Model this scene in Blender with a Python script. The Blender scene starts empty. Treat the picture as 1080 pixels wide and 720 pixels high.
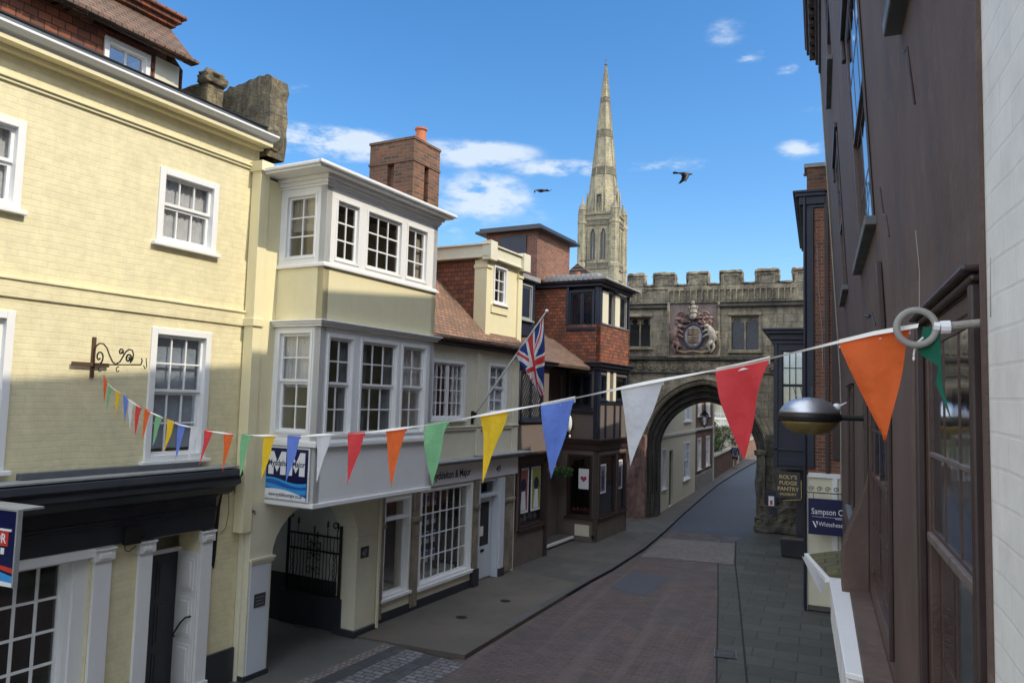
import bpy, bmesh, math, random
from mathutils import Vector, Matrix, noise as mnoise
random.seed(7)
scene = bpy.context.scene
C = scene.collection
PI = math.pi
R = math.radians

# ------------------------------------------------------------------ helpers
def IDT(u, v, w): return (u, v, w)
def FX(x0): return lambda u, v, w: (x0 + w, u, v)            # wall facing +x : u=y v=z w=out
def FNX(x0, lean=0.0, z0=0.0):                               # wall facing -x
    return lambda u, v, w: (x0 - w - lean * max(0.0, v - z0), u, v)
def FNY(y0): return lambda u, v, w: (u, y0 - w, v)           # wall facing -y
def FPY(y0): return lambda u, v, w: (u, y0 + w, v)

SPLIT = set('''window_surround window_sill dormer_pilaster bay_sill_moulding hood_mould plinth impost buttress passage_wall passage_dado window_bed
stone_pier pilaster cable timber_frame pale_post corner_post property_card property_photo bay_floor wall_strip string_course eaves_moulding merlon coping corner_turret lucarne
lucarne_shadow spire_band tower_bands finial shop_cornice shop_trim trim dark_strip frieze window_display bay_cornice eaves_cornice bay_cornice door_frame panel_frame transom crack sash_rail
rear_walls_none dormer_fascia chimney_course chimney_corbel notice aerial_none roof_pot joint_strip jetty_beam hem_none drain_line display_post parapet_cap ground_trim louvre'''.split())
class MB:
    def __init__(s, T=IDT):
        s.v = []; s.f = []; s.m = []; s.T = T; s.mi = 0
    def add(s, pts, faces, raw=False):
        b = len(s.v)
        s.v += [tuple(p) if raw else s.T(*p) for p in pts]
        for f in faces:
            s.f.append([b + i for i in f]); s.m.append(s.mi)
        return s
    def box(s, a0, a1, b0, b1, c0, c1):
        p = [(a, b, c) for a in (a0, a1) for b in (b0, b1) for c in (c0, c1)]
        return s.add(p, [(0,1,3,2),(4,6,7,5),(0,4,5,1),(2,3,7,6),(0,2,6,4),(1,5,7,3)])
    def quad(s, *p): return s.add(p, [tuple(range(len(p)))])
    def prism(s, pts, c0, c1):
        n = len(pts)
        p = [(a, b, c0) for a, b in pts] + [(a, b, c1) for a, b in pts]
        return s.add(p, [tuple(range(n)), tuple(range(n, 2*n))] + [(i, (i+1) % n, n+(i+1) % n, n+i) for i in range(n)])
    def strip(s, A, B, c0, c1):
        """solid band between two open polylines A and B (same length), extruded c0..c1"""
        n = len(A)
        p = [(a, b, c0) for a, b in A] + [(a, b, c0) for a, b in B] + [(a, b, c1) for a, b in A] + [(a, b, c1) for a, b in B]
        f = []
        for i in range(n-1):
            f += [(i, i+1, n+i+1, n+i), (2*n+i, 2*n+i+1, 3*n+i+1, 3*n+i), (i, i+1, 2*n+i+1, 2*n+i), (n+i, n+i+1, 3*n+i+1, 3*n+i)]
        f += [(0, n, 3*n, 2*n), (n-1, 2*n-1, 4*n-1, 3*n-1)]
        return s.add(p, f)
    def hexa(s, p): return s.add(p, [(0,1,2,3),(4,5,6,7),(0,1,5,4),(1,2,6,5),(2,3,7,6),(3,0,4,7)])
    def tube(s, pts, r, n=8, r2=None, cap=True, local=True):
        P = [Vector(s.T(*p)) if local else Vector(p) for p in pts]
        m = len(P); rr = r if isinstance(r, (list, tuple)) else [r + ((r2 if r2 is not None else r) - r) * i / max(1, m-1) for i in range(m)]
        ref = None; base = len(s.v)
        for i, p in enumerate(P):
            t = (P[min(i+1, m-1)] - P[max(i-1, 0)]).normalized()
            if ref is None:
                ref = Vector((0,0,1)) if abs(t.z) < .9 else Vector((1,0,0))
            a = t.cross(ref); a = a.normalized() if a.length > 1e-6 else Vector((1,0,0))
            b = t.cross(a).normalized(); ref = -b if False else a.cross(t) * 1.0
            for k in range(n):
                an = 2*PI*k/n
                s.v.append(tuple(p + (a*math.cos(an) + b*math.sin(an)) * rr[i]))
        for i in range(m-1):
            for k in range(n):
                k2 = (k+1) % n
                s.f.append([base+i*n+k, base+i*n+k2, base+(i+1)*n+k2, base+(i+1)*n+k]); s.m.append(s.mi)
        if cap:
            s.f.append([base+k for k in range(n)]); s.m.append(s.mi)
            s.f.append([base+(m-1)*n+k for k in range(n)]); s.m.append(s.mi)
        return s
    def lathe(s, prof, c, n=20, axis='z', rot=0.0):
        base = len(s.v); m = len(prof)
        for r, h in prof:
            for k in range(n):
                an = 2*PI*k/n + rot
                if axis == 'z': p = (c[0]+r*math.cos(an), c[1]+r*math.sin(an), c[2]+h)
                elif axis == 'x': p = (c[0]+h, c[1]+r*math.cos(an), c[2]+r*math.sin(an))
                else: p = (c[0]+r*math.cos(an), c[1]+h, c[2]+r*math.sin(an))
                s.v.append(s.T(*p))
        for i in range(m-1):
            for k in range(n):
                k2 = (k+1) % n
                s.f.append([base+i*n+k, base+i*n+k2, base+(i+1)*n+k2, base+(i+1)*n+k]); s.m.append(s.mi)
        s.f.append([base+k for k in range(n)]); s.m.append(s.mi)
        s.f.append([base+(m-1)*n+k for k in range(n)]); s.m.append(s.mi)
        return s
    def blob(s, c, r, sub=2, amp=.0, seed=0):
        bm = bmesh.new(); bmesh.ops.create_icosphere(bm, subdivisions=sub, radius=1)
        pts = []
        for v in bm.verts:
            k = 1 + amp * mnoise.noise(v.co * 2.2 + Vector((seed*3.1, seed, 0)))
            pts.append((c[0]+v.co.x*r[0]*k, c[1]+v.co.y*r[1]*k, c[2]+v.co.z*r[2]*k))
        fs = [tuple(v.index for v in f.verts) for f in bm.faces]; bm.free()
        return s.add(pts, fs)
    def wall(s, u0, u1, v0, v1, holes=(), th=.3, w=0.0):
        us = sorted({u0, u1, *[h[0] for h in holes], *[h[1] for h in holes]})
        vs = sorted({v0, v1, *[h[2] for h in holes], *[h[3] for h in holes]})
        inh = lambda a, b: any(h[0] < a < h[1] and h[2] < b < h[3] for h in holes)
        for i in range(len(us)-1):
            for j in range(len(vs)-1):
                if not inh((us[i]+us[i+1])/2, (vs[j]+vs[j+1])/2):
                    for ww in (w, w-th):
                        s.quad((us[i], vs[j], ww), (us[i+1], vs[j], ww), (us[i+1], vs[j+1], ww), (us[i], vs[j+1], ww))
        for a0, a1, b0, b1 in list(holes) + [(u0, u1, v0, v1)]:
            s.quad((a0,b0,w),(a0,b1,w),(a0,b1,w-th),(a0,b0,w-th)); s.quad((a1,b0,w),(a1,b1,w),(a1,b1,w-th),(a1,b0,w-th))
            s.quad((a0,b0,w),(a1,b0,w),(a1,b0,w-th),(a0,b0,w-th)); s.quad((a0,b1,w),(a1,b1,w),(a1,b1,w-th),(a0,b1,w-th))
        return s
    def pieces(s, gap=.06):
        # loose islands whose boxes touch stay together; the others become meshes of their own
        par = list(range(len(s.v)))
        def find(a):
            while par[a] != a: par[a] = par[par[a]]; a = par[a]
            return a
        for f in s.f:
            for i in f[1:]: par[find(i)] = find(f[0])
        isl = {}
        for i in range(len(s.v)): isl.setdefault(find(i), []).append(i)
        bx = []
        for k, ids in isl.items():
            P = [s.v[i] for i in ids]; bx.append([k, [min(p[a] for p in P)-gap for a in range(3)], [max(p[a] for p in P)+gap for a in range(3)]])
        gp = list(range(len(bx)))
        def g(a):
            while gp[a] != a: a = gp[a]
            return a
        for i in range(len(bx)):
            for j in range(i):
                if all(bx[i][1][a] <= bx[j][2][a]-gap and bx[j][1][a]+gap <= bx[i][2][a] for a in range(3)): gp[g(i)] = g(j)
        grp = {bx[i][0]: g(i) for i in range(len(bx))}; out = {}
        for f, m in zip(s.f, s.m): out.setdefault(grp[find(f[0])], []).append((f, m))
        res = []
        for fs in out.values():
            q = MB(); q.nosplit = True; mp_ = {}
            for f, m in fs:
                for i in f:
                    if i not in mp_: mp_[i] = len(q.v); q.v.append(s.v[i])
                q.f.append([mp_[i] for i in f]); q.m.append(m)
            res.append(q)
        return res
    def text(s, body, u, v, size, w, th=.004, align='LEFT', bold=False, sx=1.0):
        cu = bpy.data.curves.new('t', 'FONT'); cu.body = body; cu.size = size; cu.align_x = align; cu.extrude = 0
        cu.resolution_u = 3
        if bold: cu.offset = size * .025
        o = bpy.data.objects.new('t', cu); C.objects.link(o)
        me = bpy.data.meshes.new_from_object(o.evaluated_get(bpy.context.evaluated_depsgraph_get()))
        pts = [(u + q.co.x*sx, v + q.co.y, w) for q in me.vertices]
        s.add(pts, [tuple(p.vertices) for p in me.polygons])
        bpy.data.objects.remove(o); bpy.data.curves.remove(cu); bpy.data.meshes.remove(me)
        return s
    def build(s, name, mats, parent=None, bevel=0.0, smooth=False, recalc=True, doubles=False, jitter=0.0):
        if name in SPLIT and not getattr(s, 'nosplit', False):
            parts = s.pieces()
            if len(parts) > 1:
                return [q.build(name, mats, parent, bevel, smooth, recalc, doubles, jitter) for q in parts][0]
        me = bpy.data.meshes.new(name); me.from_pydata(s.v, [], s.f); me.update()
        mats = mats if isinstance(mats, (list, tuple)) else [mats]
        for m in mats: me.materials.append(m)
        if len(mats) > 1:
            for p, mi in zip(me.polygons, s.m): p.material_index = mi
        bm = bmesh.new(); bm.from_mesh(me)
        if doubles or s.f and jitter: bmesh.ops.remove_doubles(bm, verts=bm.verts, dist=.0006)
        if jitter:
            for v in bm.verts:
                n_ = mnoise.noise_vector(v.co * 1.7) * jitter; v.co += n_
        if recalc: bmesh.ops.recalc_face_normals(bm, faces=bm.faces)
        if smooth:
            for f in bm.faces: f.smooth = True
        bm.to_mesh(me); bm.free()
        o = bpy.data.objects.new(name, me); C.objects.link(o)
        if parent: o.parent = parent
        if bevel:
            md = o.modifiers.new('bevel', 'BEVEL'); md.width = bevel; md.segments = 2; md.limit_method = 'ANGLE'; md.angle_limit = R(50)
        return o

def tag(o, label=None, cat=None, group=None, kind=None):
    if label: o['label'] = label
    if cat: o['category'] = cat
    if group: o['group'] = group
    if kind: o['kind'] = kind
    return o
def thing(name, label, cat, loc=(0,0,0), rz=0.0, group=None, parent=None):
    o = bpy.data.objects.new(name, None); C.objects.link(o); o.empty_display_size = .3
    o.location = loc; o.rotation_euler = (0, 0, rz)
    return tag(o, label, cat, group)

# left-hand terrace frame: local x = out towards the street, local y = along the street
LO = Vector((-8.15, 9.10)); LANG = math.atan2(-.103, .9947)
def lroot(name, label, cat, s=0.0, d=0.0, z=0.0, group=None):
    U = Vector((.103, .9947)); N = Vector((.9947, -.103)); q = LO + U*s + N*d
    return thing(name, label, cat, (q.x, q.y, z), LANG, group)
def sh(T, du=0.0, dv=0.0, dw=0.0): return lambda u, v, w: T(u+du, v+dv, w+dw)

# ------------------------------------------------------------------ materials
def new_mat(name):
    m = bpy.data.materials.new(name); m.use_nodes = True; nt = m.node_tree
    for n in list(nt.nodes): nt.nodes.remove(n)
    out = nt.nodes.new('ShaderNodeOutputMaterial'); b = nt.nodes.new('ShaderNodeBsdfPrincipled')
    nt.links.new(b.outputs[0], out.inputs[0])
    return m, nt, b, out
def N_(nt, t, **kw):
    n = nt.nodes.new('ShaderNode'+t)
    for k, v in kw.items():
        if k in n.inputs: n.inputs[k].default_value = v
        else: setattr(n, k, v)
    return n
def lk(nt, a, b): nt.links.new(a, b)
def c4(c): return (c[0], c[1], c[2], 1)
def mix(nt, fac, a, b, mode='MIX'):
    n = nt.nodes.new('ShaderNodeMix'); n.data_type = 'RGBA'; n.blend_type = mode
    for sock, val in ((n.inputs[0], fac), (n.inputs[6], a), (n.inputs[7], b)):
        if hasattr(val, 'node'): lk(nt, val, sock)
        else: sock.default_value = val if not isinstance(val, tuple) else c4(val)
    return n.outputs[2]
def math_(nt, op, a, b=None, c=None, clamp=False):
    n = nt.nodes.new('ShaderNodeMath'); n.operation = op; n.use_clamp = clamp
    for i, v in enumerate((a, b, c)):
        if v is None: continue
        if hasattr(v, 'node'): lk(nt, v, n.inputs[i])
        else: n.inputs[i].default_value = v
    return n.outputs[0]
def coords(nt, kind='wall', k=1.0, fine=None):
    tc = N_(nt, 'TexCoord'); sp = N_(nt, 'SeparateXYZ'); lk(nt, tc.outputs['Object'], sp.inputs[0])
    cb = N_(nt, 'CombineXYZ')
    if kind == 'wall':
        lk(nt, math_(nt, 'ADD', sp.outputs[0], sp.outputs[1]), cb.inputs[0]); lk(nt, math_(nt, 'MULTIPLY', sp.outputs[2], k), cb.inputs[1])
    elif kind == 'roof':       # slopes that fall along x
        lk(nt, sp.outputs[1], cb.inputs[0]); lk(nt, math_(nt, 'MULTIPLY', sp.outputs[2], k), cb.inputs[1])
    else:
        lk(nt, sp.outputs[0], cb.inputs[0]); lk(nt, sp.outputs[1], cb.inputs[1])
    return tc.outputs['Object'], cb.outputs[0]
def noise(nt, vec, scale, detail=5, rough=.6, lo=.35, hi=.65, stretch=None):
    if stretch:
        mp = N_(nt, 'Mapping'); mp.inputs['Scale'].default_value = stretch; lk(nt, vec, mp.inputs[0]); vec = mp.outputs[0]
    n = N_(nt, 'TexNoise', Scale=scale, Detail=detail, Roughness=rough); lk(nt, vec, n.inputs['Vector'])
    mr = N_(nt, 'MapRange'); mr.inputs[1].default_value = lo; mr.inputs[2].default_value = hi; lk(nt, n.outputs[0], mr.inputs[0])
    return mr.outputs[0]
def bump(nt, h, b, strength=.5, dist=.01, prev=None):
    n = N_(nt, 'Bump', Strength=strength, Distance=dist); lk(nt, h, n.inputs['Height'])
    if prev: lk(nt, prev, n.inputs['Normal'])
    lk(nt, n.outputs[0], b.inputs['Normal']); return n.outputs[0]

def paint(name, col, rough=.45, dirt=.25, dirtcol=None, bm=.15, scale=3.0, spec=.5, metallic=0.0, streak=.5):
    m, nt, b, _ = new_mat(name); vec, _ = coords(nt)
    n1 = noise(nt, vec, scale, 6, .65, .3, .75); n2 = noise(nt, vec, scale*2.5, 5, .7, .45, .8, (1, 1, .12))
    dc = dirtcol or tuple(c*.55 for c in col)
    c = mix(nt, math_(nt, 'MULTIPLY', n1, dirt), col, dc)
    c = mix(nt, math_(nt, 'MULTIPLY', n2, dirt*streak), c, dc)
    lk(nt, c, b.inputs['Base Color']); b.inputs['Metallic'].default_value = metallic
    r = N_(nt, 'MapRange'); r.inputs[3].default_value = rough*.8; r.inputs[4].default_value = min(1, rough*1.3); lk(nt, n1, r.inputs[0]); lk(nt, r.outputs[0], b.inputs['Roughness'])
    if 'Specular IOR Level' in b.inputs: b.inputs['Specular IOR Level'].default_value = spec
    h = noise(nt, vec, scale*14, 4, .6, 0, 1); bump(nt, h, b, bm, .006)
    return m

def brick(name, c1, c2, mortar, bw=.215, bh=.075, ms=.008, rough=.85, bs=.8, kind='wall', k=1.0, stain=.35, staincol=(.05,.045,.035), warp=.0, patch=None, bias=0.0, offset=.5, bdist=.008, streak=.6, sc=1.0):
    m, nt, b, _ = new_mat(name); vec, bv = coords(nt, kind, k)
    if warp:
        nz = N_(nt, 'TexNoise', Scale=1.3, Detail=3); lk(nt, vec, nz.inputs['Vector'])
        sub = N_(nt, 'VectorMath', operation='SUBTRACT'); lk(nt, nz.outputs[1], sub.inputs[0]); sub.inputs[1].default_value = (.5,.5,.5)
        mu = N_(nt, 'VectorMath', operation='SCALE'); lk(nt, sub.outputs[0], mu.inputs[0]); mu.inputs['Scale'].default_value = warp
        ad = N_(nt, 'VectorMath', operation='ADD'); lk(nt, bv, ad.inputs[0]); lk(nt, mu.outputs[0], ad.inputs[1]); bv = ad.outputs[0]
    br = N_(nt, 'TexBrick', Scale=1.0); br.inputs['Brick Width'].default_value = bw; br.inputs['Row Height'].default_value = bh
    br.inputs['Mortar Size'].default_value = ms; br.inputs['Mortar Smooth'].default_value = .3; br.inputs['Bias'].default_value = bias
    br.inputs['Color1'].default_value = c4(c1); br.inputs['Color2'].default_value = c4(c2); br.inputs['Mortar'].default_value = c4(mortar)
    br.offset = offset; lk(nt, bv, br.inputs['Vector'])
    n1 = noise(nt, vec, .9*sc, 7, .7, .38, .72); n2 = noise(nt, vec, 6*sc, 5, .7, .3, .8); n3 = noise(nt, vec, 2.2*sc, 6, .7, .45, .75, (1, 1, .1))
    c = br.outputs[0]
    if patch: c = mix(nt, math_(nt, 'MULTIPLY', n2, .6), c, patch)
    c = mix(nt, math_(nt, 'MULTIPLY', n1, stain), c, staincol)
    c = mix(nt, math_(nt, 'MULTIPLY', n3, stain*streak), c, staincol)
    c = mix(nt, .35, c, mix(nt, n2, tuple([.6]*3), tuple([1.25]*3)), 'MULTIPLY')
    lk(nt, c, b.inputs['Base Color']); b.inputs['Roughness'].default_value = rough
    inv = math_(nt, 'SUBTRACT', 1.0, br.outputs[1])
    hh = math_(nt, 'ADD', inv, math_(nt, 'MULTIPLY', noise(nt, vec, 30, 4, .6, 0, 1), .35))
    p = bump(nt, hh, b, bs, bdist)
    big = noise(nt, vec, 1.6, 3, .5, 0, 1); bump(nt, big, b, .35, .03, p)
    return m

def stone(name, ca, cb_, dark, bw=.5, bh=.28, joint=.4, rough=.9, relief=.03, sc=1.0, lichen=None):
    m, nt, b, _ = new_mat(name); vec, bv = coords(nt)
    nz = N_(nt, 'TexNoise', Scale=2.0*sc, Detail=3); lk(nt, vec, nz.inputs['Vector'])
    br = N_(nt, 'TexBrick', Scale=1.0); br.inputs['Brick Width'].default_value = bw; br.inputs['Row Height'].default_value = bh
    br.inputs['Mortar Size'].default_value = .01/sc if sc < 1 else .008; br.inputs['Mortar Smooth'].default_value = .6
    br.inputs['Color1'].default_value = (1,1,1,1); br.inputs['Color2'].default_value = (.62,.62,.62,1); br.inputs['Mortar'].default_value = (.35,.35,.35,1)
    lk(nt, bv, br.inputs['Vector'])
    n1 = noise(nt, vec, 1.3*sc, 8, .72, .35, .68); n2 = noise(nt, vec, 4.5*sc, 7, .75, .48, .66); n3 = noise(nt, vec, 2.4*sc, 7, .75, .44, .7, (1, 1, .18))
    c = mix(nt, n1, ca, cb_)
    if lichen: c = mix(nt, math_(nt, 'MULTIPLY', noise(nt, vec, 3.1*sc, 7, .7, .5, .68), .6), c, lichen)
    c = mix(nt, math_(nt, 'MULTIPLY', n2, .55), c, dark)
    c = mix(nt, math_(nt, 'MULTIPLY', n3, .75), c, dark)
    c = mix(nt, joint, c, br.outputs[0], 'MULTIPLY')
    lk(nt, c, b.inputs['Base Color']); b.inputs['Roughness'].default_value = rough
    h = math_(nt, 'ADD', math_(nt, 'MULTIPLY', math_(nt, 'SUBTRACT', 1.0, br.outputs[1]), .4), noise(nt, vec, 7*sc, 8, .7, 0, 1))
    bump(nt, h, b, .9, relief)
    return m

def glass_mat(name, tint=(.95,.96,.96), spec=.12, wav=.25, rough=.02):
    m, nt, b, out = new_mat(name); nt.nodes.remove(b); vec, _ = coords(nt)
    tr = N_(nt, 'BsdfTransparent'); tr.inputs[0].default_value = c4(tint)
    gl = N_(nt, 'BsdfGlossy'); gl.inputs['Roughness'].default_value = rough; gl.inputs['Color'].default_value = (.95,.97,1,1)
    lw0 = N_(nt, 'LayerWeight', Blend=.5); pw_ = math_(nt, 'POWER', lw0.outputs['Facing'], 4.0)
    bp = N_(nt, 'Bump', Strength=wav, Distance=.01); lk(nt, noise(nt, vec, 2.2, 2, .5, 0, 1), bp.inputs['Height']); lk(nt, bp.outputs[0], gl.inputs['Normal'])
    f = math_(nt, 'ADD', math_(nt, 'MULTIPLY', pw_, .9), spec, clamp=True)
    ms = N_(nt, 'MixShader'); lk(nt, f, ms.inputs[0]); lk(nt, tr.outputs[0], ms.inputs[1]); lk(nt, gl.outputs[0], ms.inputs[2]); lk(nt, ms.outputs[0], out.inputs[0])
    return m
def plain(name, col, rough=.6, metallic=0.0, sheen=0.0, trans=0.0):
    m, nt, b, _ = new_mat(name); vec, _ = coords(nt)
    n = noise(nt, vec, 9, 4, .6, .3, .7)
    lk(nt, mix(nt, math_(nt, 'MULTIPLY', n, .22), col, tuple(c*.65 for c in col)), b.inputs['Base Color'])
    b.inputs['Roughness'].default_value = rough; b.inputs['Metallic'].default_value = metallic
    bump(nt, noise(nt, vec, 40, 3, .5, 0, 1), b, .1, .004)
    return m
def cloth_mat(name, col):
    m, nt, b, out = new_mat(name); vec, _ = coords(nt)
    n = noise(nt, vec, 12, 3, .5, .3, .7)
    c = mix(nt, math_(nt, 'MULTIPLY', n, .15), col, tuple(x*.7 for x in col))
    lk(nt, c, b.inputs['Base Color']); b.inputs['Roughness'].default_value = .75
    tl = N_(nt, 'BsdfTranslucent'); lk(nt, c, tl.inputs[0])
    ms = N_(nt, 'MixShader'); ms.inputs[0].default_value = .4; lk(nt, b.outputs[0], ms.inputs[1]); lk(nt, tl.outputs[0], ms.inputs[2]); lk(nt, ms.outputs[0], out.inputs[0])
    wv = N_(nt, 'TexNoise', Scale=7.0, Detail=3.0); lk(nt, vec, wv.inputs['Vector']); p_ = bump(nt, wv.outputs[0], b, .6, .05)
    wv2 = N_(nt, 'TexNoise', Scale=28.0, Detail=4.0); mp = N_(nt, 'Mapping'); mp.inputs['Scale'].default_value = (1, 1, .25); mp.inputs['Rotation'].default_value = (.3, .5, .2); lk(nt, vec, mp.inputs[0]); lk(nt, mp.outputs[0], wv2.inputs['Vector'])
    q_ = bump(nt, wv2.outputs[0], b, .5, .012, p_); lk(nt, q_, tl.inputs['Normal'])
    return m

CREAM = (.78,.69,.40)
M = {}
M['cream_brick'] = brick('cream_brick', (.80,.72,.45), (.78,.695,.43), (.775,.695,.43), .225, .076, .007, .7, .45, warp=.09, stain=.26, staincol=(.54,.49,.32), bdist=.010, streak=.9)
M['cream'] = paint('cream_render', (.79,.715,.45), .6, .18, (.45,.4,.25))
M['cream_pale'] = paint('cream_pale', (.72,.68,.51), .6, .22, (.4,.36,.26))
M['white'] = paint('white_paint', (.80,.80,.78), .35, .12, (.5,.48,.42))
M['white_dull'] = paint('white_dull', (.62,.62,.58), .5, .35, (.35,.32,.25))
M['white_brick'] = brick('white_brick', (.80,.79,.74), (.78,.77,.72), (.74,.73,.68), .225, .085, .005, .6, .3, warp=.05, stain=.16, staincol=(.45,.42,.34), bdist=.006)
M['black'] = paint('black_paint', (.022,.026,.034), .35, .4, (.06,.055,.05))
M['navy'] = paint('navy_paint', (.010,.016,.034), .45, .4, (.03,.03,.035))
M['lead'] = paint('lead_sheet', (.12,.13,.14), .55, .4, (.05,.05,.05))
M['lead_pale'] = paint('lead_pale', (.35,.36,.35), .6, .5, (.12,.11,.1))
M['red_brick'] = brick('red_brick', (.34,.11,.058), (.16,.062,.04), (.30,.25,.19), .215, .075, .010, .9, .9, stain=.4)
M['old_brick'] = brick('old_brick', (.40,.145,.065), (.12,.06,.042), (.25,.21,.15), .215, .08, .013, .95, 1.0, stain=.55, patch=(.20,.10,.055), warp=.03)
M['tile_hung'] = brick('tile_hung', (.38,.115,.05), (.15,.06,.038), (.06,.03,.02), .17, .11, .007, .85, 1.0, stain=.4, bdist=.02, warp=.012)
M['roof_tile'] = brick('roof_tile', (.36,.19,.11), (.22,.125,.08), (.05,.035,.03), .165, .095, .009, .9, 1.0, kind='roof', k=1.35, stain=.45, staincol=(.09,.07,.05), bdist=.025, warp=.02)
M['roof_tile2'] = brick('roof_tile_dark', (.22,.12,.075), (.13,.085,.06), (.04,.03,.025), .165, .095, .009, .9, 1.0, kind='roof', k=1.35, stain=.45, bdist=.025, warp=.02)
M['brown'] = paint('brown_render', (.148,.112,.100), .85, .5, (.085,.064,.057), 1.0, 1.1, .3)
def aged_render(name, ca, cb_, cd):
    m, nt, b, _ = new_mat(name); vec, _ = coords(nt)
    c = mix(nt, noise(nt, vec, .8, 7, .7, .35, .65), ca, cb_)
    c = mix(nt, math_(nt, 'MULTIPLY', noise(nt, vec, 1.7, 7, .75, .5, .72, (1, 1, .10)), .55), c, cd)
    c = mix(nt, math_(nt, 'MULTIPLY', noise(nt, vec, 5.0, 8, .8, .56, .66), .45), c, tuple(x*1.55 for x in ca))
    c = mix(nt, math_(nt, 'MULTIPLY', noise(nt, vec, 26, 5, .8, .55, .75), .4), c, cd)
    lk(nt, c, b.inputs['Base Color']); b.inputs['Roughness'].default_value = .75
    p_ = bump(nt, noise(nt, vec, 1.1, 4, .55, 0, 1, (1, 1, .35)), b, 1.0, .06); p2 = bump(nt, noise(nt, vec, 7, 6, .65, 0, 1), b, .7, .012, p_); bump(nt, noise(nt, vec, 60, 4, .7, 0, 1), b, .5, .004, p2)
    return m
M['brown'] = aged_render('aged_brown_render', (.122,.078,.060), (.082,.053,.041), (.042,.028,.022))
M['brown_paint'] = paint('brown_paint', (.055,.028,.022), .4, .5, (.11,.075,.055), .4, 6)
M['maroon'] = paint('dark_brown_paint', (.035,.018,.017), .4, .4, (.07,.05,.04))
M['taupe'] = paint('taupe_render', (.150,.118,.100), .75, .3, (.12,.1,.085))
M['grey_timber'] = paint('grey_timber', (.30,.285,.26), .65, .4, (.15,.13,.11))
M['stone'] = stone('gate_stone', (.47,.40,.27), (.26,.225,.165), (.035,.034,.03), lichen=(.56,.46,.27), relief=.045, joint=.65)
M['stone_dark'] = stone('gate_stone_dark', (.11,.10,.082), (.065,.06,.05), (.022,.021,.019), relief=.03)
M['stone_jamb'] = stone('stone_jamb', (.36,.31,.23), (.24,.20,.15), (.10,.08,.06), .4, .5, .2)
M['parapet_stone'] = stone('parapet_stone', (.26,.22,.14), (.085,.075,.055), (.02,.019,.016), .5, .3, .15, relief=.06, lichen=(.46,.34,.15), sc=1.6)
M['spire'] = stone('spire_stone', (.50,.43,.27), (.36,.32,.22), (.10,.10,.08), 2.2, 1.1, .35, sc=.22, relief=.25)
M['spire_band'] = stone('spire_band', (.36,.32,.22), (.24,.22,.16), (.08,.075,.06), 1.0, .6, .6, sc=.5, relief=.3)
M['arms_red'] = stone('arms_red', (.26,.13,.11), (.34,.24,.2), (.06,.04,.035), joint=0, relief=.03)
M['arms_pale'] = stone('arms_pale', (.50,.45,.36), (.38,.34,.27), (.10,.09,.075), joint=0, relief=.02)
M['arms_ochre'] = stone('arms_ochre', (.42,.32,.14), (.30,.2,.1), (.08,.06,.04), joint=0, relief=.02)
M['arms_back'] = stone('arms_back', (.22,.17,.15), (.28,.22,.19), (.09,.07,.06), joint=0, relief=.02)
M['arms_blue'] = plain('arms_blue', (.06,.07,.16), .7)
M['glass'] = glass_mat('window_glass')
M['glass_dark'] = glass_mat('window_glass_dark', (.5,.53,.55), .04, .4)
M['glass_blue'] = glass_mat('window_glass_bluish', (.86,.91,.95), .26, .3, .06)
M['curtain'] = cloth_mat('net_curtain', (.86,.86,.86))
M['curtain_blue'] = cloth_mat('roller_blind', (.76,.80,.85))
M['curtain_warm'] = cloth_mat('cream_curtain', (.55,.48,.38))
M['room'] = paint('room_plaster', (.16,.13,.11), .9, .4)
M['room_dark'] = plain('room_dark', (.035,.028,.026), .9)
M['iron'] = plain('wrought_iron', (.02,.019,.018), .45, .3)
M['rust'] = plain('rusted_iron', (.10,.055,.035), .7, .2)
M['pipe'] = paint('cream_pipe', (.58,.53,.36), .5, .2)
M['terracotta'] = plain('terracotta', (.50,.16,.07), .75)
M['door_grey'] = paint('door_dark_grey', (.045,.05,.058), .4, .2)
M['door_white'] = paint('door_pale', (.62,.66,.70), .35, .1)
M['plaque'] = plain('slate_plaque', (.045,.05,.055), .35)
M['silver'] = plain('brushed_steel', (.50,.51,.53), .38, .9)
M['amber'] = plain('amber_bowl', (.20,.14,.045), .3)
M['wood_grey'] = paint('weathered_wood', (.36,.33,.29), .8, .6, (.14,.12,.1), .6, 9)
M['rope'] = plain('bunting_tape', (.78,.76,.70), .8)
M['f_o'] = cloth_mat('cloth_orange', (.90,.16,.03)); M['f_r'] = cloth_mat('cloth_red', (.80,.06,.07)); M['f_w'] = cloth_mat('cloth_white', (.78,.78,.80))
M['f_b'] = cloth_mat('cloth_blue', (.15,.26,.74)); M['f_y'] = cloth_mat('cloth_yellow', (.92,.60,.02)); M['f_g'] = cloth_mat('cloth_green', (.24,.55,.27))
M['f_dg'] = cloth_mat('cloth_dark_green', (.005,.16,.09))
M['j_b'] = cloth_mat('flag_blue', (.02,.045,.20)); M['j_r'] = cloth_mat('flag_red', (.62,.05,.05)); M['j_w'] = cloth_mat('flag_white', (.75,.75,.74))
M['sign_navy'] = plain('sign_navy', (.006,.009,.06), .35); M['sign_white'] = plain('sign_white', (.82,.82,.82), .4)
M['sign_blue'] = plain('sign_blue', (.01,.12,.45), .35); M['sign_cyan'] = plain('sign_cyan', (.05,.32,.70), .35); M['sign_red'] = plain('sign_red', (.60,.05,.03), .4)
M['ink'] = plain('sign_ink', (.02,.025,.06), .5); M['gold'] = plain('sign_gold', (.55,.42,.16), .5); M['bronze'] = plain('bronze', (.10,.08,.05), .4, .6)
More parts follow.
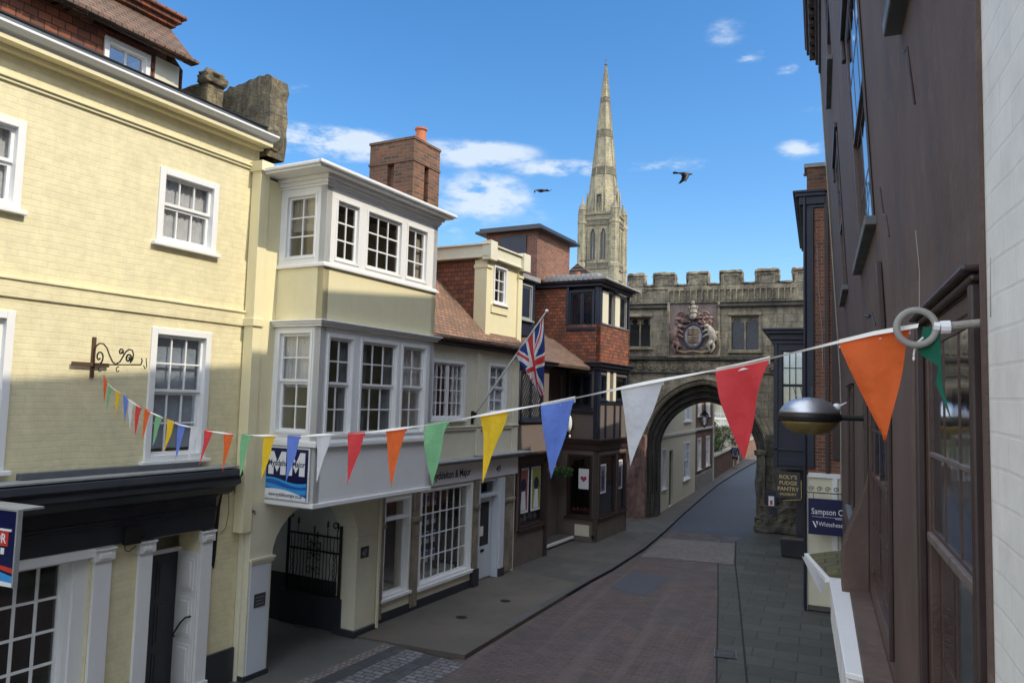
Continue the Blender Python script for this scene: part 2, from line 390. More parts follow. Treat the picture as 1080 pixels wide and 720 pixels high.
M['bird'] = plain('crow_feather', (.012,.012,.014), .5); M['leaf'] = plain('leaf_green', (.055,.13,.03), .6); M['leaf2'] = plain('leaf_olive', (.12,.14,.035), .6); M['bark'] = plain('bark', (.10,.075,.05), .9)
M['moss'] = brick('mossy_slate', (.10,.088,.045), (.065,.062,.042), (.03,.03,.02), .25, .18, .01, .95, 1.0, kind='floor', stain=.5, staincol=(.16,.15,.04))
M['skin'] = plain('skin', (.52,.32,.23), .5); M['cloth_navy'] = plain('cloth_navy', (.03,.045,.09), .8); M['hair'] = plain('hair', (.05,.03,.02), .6)

# ground materials
def ground_mats():
    m, nt, b, _ = new_mat('road_setts'); vec, bv = coords(nt, 'floor')
    br = N_(nt, 'TexBrick', Scale=1.0); br.inputs['Brick Width'].default_value = .2; br.inputs['Row Height'].default_value = .1; br.inputs['Mortar Size'].default_value = .006
    br.inputs['Color1'].default_value = (.125,.082,.068,1); br.inputs['Color2'].default_value = (.080,.058,.052,1); br.inputs['Mortar'].default_value = (.035,.031,.030,1); lk(nt, bv, br.inputs['Vector'])
    c = mix(nt, math_(nt, 'MULTIPLY', noise(nt, vec, .5, 6, .6, .35, .7), .55), br.outputs[0], (.062,.06,.062))
    c = mix(nt, math_(nt, 'MULTIPLY', noise(nt, vec, 2.3, 8, .75, .5, .75), .5), c, (.045,.042,.042))
    c = mix(nt, math_(nt, 'MULTIPLY', noise(nt, vec, 1.1, 5, .6, .5, .7, (2.5, .12, 1)), .35), c, (.17,.13,.115))
    lk(nt, c, b.inputs['Base Color'])
    rr = N_(nt, 'MapRange'); rr.inputs[3].default_value = .5; rr.inputs[4].default_value = .9; lk(nt, noise(nt, vec, .7, 4, .6, .3, .7), rr.inputs[0]); lk(nt, rr.outputs[0], b.inputs['Roughness'])
    h = math_(nt, 'ADD', math_(nt, 'SUBTRACT', 1.0, br.outputs[1]), noise(nt, vec, 25, 5, .7, 0, 1.5)); bump(nt, h, b, .6, .008)
    M['road'] = m
    def asph(name, ca, cb_, s=1.0):
        m, nt, b, _ = new_mat(name); vec, _ = coords(nt, 'floor')
        c = mix(nt, noise(nt, vec, .6*s, 7, .65, .3, .7), ca, cb_)
        c = mix(nt, math_(nt, 'MULTIPLY', noise(nt, vec, 60, 3, .7, .4, .7), .5), c, tuple(x*1.7 for x in ca))
        c = mix(nt, math_(nt, 'MULTIPLY', noise(nt, vec, 1.8, 8, .8, .55, .72), .6), c, tuple(x*.45 for x in ca))
        lk(nt, c, b.inputs['Base Color']); b.inputs['Roughness'].default_value = .72
        bump(nt, noise(nt, vec, 90, 4, .7, 0, 1), b, .5, .006); return m
    M['asphalt'] = asph('asphalt_blue', (.055,.062,.075), (.045,.05,.06)); M['tarmac'] = asph('tarmac_grey', (.110,.092,.072), (.055,.048,.040)); M['ground'] = asph('ground_earth', (.09,.085,.07), (.06,.06,.05))
    M['gravel_drive'] = asph('drive_tarmac', (.10,.096,.082), (.075,.075,.066))
    M['slabs'] = brick('slab_paving', (.115,.102,.086), (.075,.070,.060), (.05,.048,.042), .9, .6, .012, .75, .5, 'floor', stain=.35, staincol=(.055,.055,.05), sc=.8)
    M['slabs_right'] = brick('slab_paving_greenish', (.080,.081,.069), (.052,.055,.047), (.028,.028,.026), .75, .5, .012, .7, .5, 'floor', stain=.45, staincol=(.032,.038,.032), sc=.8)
    M['setts'] = brick('granite_setts', (.20,.20,.205), (.13,.13,.14), (.07,.065,.06), .2, .12, .014, .6, .9, 'floor', stain=.25, bdist=.015)
    M['setts_dark'] = brick('dark_setts', (.07,.075,.08), (.05,.055,.06), (.035,.035,.035), .25, .25, .01, .6, .7, 'floor', stain=.25)
    M['band'] = brick('pale_setts', (.25,.22,.20), (.17,.15,.14), (.10,.09,.08), .1, .1, .012, .75, .9, 'floor', stain=.3)
    M['kerb'] = brick('granite_kerb', (.10,.10,.10), (.075,.075,.078), (.03,.03,.03), .9, 5.0, .01, .7, .5, 'floor', stain=.4)
ground_mats()

# ------------------------------------------------------------------ window builders
def window(parent, T, u0, u1, v0, v1, cols, rows, frame='white', glass='glass', casing=.06, proud=.025, depth=-.06, sill=.05, bar=.018, meet=None,
           curtain=None, mullions=(), rowlines=None, fw=.04, name='window', lattice=False, collines=None, bd=.013, fd=.02):
    """box-framed window filling u0..u1 x v0..v1 of its wall; w=0 is the wall face"""
    mt = M[frame] if isinstance(frame, str) else frame
    fr = MB(T)
    for a0, a1, b0, b1 in ((u0, u0+casing, v0, v1), (u1-casing, u1, v0, v1), (u0+casing, u1-casing, v1-casing, v1), (u0+casing, u1-casing, v0, v0+casing*.8)):
        fr.box(a0, a1, b0, b1, depth-.03, proud)
    f = fr.build(name, mt, parent, bevel=.006)
    iu0, iu1, iv0, iv1 = u0+casing, u1-casing, v0+casing*.8, v1-casing
    sa = MB(T)
    vm = meet if meet is not None else None
    segs = [(iv0, iv1)] if vm is None else [(iv0, vm), (vm, iv1)]
    lights = []
    xs = [iu0] + list(mullions) + [iu1]
    for i in range(len(xs)-1):
        a0 = xs[i] + (.02 if i else 0); a1 = xs[i+1] - (.02 if i < len(xs)-2 else 0)
        if i: sa.box(xs[i]-.02, xs[i]+.02, iv0, iv1, depth-.02, depth+.035)
        lights.append((a0, a1))
    for k, (b0, b1) in enumerate(segs):
        dd = depth - (.0 if (len(segs) == 1 or k == 1) else .03)
        for (a0, a1) in lights:
            for q in ((a0, a0+fw, b0, b1), (a1-fw, a1, b0, b1), (a0+fw, a1-fw, b1-fw, b1), (a0+fw, a1-fw, b0, b0+fw)):
                sa.box(*q, dd-.02, dd+fd)
            nc = cols if not isinstance(cols, (list, tuple)) else cols[lights.index((a0, a1))]
            w_ = (a1-a0-2*fw)
            nr = rows[k] if isinstance(rows, (list, tuple)) else rows
            if lattice:
                st = .13; n = int(((a1-a0)+(b1-b0))/st)+2
                for j in range(-n, n):
                    for sg in (1, -1):
                        # diagonal leads, clipped to the light
                        x_0 = a0 + j*st; pts = []
                        for tt in range(0, 41):
                            y = b0 + (b1-b0)*tt/40; x = x_0 + sg*(y-b0)*.75
                            if a0+fw <= x <= a1-fw: pts.append((x, y, dd+.004))
                        if len(pts) > 1: sa.tube([pts[0], pts[-1]], .006, 4)
            else:
                for j in range(1, nc): x = a0+fw+w_*j/nc; sa.box(x-bar/2, x+bar/2, b0+fw, b1-fw, dd-.013, dd+bd)
                for j in range(1, nr): y = b0+fw+(b1-b0-2*fw)*j/nr; sa.box(a0+fw, a1-fw, y-bar/2, y+bar/2, dd-.0125, dd+bd-.0005)
    sa.build('sash', mt, f)
    g = MB(T)
    for k, (b0, b1) in enumerate(segs):
        dd = depth - (.0 if (len(segs) == 1 or k == 1) else .03)
        g.quad((iu0, b0, dd), (iu1, b0, dd), (iu1, b1, dd), (iu0, b1, dd))
    g.build('pane', M[glass], f)
    if sill: MB(T).box(u0-.06, u1+.06, v0-sill, v0, depth, proud+.05).build('sill', mt, f, bevel=.008)
    if curtain:
        cm, style = curtain; cu = MB(T); n = 40; w_ = iu1-iu0
        spans = [(iu0, iu1)] if style != 'sides' else [(iu0, iu0+w_*.28), (iu1-w_*.28, iu1)]
        vb, vt = (iv0, iv1) if style != 'blind' else (iv0 + (iv1-iv0)*.05, iv1)
        if style == 'half': vb = iv0 + (iv1-iv0)*.45
        for (a0, a1) in spans:
            pts = []
            for i in range(n+1):
                u = a0+(a1-a0)*i/n; w = depth-.075 + (.009*math.sin(i*1.3)+.006*math.sin(i*2.9+1) if style not in ('blind',) else 0)
                pts += [(u, vb, w), (u, vt, w)]
            cu.add(pts, [(2*i, 2*i+1, 2*i+3, 2*i+2) for i in range(n)])
        cu.build('curtain', M[cm], f, smooth=True)
    return f

def gutter(parent, T, u0, u1, v, w0, w1, mat, h=.11, name='gutter'):
    mb = MB(T); pts = [(w0, v), (w1, v), (w1, v-h*.35), (w1-(w1-w0)*.3, v-h*.85), (w0+(w1-w0)*.45, v-h*1.0), (w0+(w1-w0)*.2, v-h*1.5), (w0, v-h*1.6)]
    p = [(u0, b, a) for a, b in pts] + [(u1, b, a) for a, b in pts]; n = len(pts)
    mb.add(p, [tuple(range(n)), tuple(range(n, 2*n))] + [(i, (i+1) % n, n+(i+1) % n, n+i) for i in range(n)])
    return mb.build(name, mat, parent, bevel=.006)

def shell(parent, name, mat, x0, x1, y0, y1, z0, z1, front, T=None):
    """side/back walls: everything but the front"""
    mb = MB()
    if front != '+x': mb.quad((x1,y0,z0),(x1,y1,z0),(x1,y1,z1),(x1,y0,z1))
    if front != '-x': mb.quad((x0,y0,z0),(x0,y1,z0),(x0,y1,z1),(x0,y0,z1))
    mb.quad((x0,y0,z0),(x1,y0,z0),(x1,y0,z1),(x0,y0,z1)); mb.quad((x0,y1,z0),(x1,y1,z0),(x1,y1,z1),(x0,y1,z1))
    mb.quad((x0,y0,z1),(x1,y0,z1),(x1,y1,z1),(x0,y1,z1))
    return mb.build(name, mat, parent, recalc=False)
# ================================================================== LEFT TERRACE
def FS(s0, d0=0.0): return lambda s, z, w: (d0 + w, s - s0, z)          # wall facing the street, u = distance along the terrace
def DS(s0): return lambda d, s, z: (d, s - s0, z)                        # plain boxes given as (out, along, up)
def FN(s0, sp): return lambda d, z, w: (d, sp - s0 - w, z)               # wall facing back down the street at s = sp, u = out

# ---------------------------------------------------------------- A : long cream painted brick house with black shopfront
A = lroot('painted_brick_house', 'long pale yellow painted brick house with black shop fascia at far left', 'house')
S0 = 0.0; T = FS(0)
wins2 = [(-1.74, -.76, 6.30, 7.34), (-4.47, -3.49, 6.30, 7.34), (-7.2, -6.22, 6.30, 7.34), (-9.93, -8.95, 6.30, 7.34)]
wins1 = [(-1.71, -.74, 3.34, 5.14), (-4.43, -3.45, 3.34, 5.14), (-7.2, -6.2, 3.34, 5.14), (-9.93, -8.95, 3.34, 5.14)]
holes = wins2 + wins1
upper = MB(T).wall(-12, -.02, 2.95, 8.22, holes, .22)
upper.build('upper_wall', M['cream_brick'], A)
gw = MB(T).wall(-12, -.02, 0, 2.949, [(-7.2, -2.32, .42, 2.30), (-1.50, -.72, 0.02, 2.30), (-9.4, -8.4, .02, 2.3)], .5)
gw.build('ground_floor_wall', M['cream_brick'], A)
shell(A, 'rear_walls', M['cream_brick'], -7.5, -.52, -12, -.02, 0, 8.2, '+x')
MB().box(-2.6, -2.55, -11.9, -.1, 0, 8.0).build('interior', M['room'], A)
for i, h in enumerate(wins2): window(A, T, *h, 3, (1, 1), meet=6.84, curtain=('curtain', 'full'), casing=.09, glass='glass', proud=.03, bar=.02)
for i, h in enumerate(wins1): window(A, T, *h, 3, (2, 2), meet=4.27, curtain=('curtain_blue', 'blind') if i == 0 else ('curtain', 'half'), casing=.09, glass='glass_blue', proud=.03, bar=.02)
# string course and eaves band
st = MB(T)
for v0, v1, w in ((5.30, 5.50, .028), (5.50, 5.535, .048)): st.box(-12, -.02, v0, v1, -.01, w)
st.build('string_course', M['cream_brick'], A, bevel=.008)
ev = MB(T)
for v0, v1, w in ((7.74, 7.78, .03), (7.78, 7.81, .055), (8.07, 8.12, .09)): ev.box(-12, -.02, v0, v1, -.01, w)
ev.build('eaves_moulding', M['cream'], A, bevel=.006)
MB(T).box(-12, .02, 8.12, 8.17, -.3, .24).build('soffit', M['cream'], A)
gutter(A, T, -12, .06, 8.29, .12, .34, M['white'], .085)
MB(T).box(-12, .04, 8.172, 8.44, -.12, .11).build('parapet', M['lead'], A, bevel=.01)
MB(T).box(-12, .06, 8.44, 8.46, -.16, .14).build('coping', M['black'], A, bevel=.006)
rf = MB(DS(0)); rf.quad((-.12, -12, 8.3), (-.12, -.02, 8.3), (-.75, -.02, 8.5), (-.75, -12, 8.5)); rf.build('lower_roof', M['lead'], A)
# attic storey, tile-hung, with sloping roof above
aw = [(-2.27, -1.58, 8.66, 9.08), (-5.4, -4.2, 8.66, 9.08), (-9.4, -8.2, 8.66, 9.08)]
MB(FS(0, -.6)).wall(-12, -1.49, 8.3, 9.16, aw, .2).build('attic_wall', M['tile_hung'], A)
for h in aw: window(A, FS(0, -.6), *h, 2 if h[0] > -3 else 4, 1, casing=.07, sill=.03, proud=.03, depth=-.05, bar=.03, fw=.02, glass='glass_blue')
MB(DS(0)).prism([(-.6, -1.49), (-.62, -1.08), (-3.2, -1.08), (-3.2, -1.49)], 8.3, 9.12).build('attic_cheek', M['cream_pale'], A)
r2 = MB(DS(0))
r2.add([(-.38,-12,9.13),(-.38,-1.0,9.13),(-3.4,-1.0,12.2),(-3.4,-12,12.2),(-.38,-12,9.21),(-.38,-1.0,9.21),(-3.4,-1.0,12.29),(-3.4,-12,12.29)], [(0,1,2,3),(4,5,6,7),(0,1,5,4),(1,2,6,5),(2,3,7,6),(3,0,4,7)])
r2.build('roof', M['roof_tile2'], A)
rt = MB(DS(0))
rnd = random.Random(3)
for i in range(66):                                                # uneven eaves course
    y = -12 + i*.167; rt.box(-.46-.03*rnd.random(), -.30, y, y+.16, 9.145+.012*rnd.random(), 9.185+.02*rnd.random())
rt.build('eaves_tiles', M['roof_tile2'], A)
MB(DS(0)).quad((-3.4,-12,12.2),(-3.4,-1.0,12.2),(-7.5,-1.0,8.2),(-7.5,-12,8.2)).build('rear_roof', M['roof_tile2'], A)
MB(DS(0)).quad((-.62,-1.02,9.1),(-3.4,-1.02,12.25),(-7.4,-1.02,8.2),(-.62,-1.02,8.2)).build('gable', M['old_brick'], A)
# brick chimney with corbelled cap
ch = MB(DS(0))
ch.box(-2.3, -1.0, -2.2, -1.02, 9.3, 9.95); ch.box(-2.15, -1.2, -2.05, -1.15, 9.95, 13.2)
ch.build('chimney', M['old_brick'], A, bevel=.01)
cc = MB(DS(0))
for z0, z1, e in ((9.70, 9.78, .05), (9.86, 9.93, .07), (9.93, 10.00, .13), (10.00, 10.06, .18)): cc.box(-2.3-e, -1.0+e, -2.2-e, -1.02+e, z0, z1)
cc.build('chimney_corbel', M['tile_hung'], A, bevel=.015, jitter=.01)
cc = MB(DS(0))
for z0, z1, e in ((10.06, 10.09, .10), (10.09, 10.12, .04)): cc.box(-2.3-e, -1.0+e, -2.2-e, -1.02+e, z0, z1)
cc.build('chimney_ledge', M['roof_tile2'], A, bevel=.01, jitter=.01)
# party parapet
pw = MB(DS(0)); pw.box(-2.1, -.55, -.62, -.3, 8.2, 9.10); pw.build('low_parapet', M['parapet_stone'], A, bevel=.04)
pw = MB(DS(0)); pw.box(-.78, -.50, -.66, -.28, 9.08, 9.22); pw.blob((-.62, -.5, 9.22), (.17, .2, .08), 2, .4, 3); pw.build('parapet_cap', M['parapet_stone'], A, bevel=.03)
pb = MB(DS(0))
gx_ = [-1.35 + 1.5*i/16 for i in range(17)]; rnd = random.Random(8); tops = [9.20 + .16*(i/16) + rnd.uniform(-.022, .022) for i in range(17)]; tops[-1] -= .05
pp_ = []
for i, x in enumerate(gx_):
    for z in [8.0 + (tops[i]-8.0)*k/8 for k in range(9)]:
        e_ = rnd.uniform(-.018, .018); pp_ += [(x, e_, z), (x + (rnd.uniform(-.02, .02) if i == 16 else 0), .36+e_, z)]
ff = []
for i in range(16):
    for k in range(8):
        a_ = (i*9+k)*2; b_ = a_+2; c_ = a_+18; d__ = c_+2; ff += [(a_, c_, d__, b_), (a_+1, b_+1, d__+1, c_+1)]
    a_ = (i*9+8)*2; ff += [(a_, a_+1, a_+19, a_+18)]
for k in range(8):
    for i in (0, 16): a_ = (i*9+k)*2; ff += [(a_, a_+1, a_+3, a_+2)]
pb.add(pp_, ff)
pb.build('party_parapet', M['parapet_stone'], A)
MB(DS(0)).blob((.12, .12, 8.32), (.12, .16, .22), 2, .5, 5).build('corbel_stone', M['parapet_stone'], A)
# shopfront
bf = MB(T)
prof = [(3.20, .10), (3.18, .40), (3.10, .43), (3.05, .38), (2.98, .40), (2.93, .30), (2.84, .22), (2.80, .14)]
pts = [(-9.6, z, w) for z, w in [(3.22, 0)] + prof + [(2.80, 0)]]; n = len(pts); p2 = [(-.38, z, w) for _, z, w in pts]
bf.add(pts + p2, [tuple(range(n)), tuple(range(n, 2*n))] + [(i, (i+1) % n, n+(i+1) % n, n+i) for i in range(n)])
bf.build('shop_cornice', M['black'], A, bevel=.004)
fa = MB(T); fa.box(-9.5, -.52, 2.32, 2.80, 0, .06)
for v, w in ((2.60, .085), (2.56, .075), (2.77, .09)): fa.box(-9.5, -.52, v, v+.035, .05, w)
fa.build('shop_fascia', M['black'], A, bevel=.006)
MB(T).box(-3.3, -.85, 3.222, 3.30, .0, .10).build('lead_upstand', M['lead'], A, bevel=.008)
MB(T).box(-9.55, -.40, 3.201, 3.222, .0, .36).build('cornice_flashing', M['lead_pale'], A)
# display window of the shop
MB(T).box(-7.2, -2.06, 2.20, 2.318, .0, .05).build('window_head', M['white'], A, bevel=.006)
window(A, T, -7.2, -2.50, .50, 2.22, 18, (4,), casing=.06, depth=-.22, proud=-.1, sill=.06, bar=.03, glass='glass', fw=.03, name='display_window')
MB(T).prism([(-2.50, .42), (-2.32, .42), (-2.32, 2.22), (-2.50, 2.22)], -.3, -.05).build('window_reveal', M['white'], A)
MB(T).box(-7.1, -2.6, .0, .45, -1.4, -.5).build('window_bed', M['room'], A)
MB(T).box(-6.8, -2.7, .45, 2.2, -1.3, -1.25).build('back_panel', M['old_brick'], A)
b = MB(T)
for k in range(4): b.box(-6.2+k*.95, -5.95+k*.95, .45, 1.55, -.8, -.78)
b.build('display_board', M['white_dull'], A)
def pilaster(parent, T, u0, u1, v0, v1, m='white', w=.05):
    p = MB(T); p.box(u0, u1, v0+.18, v1-.16, 0, w); p.box(u0-.02, u1+.02, v0, v0+.18, 0, w+.03); p.box(u0-.02, u1+.02, v1-.16, v1, 0, w+.03)
    p.box(u0-.03, u1+.03, v1-.03, v1, 0, w+.05); p.box(u0+.04, u1-.04, v1-.13, v1-.07, w+.02, w+.045)
    return p.build('pilaster', M[m], parent, bevel=.006)
pilaster(A, T, -2.31, -2.08, 0, 2.30); pilaster(A, T, -1.70, -1.50, 0, 2.30); pilaster(A, T, -.72, -.53, 0, 2.30); pilaster(A, T, -8.4, -8.2, 0, 2.3)
# recessed door with panelled reveal
door = MB(T); door.box(-1.50, -.74, .05, 1.98, -.46, -.42)
for v0, v1 in ((.15, .62), (.70, 1.28), (1.36, 1.88)):
    for u0, u1 in ((-1.42, -1.16), (-1.08, -.82)):
        door.box(u0, u1, v0, v1, -.42, -.408); door.box(u0+.04, u1-.04, v0+.04, v1-.04, -.42, -.398)
d_ = door.build('door', M['door_grey'], A, bevel=.005)
MB(T).lathe([(.018, -.42), (.03, -.40), (.03, -.37), (.01, -.36)], (-1.44, 1.0, 0), 12).build('handle', M['bronze'], d_)
tr = MB(T); tr.box(-1.50, -.72, 1.98, 2.04, -.48, -.38); tr.box(-1.50, -.72, 2.24, 2.30, -.48, -.38); tr.build('transom', M['white'], A)
MB(T).quad((-1.5, 2.04, -.44), (-.72, 2.04, -.44), (-.72, 2.24, -.44), (-1.5, 2.24, -.44)).build('fanlight', M['glass_dark'], A)
rv = MB(FN(0, -.722)); rv.box(-.42, 0, .05, 2.0, 0, .02)
for v0, v1 in ((.15, .70), (.80, 1.35), (1.45, 1.9)):
    rv.box(-.36, -.06, v0, v1, .02, .032); rv.box(-.31, -.11, v0+.05, v1-.05, .02, .045)
rr = rv.build('panelled_reveal', M['white'], A, bevel=.004)
MB(FN(0, -.722)).tube([(-.36, .78, .05), (-.33, .82, .10), (-.16, 1.02, .12), (-.08, 1.10, .10), (-.06, 1.10, .03)], .013, 8).build('grab_handle', M['iron'], rr)
MB(T).box(-1.52, -.70, .0, .05, -.5, .16).build('doorstep', M['slabs'], A, bevel=.01)
pl = MB(T); pl.box(-.52, -.03, 0, .50, 0, .05); pl.box(-2.08, -1.72, 0, .5, 0, .05); pl.build('plinth', M['black'], A, bevel=.006)
fb = MB(T); fb.box(-1.98, -1.76, 2.30, 2.52, .062, .15); fl = fb.build('floodlight', M['iron'], A, bevel=.01)
MB(T).tube([(-1.7, 2.34, .08), (-1.66, 2.40, .16), (-1.6, 2.5, .24)], .018, 6).build('lamp_arm', M['iron'], fl)
cb = MB(T)
cb.tube([(-1.95, 2.3, .08), (-1.92, 2.22, .06), (-1.86, 2.2, .06), (-1.78, 2.26, .07)], .006, 5)
for k in range(5):
    o = .012*k; cb.tube([(-.42, 3.02, .12), (-.40-o*.3, 2.9, .05), (-.42-o, 2.6, .02+o*.3), (-.44-o, 2.2, .02), (-.45-o*1.2, 1.9, .02), (-.47-o, 1.72+.02*k, .02)], .0075, 5)
cb.tube([(-.36, 3.0, .06), (-.28, 2.8, .03), (-.25, 2.5, .02), (-.3, 2.28, .03), (-.38, 2.22, .02)], .005, 5)
cb.build('cable', M['iron'], A)
cb = MB(T)
for k in range(3): cb.tube([(-.32, 3.1, .05), (-.2+.02*k, 2.86, .03), (-.06+.015*k, 2.62, .05), (.05, 2.5-.02*k, .26)], .006, 5)
cb.build('cable', M['rust'], A)

# iron sign bracket on A, carries the bunting
br = lroot('scroll_bracket', 'wrought iron scroll bracket on the pale yellow wall where the small bunting ends', 'bracket', -2.5, 0, 4.5)
b = MB(lambda s, z, w: (w, s, z-4.5)); b.box(-.022, .022, 4.42, 4.93, 0, .03); b.build('back_plate', M['rust'], br, bevel=.004)
b = MB(lambda s, z, w: (w, s, z-4.5)); b.box(-.28, .20, 4.56, 4.61, .03, .05); b.build('cross_bar', M['rust'], br, bevel=.004)
b = MB(lambda s, z, w: (w, s, z-4.5))
b.tube([(0, 4.585, .04), (0, 4.585, .95)], .009, 6)
def curl(mb, cx, cz, r0, r1, a0, a1, rad, n=26):
    mb.tube([(0, cz + (r0+(r1-r0)*i/n)*math.sin(R(a0+(a1-a0)*i/n)), cx + (r0+(r1-r0)*i/n)*math.cos(R(a0+(a1-a0)*i/n))) for i in range(n+1)], rad, 6)
b.tube([(0, 4.78, .03), (0, 4.83, .08), (0, 4.85, .14), (0, 4.84, .21), (0, 4.79, .28), (0, 4.70, .34), (0, 4.62, .41), (0, 4.59, .47), (0, 4.62, .55), (0, 4.68, .60), (0, 4.74, .65), (0, 4.77, .71), (0, 4.76, .77), (0, 4.71, .80), (0, 4.65, .79), (0, 4.61, .75)], .009, 6)
curl(b, .14, 4.68, .085, .02, -70, 330, .010); curl(b, .71, 4.66, .06, .015, -40, 420, .011); curl(b, .56, 4.74, .045, .012, -30, 380, .009)
b.tube([(0, 4.585, .95), (0, 4.63, .97), (0, 4.66, .955)], .008, 6); b.tube([(0, 4.58, 1.0), (0, 4.54, 1.03), (0, 4.56, 1.06), (0, 4.66, 1.04)], .006, 6)
for w in (.17, .52): curl(b, w, 4.53, .03, .03, 60, 330, .006, 12)
b.build('scrollwork', M['iron'], br)

# ---------------------------------------------------------------- B : arch house with two-storey oriel
B = lroot('oriel_house', 'cream house with white two storey oriel windows over a dark carriage arch', 'house')
# main front wall, d = .2 ; passage 0.48..2.52
TB = FS(0, .20)
prof = [(.02, 0), (.48, 0), (.48, 1.74)]
for i in range(0, 17):
    a = PI - PI*i/16; prof.append((1.5+1.02*math.cos(a), 1.74+.80*math.sin(a)))
prof += [(2.52, 1.74), (2.52, 0), (3.10, 0), (3.10, 2.62), (.02, 2.62)]
MB(TB).prism(prof, -.45, 0).build('arch_wall', M['cream_pale'], B, bevel=.008)
MB(TB).wall(.02, 3.42, 2.62, 7.62, [], .25).build('upper_wall', M['cream'], B)
pc = MB(TB); pc.box(.05, .50, 1.70, 1.75, -.46, .03); pc.box(.03, .52, 1.75, 1.79, -.46, .05); pc.box(2.50, 3.0, 1.70, 1.75, -.46, .03); pc.build('impost', M['cream_pale'], B, bevel=.004)
MB(TB).box(.06, .44, .08, 1.69, 0, .012).build('pier_panel', M['door_white'], B, bevel=.004)
pq = MB(TB).box(.15, .37, 1.05, 1.25, .013, .022).build('plaque', M['plaque'], B)
tx = MB(TB)

for k in range(3): tx.box(.18, .34-.03*(k % 2), 1.19-.05*k, 1.20-.05*k, .0222, .0226)
tx.build('engraving', M['lead_pale'], pq)
pq = MB(TB).box(2.62, 2.84, 1.36, 1.56, .0, .012).build('plaque', M['plaque'], B)
MB(TB).text('47', 2.66, 1.40, .15, .0145, sx=.8, bold=True).build('numeral', M['lead_pale'], pq)
pk = MB(TB); pk.box(2.46, 3.12, 0, .12, -.47, .06); pk.box(.0, .50, 0, .08, -.47, .03); pk.build('plinth', M['black'], B, bevel=.01)
# passage behind the arch
ps = MB(DS(0)); ps.box(-5.2, -.26, 2.56, 2.75, .9, 2.75); ps.box(-5.2, -.26, .2, .44, .9, 2.75); ps.box(-5.3, -5.2, .2, 2.75, .9, 2.75); ps.build('passage_wall', M['white_dull'], B)
ps = MB(DS(0)); ps.box(-5.2, -.26, 2.54, 2.75, 0, .9); ps.box(-5.2, -.26, .2, .46, 0, .9); ps.box(-5.3, -5.2, .2, 2.75, 0, .9); ps.build('passage_dado', M['black'], B)
MB(DS(0)).box(-2.6, -.26, .2, 2.75, 2.6, 2.75).build('passage_ceiling', M['white_dull'], B)
MB(DS(0)).box(-1.6, -.1, 2.49, 2.54, 0.02, .62).build('gate_panel', M['black'], B, bevel=.008)
# rear
shell(B, 'rear_walls', M['cream'], -2.6, -.06, .02, 3.4, 2.7, 7.6, '+x')
# square rainwater pipe / pilaster between A and B
rp = MB(DS(0)); rp.box(.02, .22, -.16, .02, 2.2, 7.86); rp.box(0, .25, -.19, .03, 5.30, 5.42); rp.box(.0, .27, -.2, .04, 7.7, 7.86); rp.build('corner_pilaster', M['cream'], B, bevel=.008)
MB(DS(0)).box(.0, .10, -.02, .05, 0, 2.7).build('corner_strip', M['cream_pale'], B, bevel=.01)
D0, S1, S2 = 1.15, .30, 3.32
TF = FS(0, D0); TN = FN(0, S1); TS2 = lambda d, z, w: (d, S2 + w, z)
up_f = [(.52, 1.10, 6.36, 7.36), (1.26, 2.24, 6.36, 7.36), (2.36, 3.02, 6.36, 7.36)]
lo_f = [(.46, 1.10, 3.64, 5.22), (1.24, 2.26, 3.64, 5.22), (2.34, 3.12, 3.64, 5.22)]
up_n = [(.30, .96, 6.38, 7.42)]; lo_n = [(.27, 1.0, 3.68, 5.27)]
for nm, z0, z1, hf, hn, mt in (('upper_bay_wall', 6.28, 7.62, up_f, up_n, 'white'), ('bay_band', 5.42, 6.24, [], [], 'cream'), ('lower_bay_wall', 3.56, 5.32, lo_f, lo_n, 'white'), ('bay_apron', 2.66, 3.50, [], [], 'white')):
    mb = MB(TF).wall(S1, S2, z0, z1, hf, .12)
    mb.T = TN; mb.wall(.18, D0, z0, z1, hn, .12); mb.T = TS2; mb.wall(.18, D0, z0, z1, [], .12)
    mb.build(nm, M[mt], B)
def around(mb, z0, z1, e, s1=S1, s2=S2, d=D0, dm=.18):
    mb.T = DS(0); mb.box(dm, d+e, s1-e, s1, z0, z1); mb.box(d, d+e, s1, s2, z0, z1); mb.box(dm, d+e, s2, s2+e, z0, z1)
mo = MB(); 
for z0, z1, e in ((6.24, 6.285, .045), (6.285, 6.31, .02), (3.50, 3.565, .06), (3.565, 3.59, .03), (2.60, 2.665, .03)): around(mo, z0, z1, e)
mo.build('bay_sill_moulding', M['white'], B, bevel=.006)
mo = MB()
for z0, z1, e in ((5.322, 5.36, .06), (5.36, 5.395, .09), (5.395, 5.419, .12)): around(mo, z0, z1, e)
mo.build('bay_cornice', M['white'], B, bevel=.006)
mo = MB()
for z0, z1, e in ((7.50, 7.54, .025), (7.54, 7.60, .05), (7.60, 7.66, .09)): around(mo, z0, z1, e)
mo.build('eaves_cornice', M['white'], B, bevel=.006)
ro = MB(DS(0)); ro.box(-2.2, D0+.22, -.10, S2+.20, 7.662, 7.695); ro.build('eaves_board', M['white'], B, bevel=.006)
gt = MB(DS(0)); gt.box(-.1, D0+.27, -.15, -.09, 7.696, 7.75); gt.box(D0+.22, D0+.28, -.15, S2+.24, 7.696, 7.75); gt.box(.1, D0+.27, S2+.20, S2+.25, 7.696, 7.75); gt.build('gutter', M['white'], B, bevel=.012)
MB(DS(0)).add([(-2.4,-.08,7.703),(D0+.21,-.08,7.703),(D0+.21,S2+.19,7.703),(-2.4,S2+.19,7.703),(-2.4,.3,7.98),(D0-.2,.3,7.9),(D0-.2,S2-.2,7.9),(-2.4,S2-.2,7.98)], [(4,5,6,7),(0,1,5,4),(1,2,6,5),(2,3,7,6),(3,0,4,7)]).build('roof', M['lead'], B)
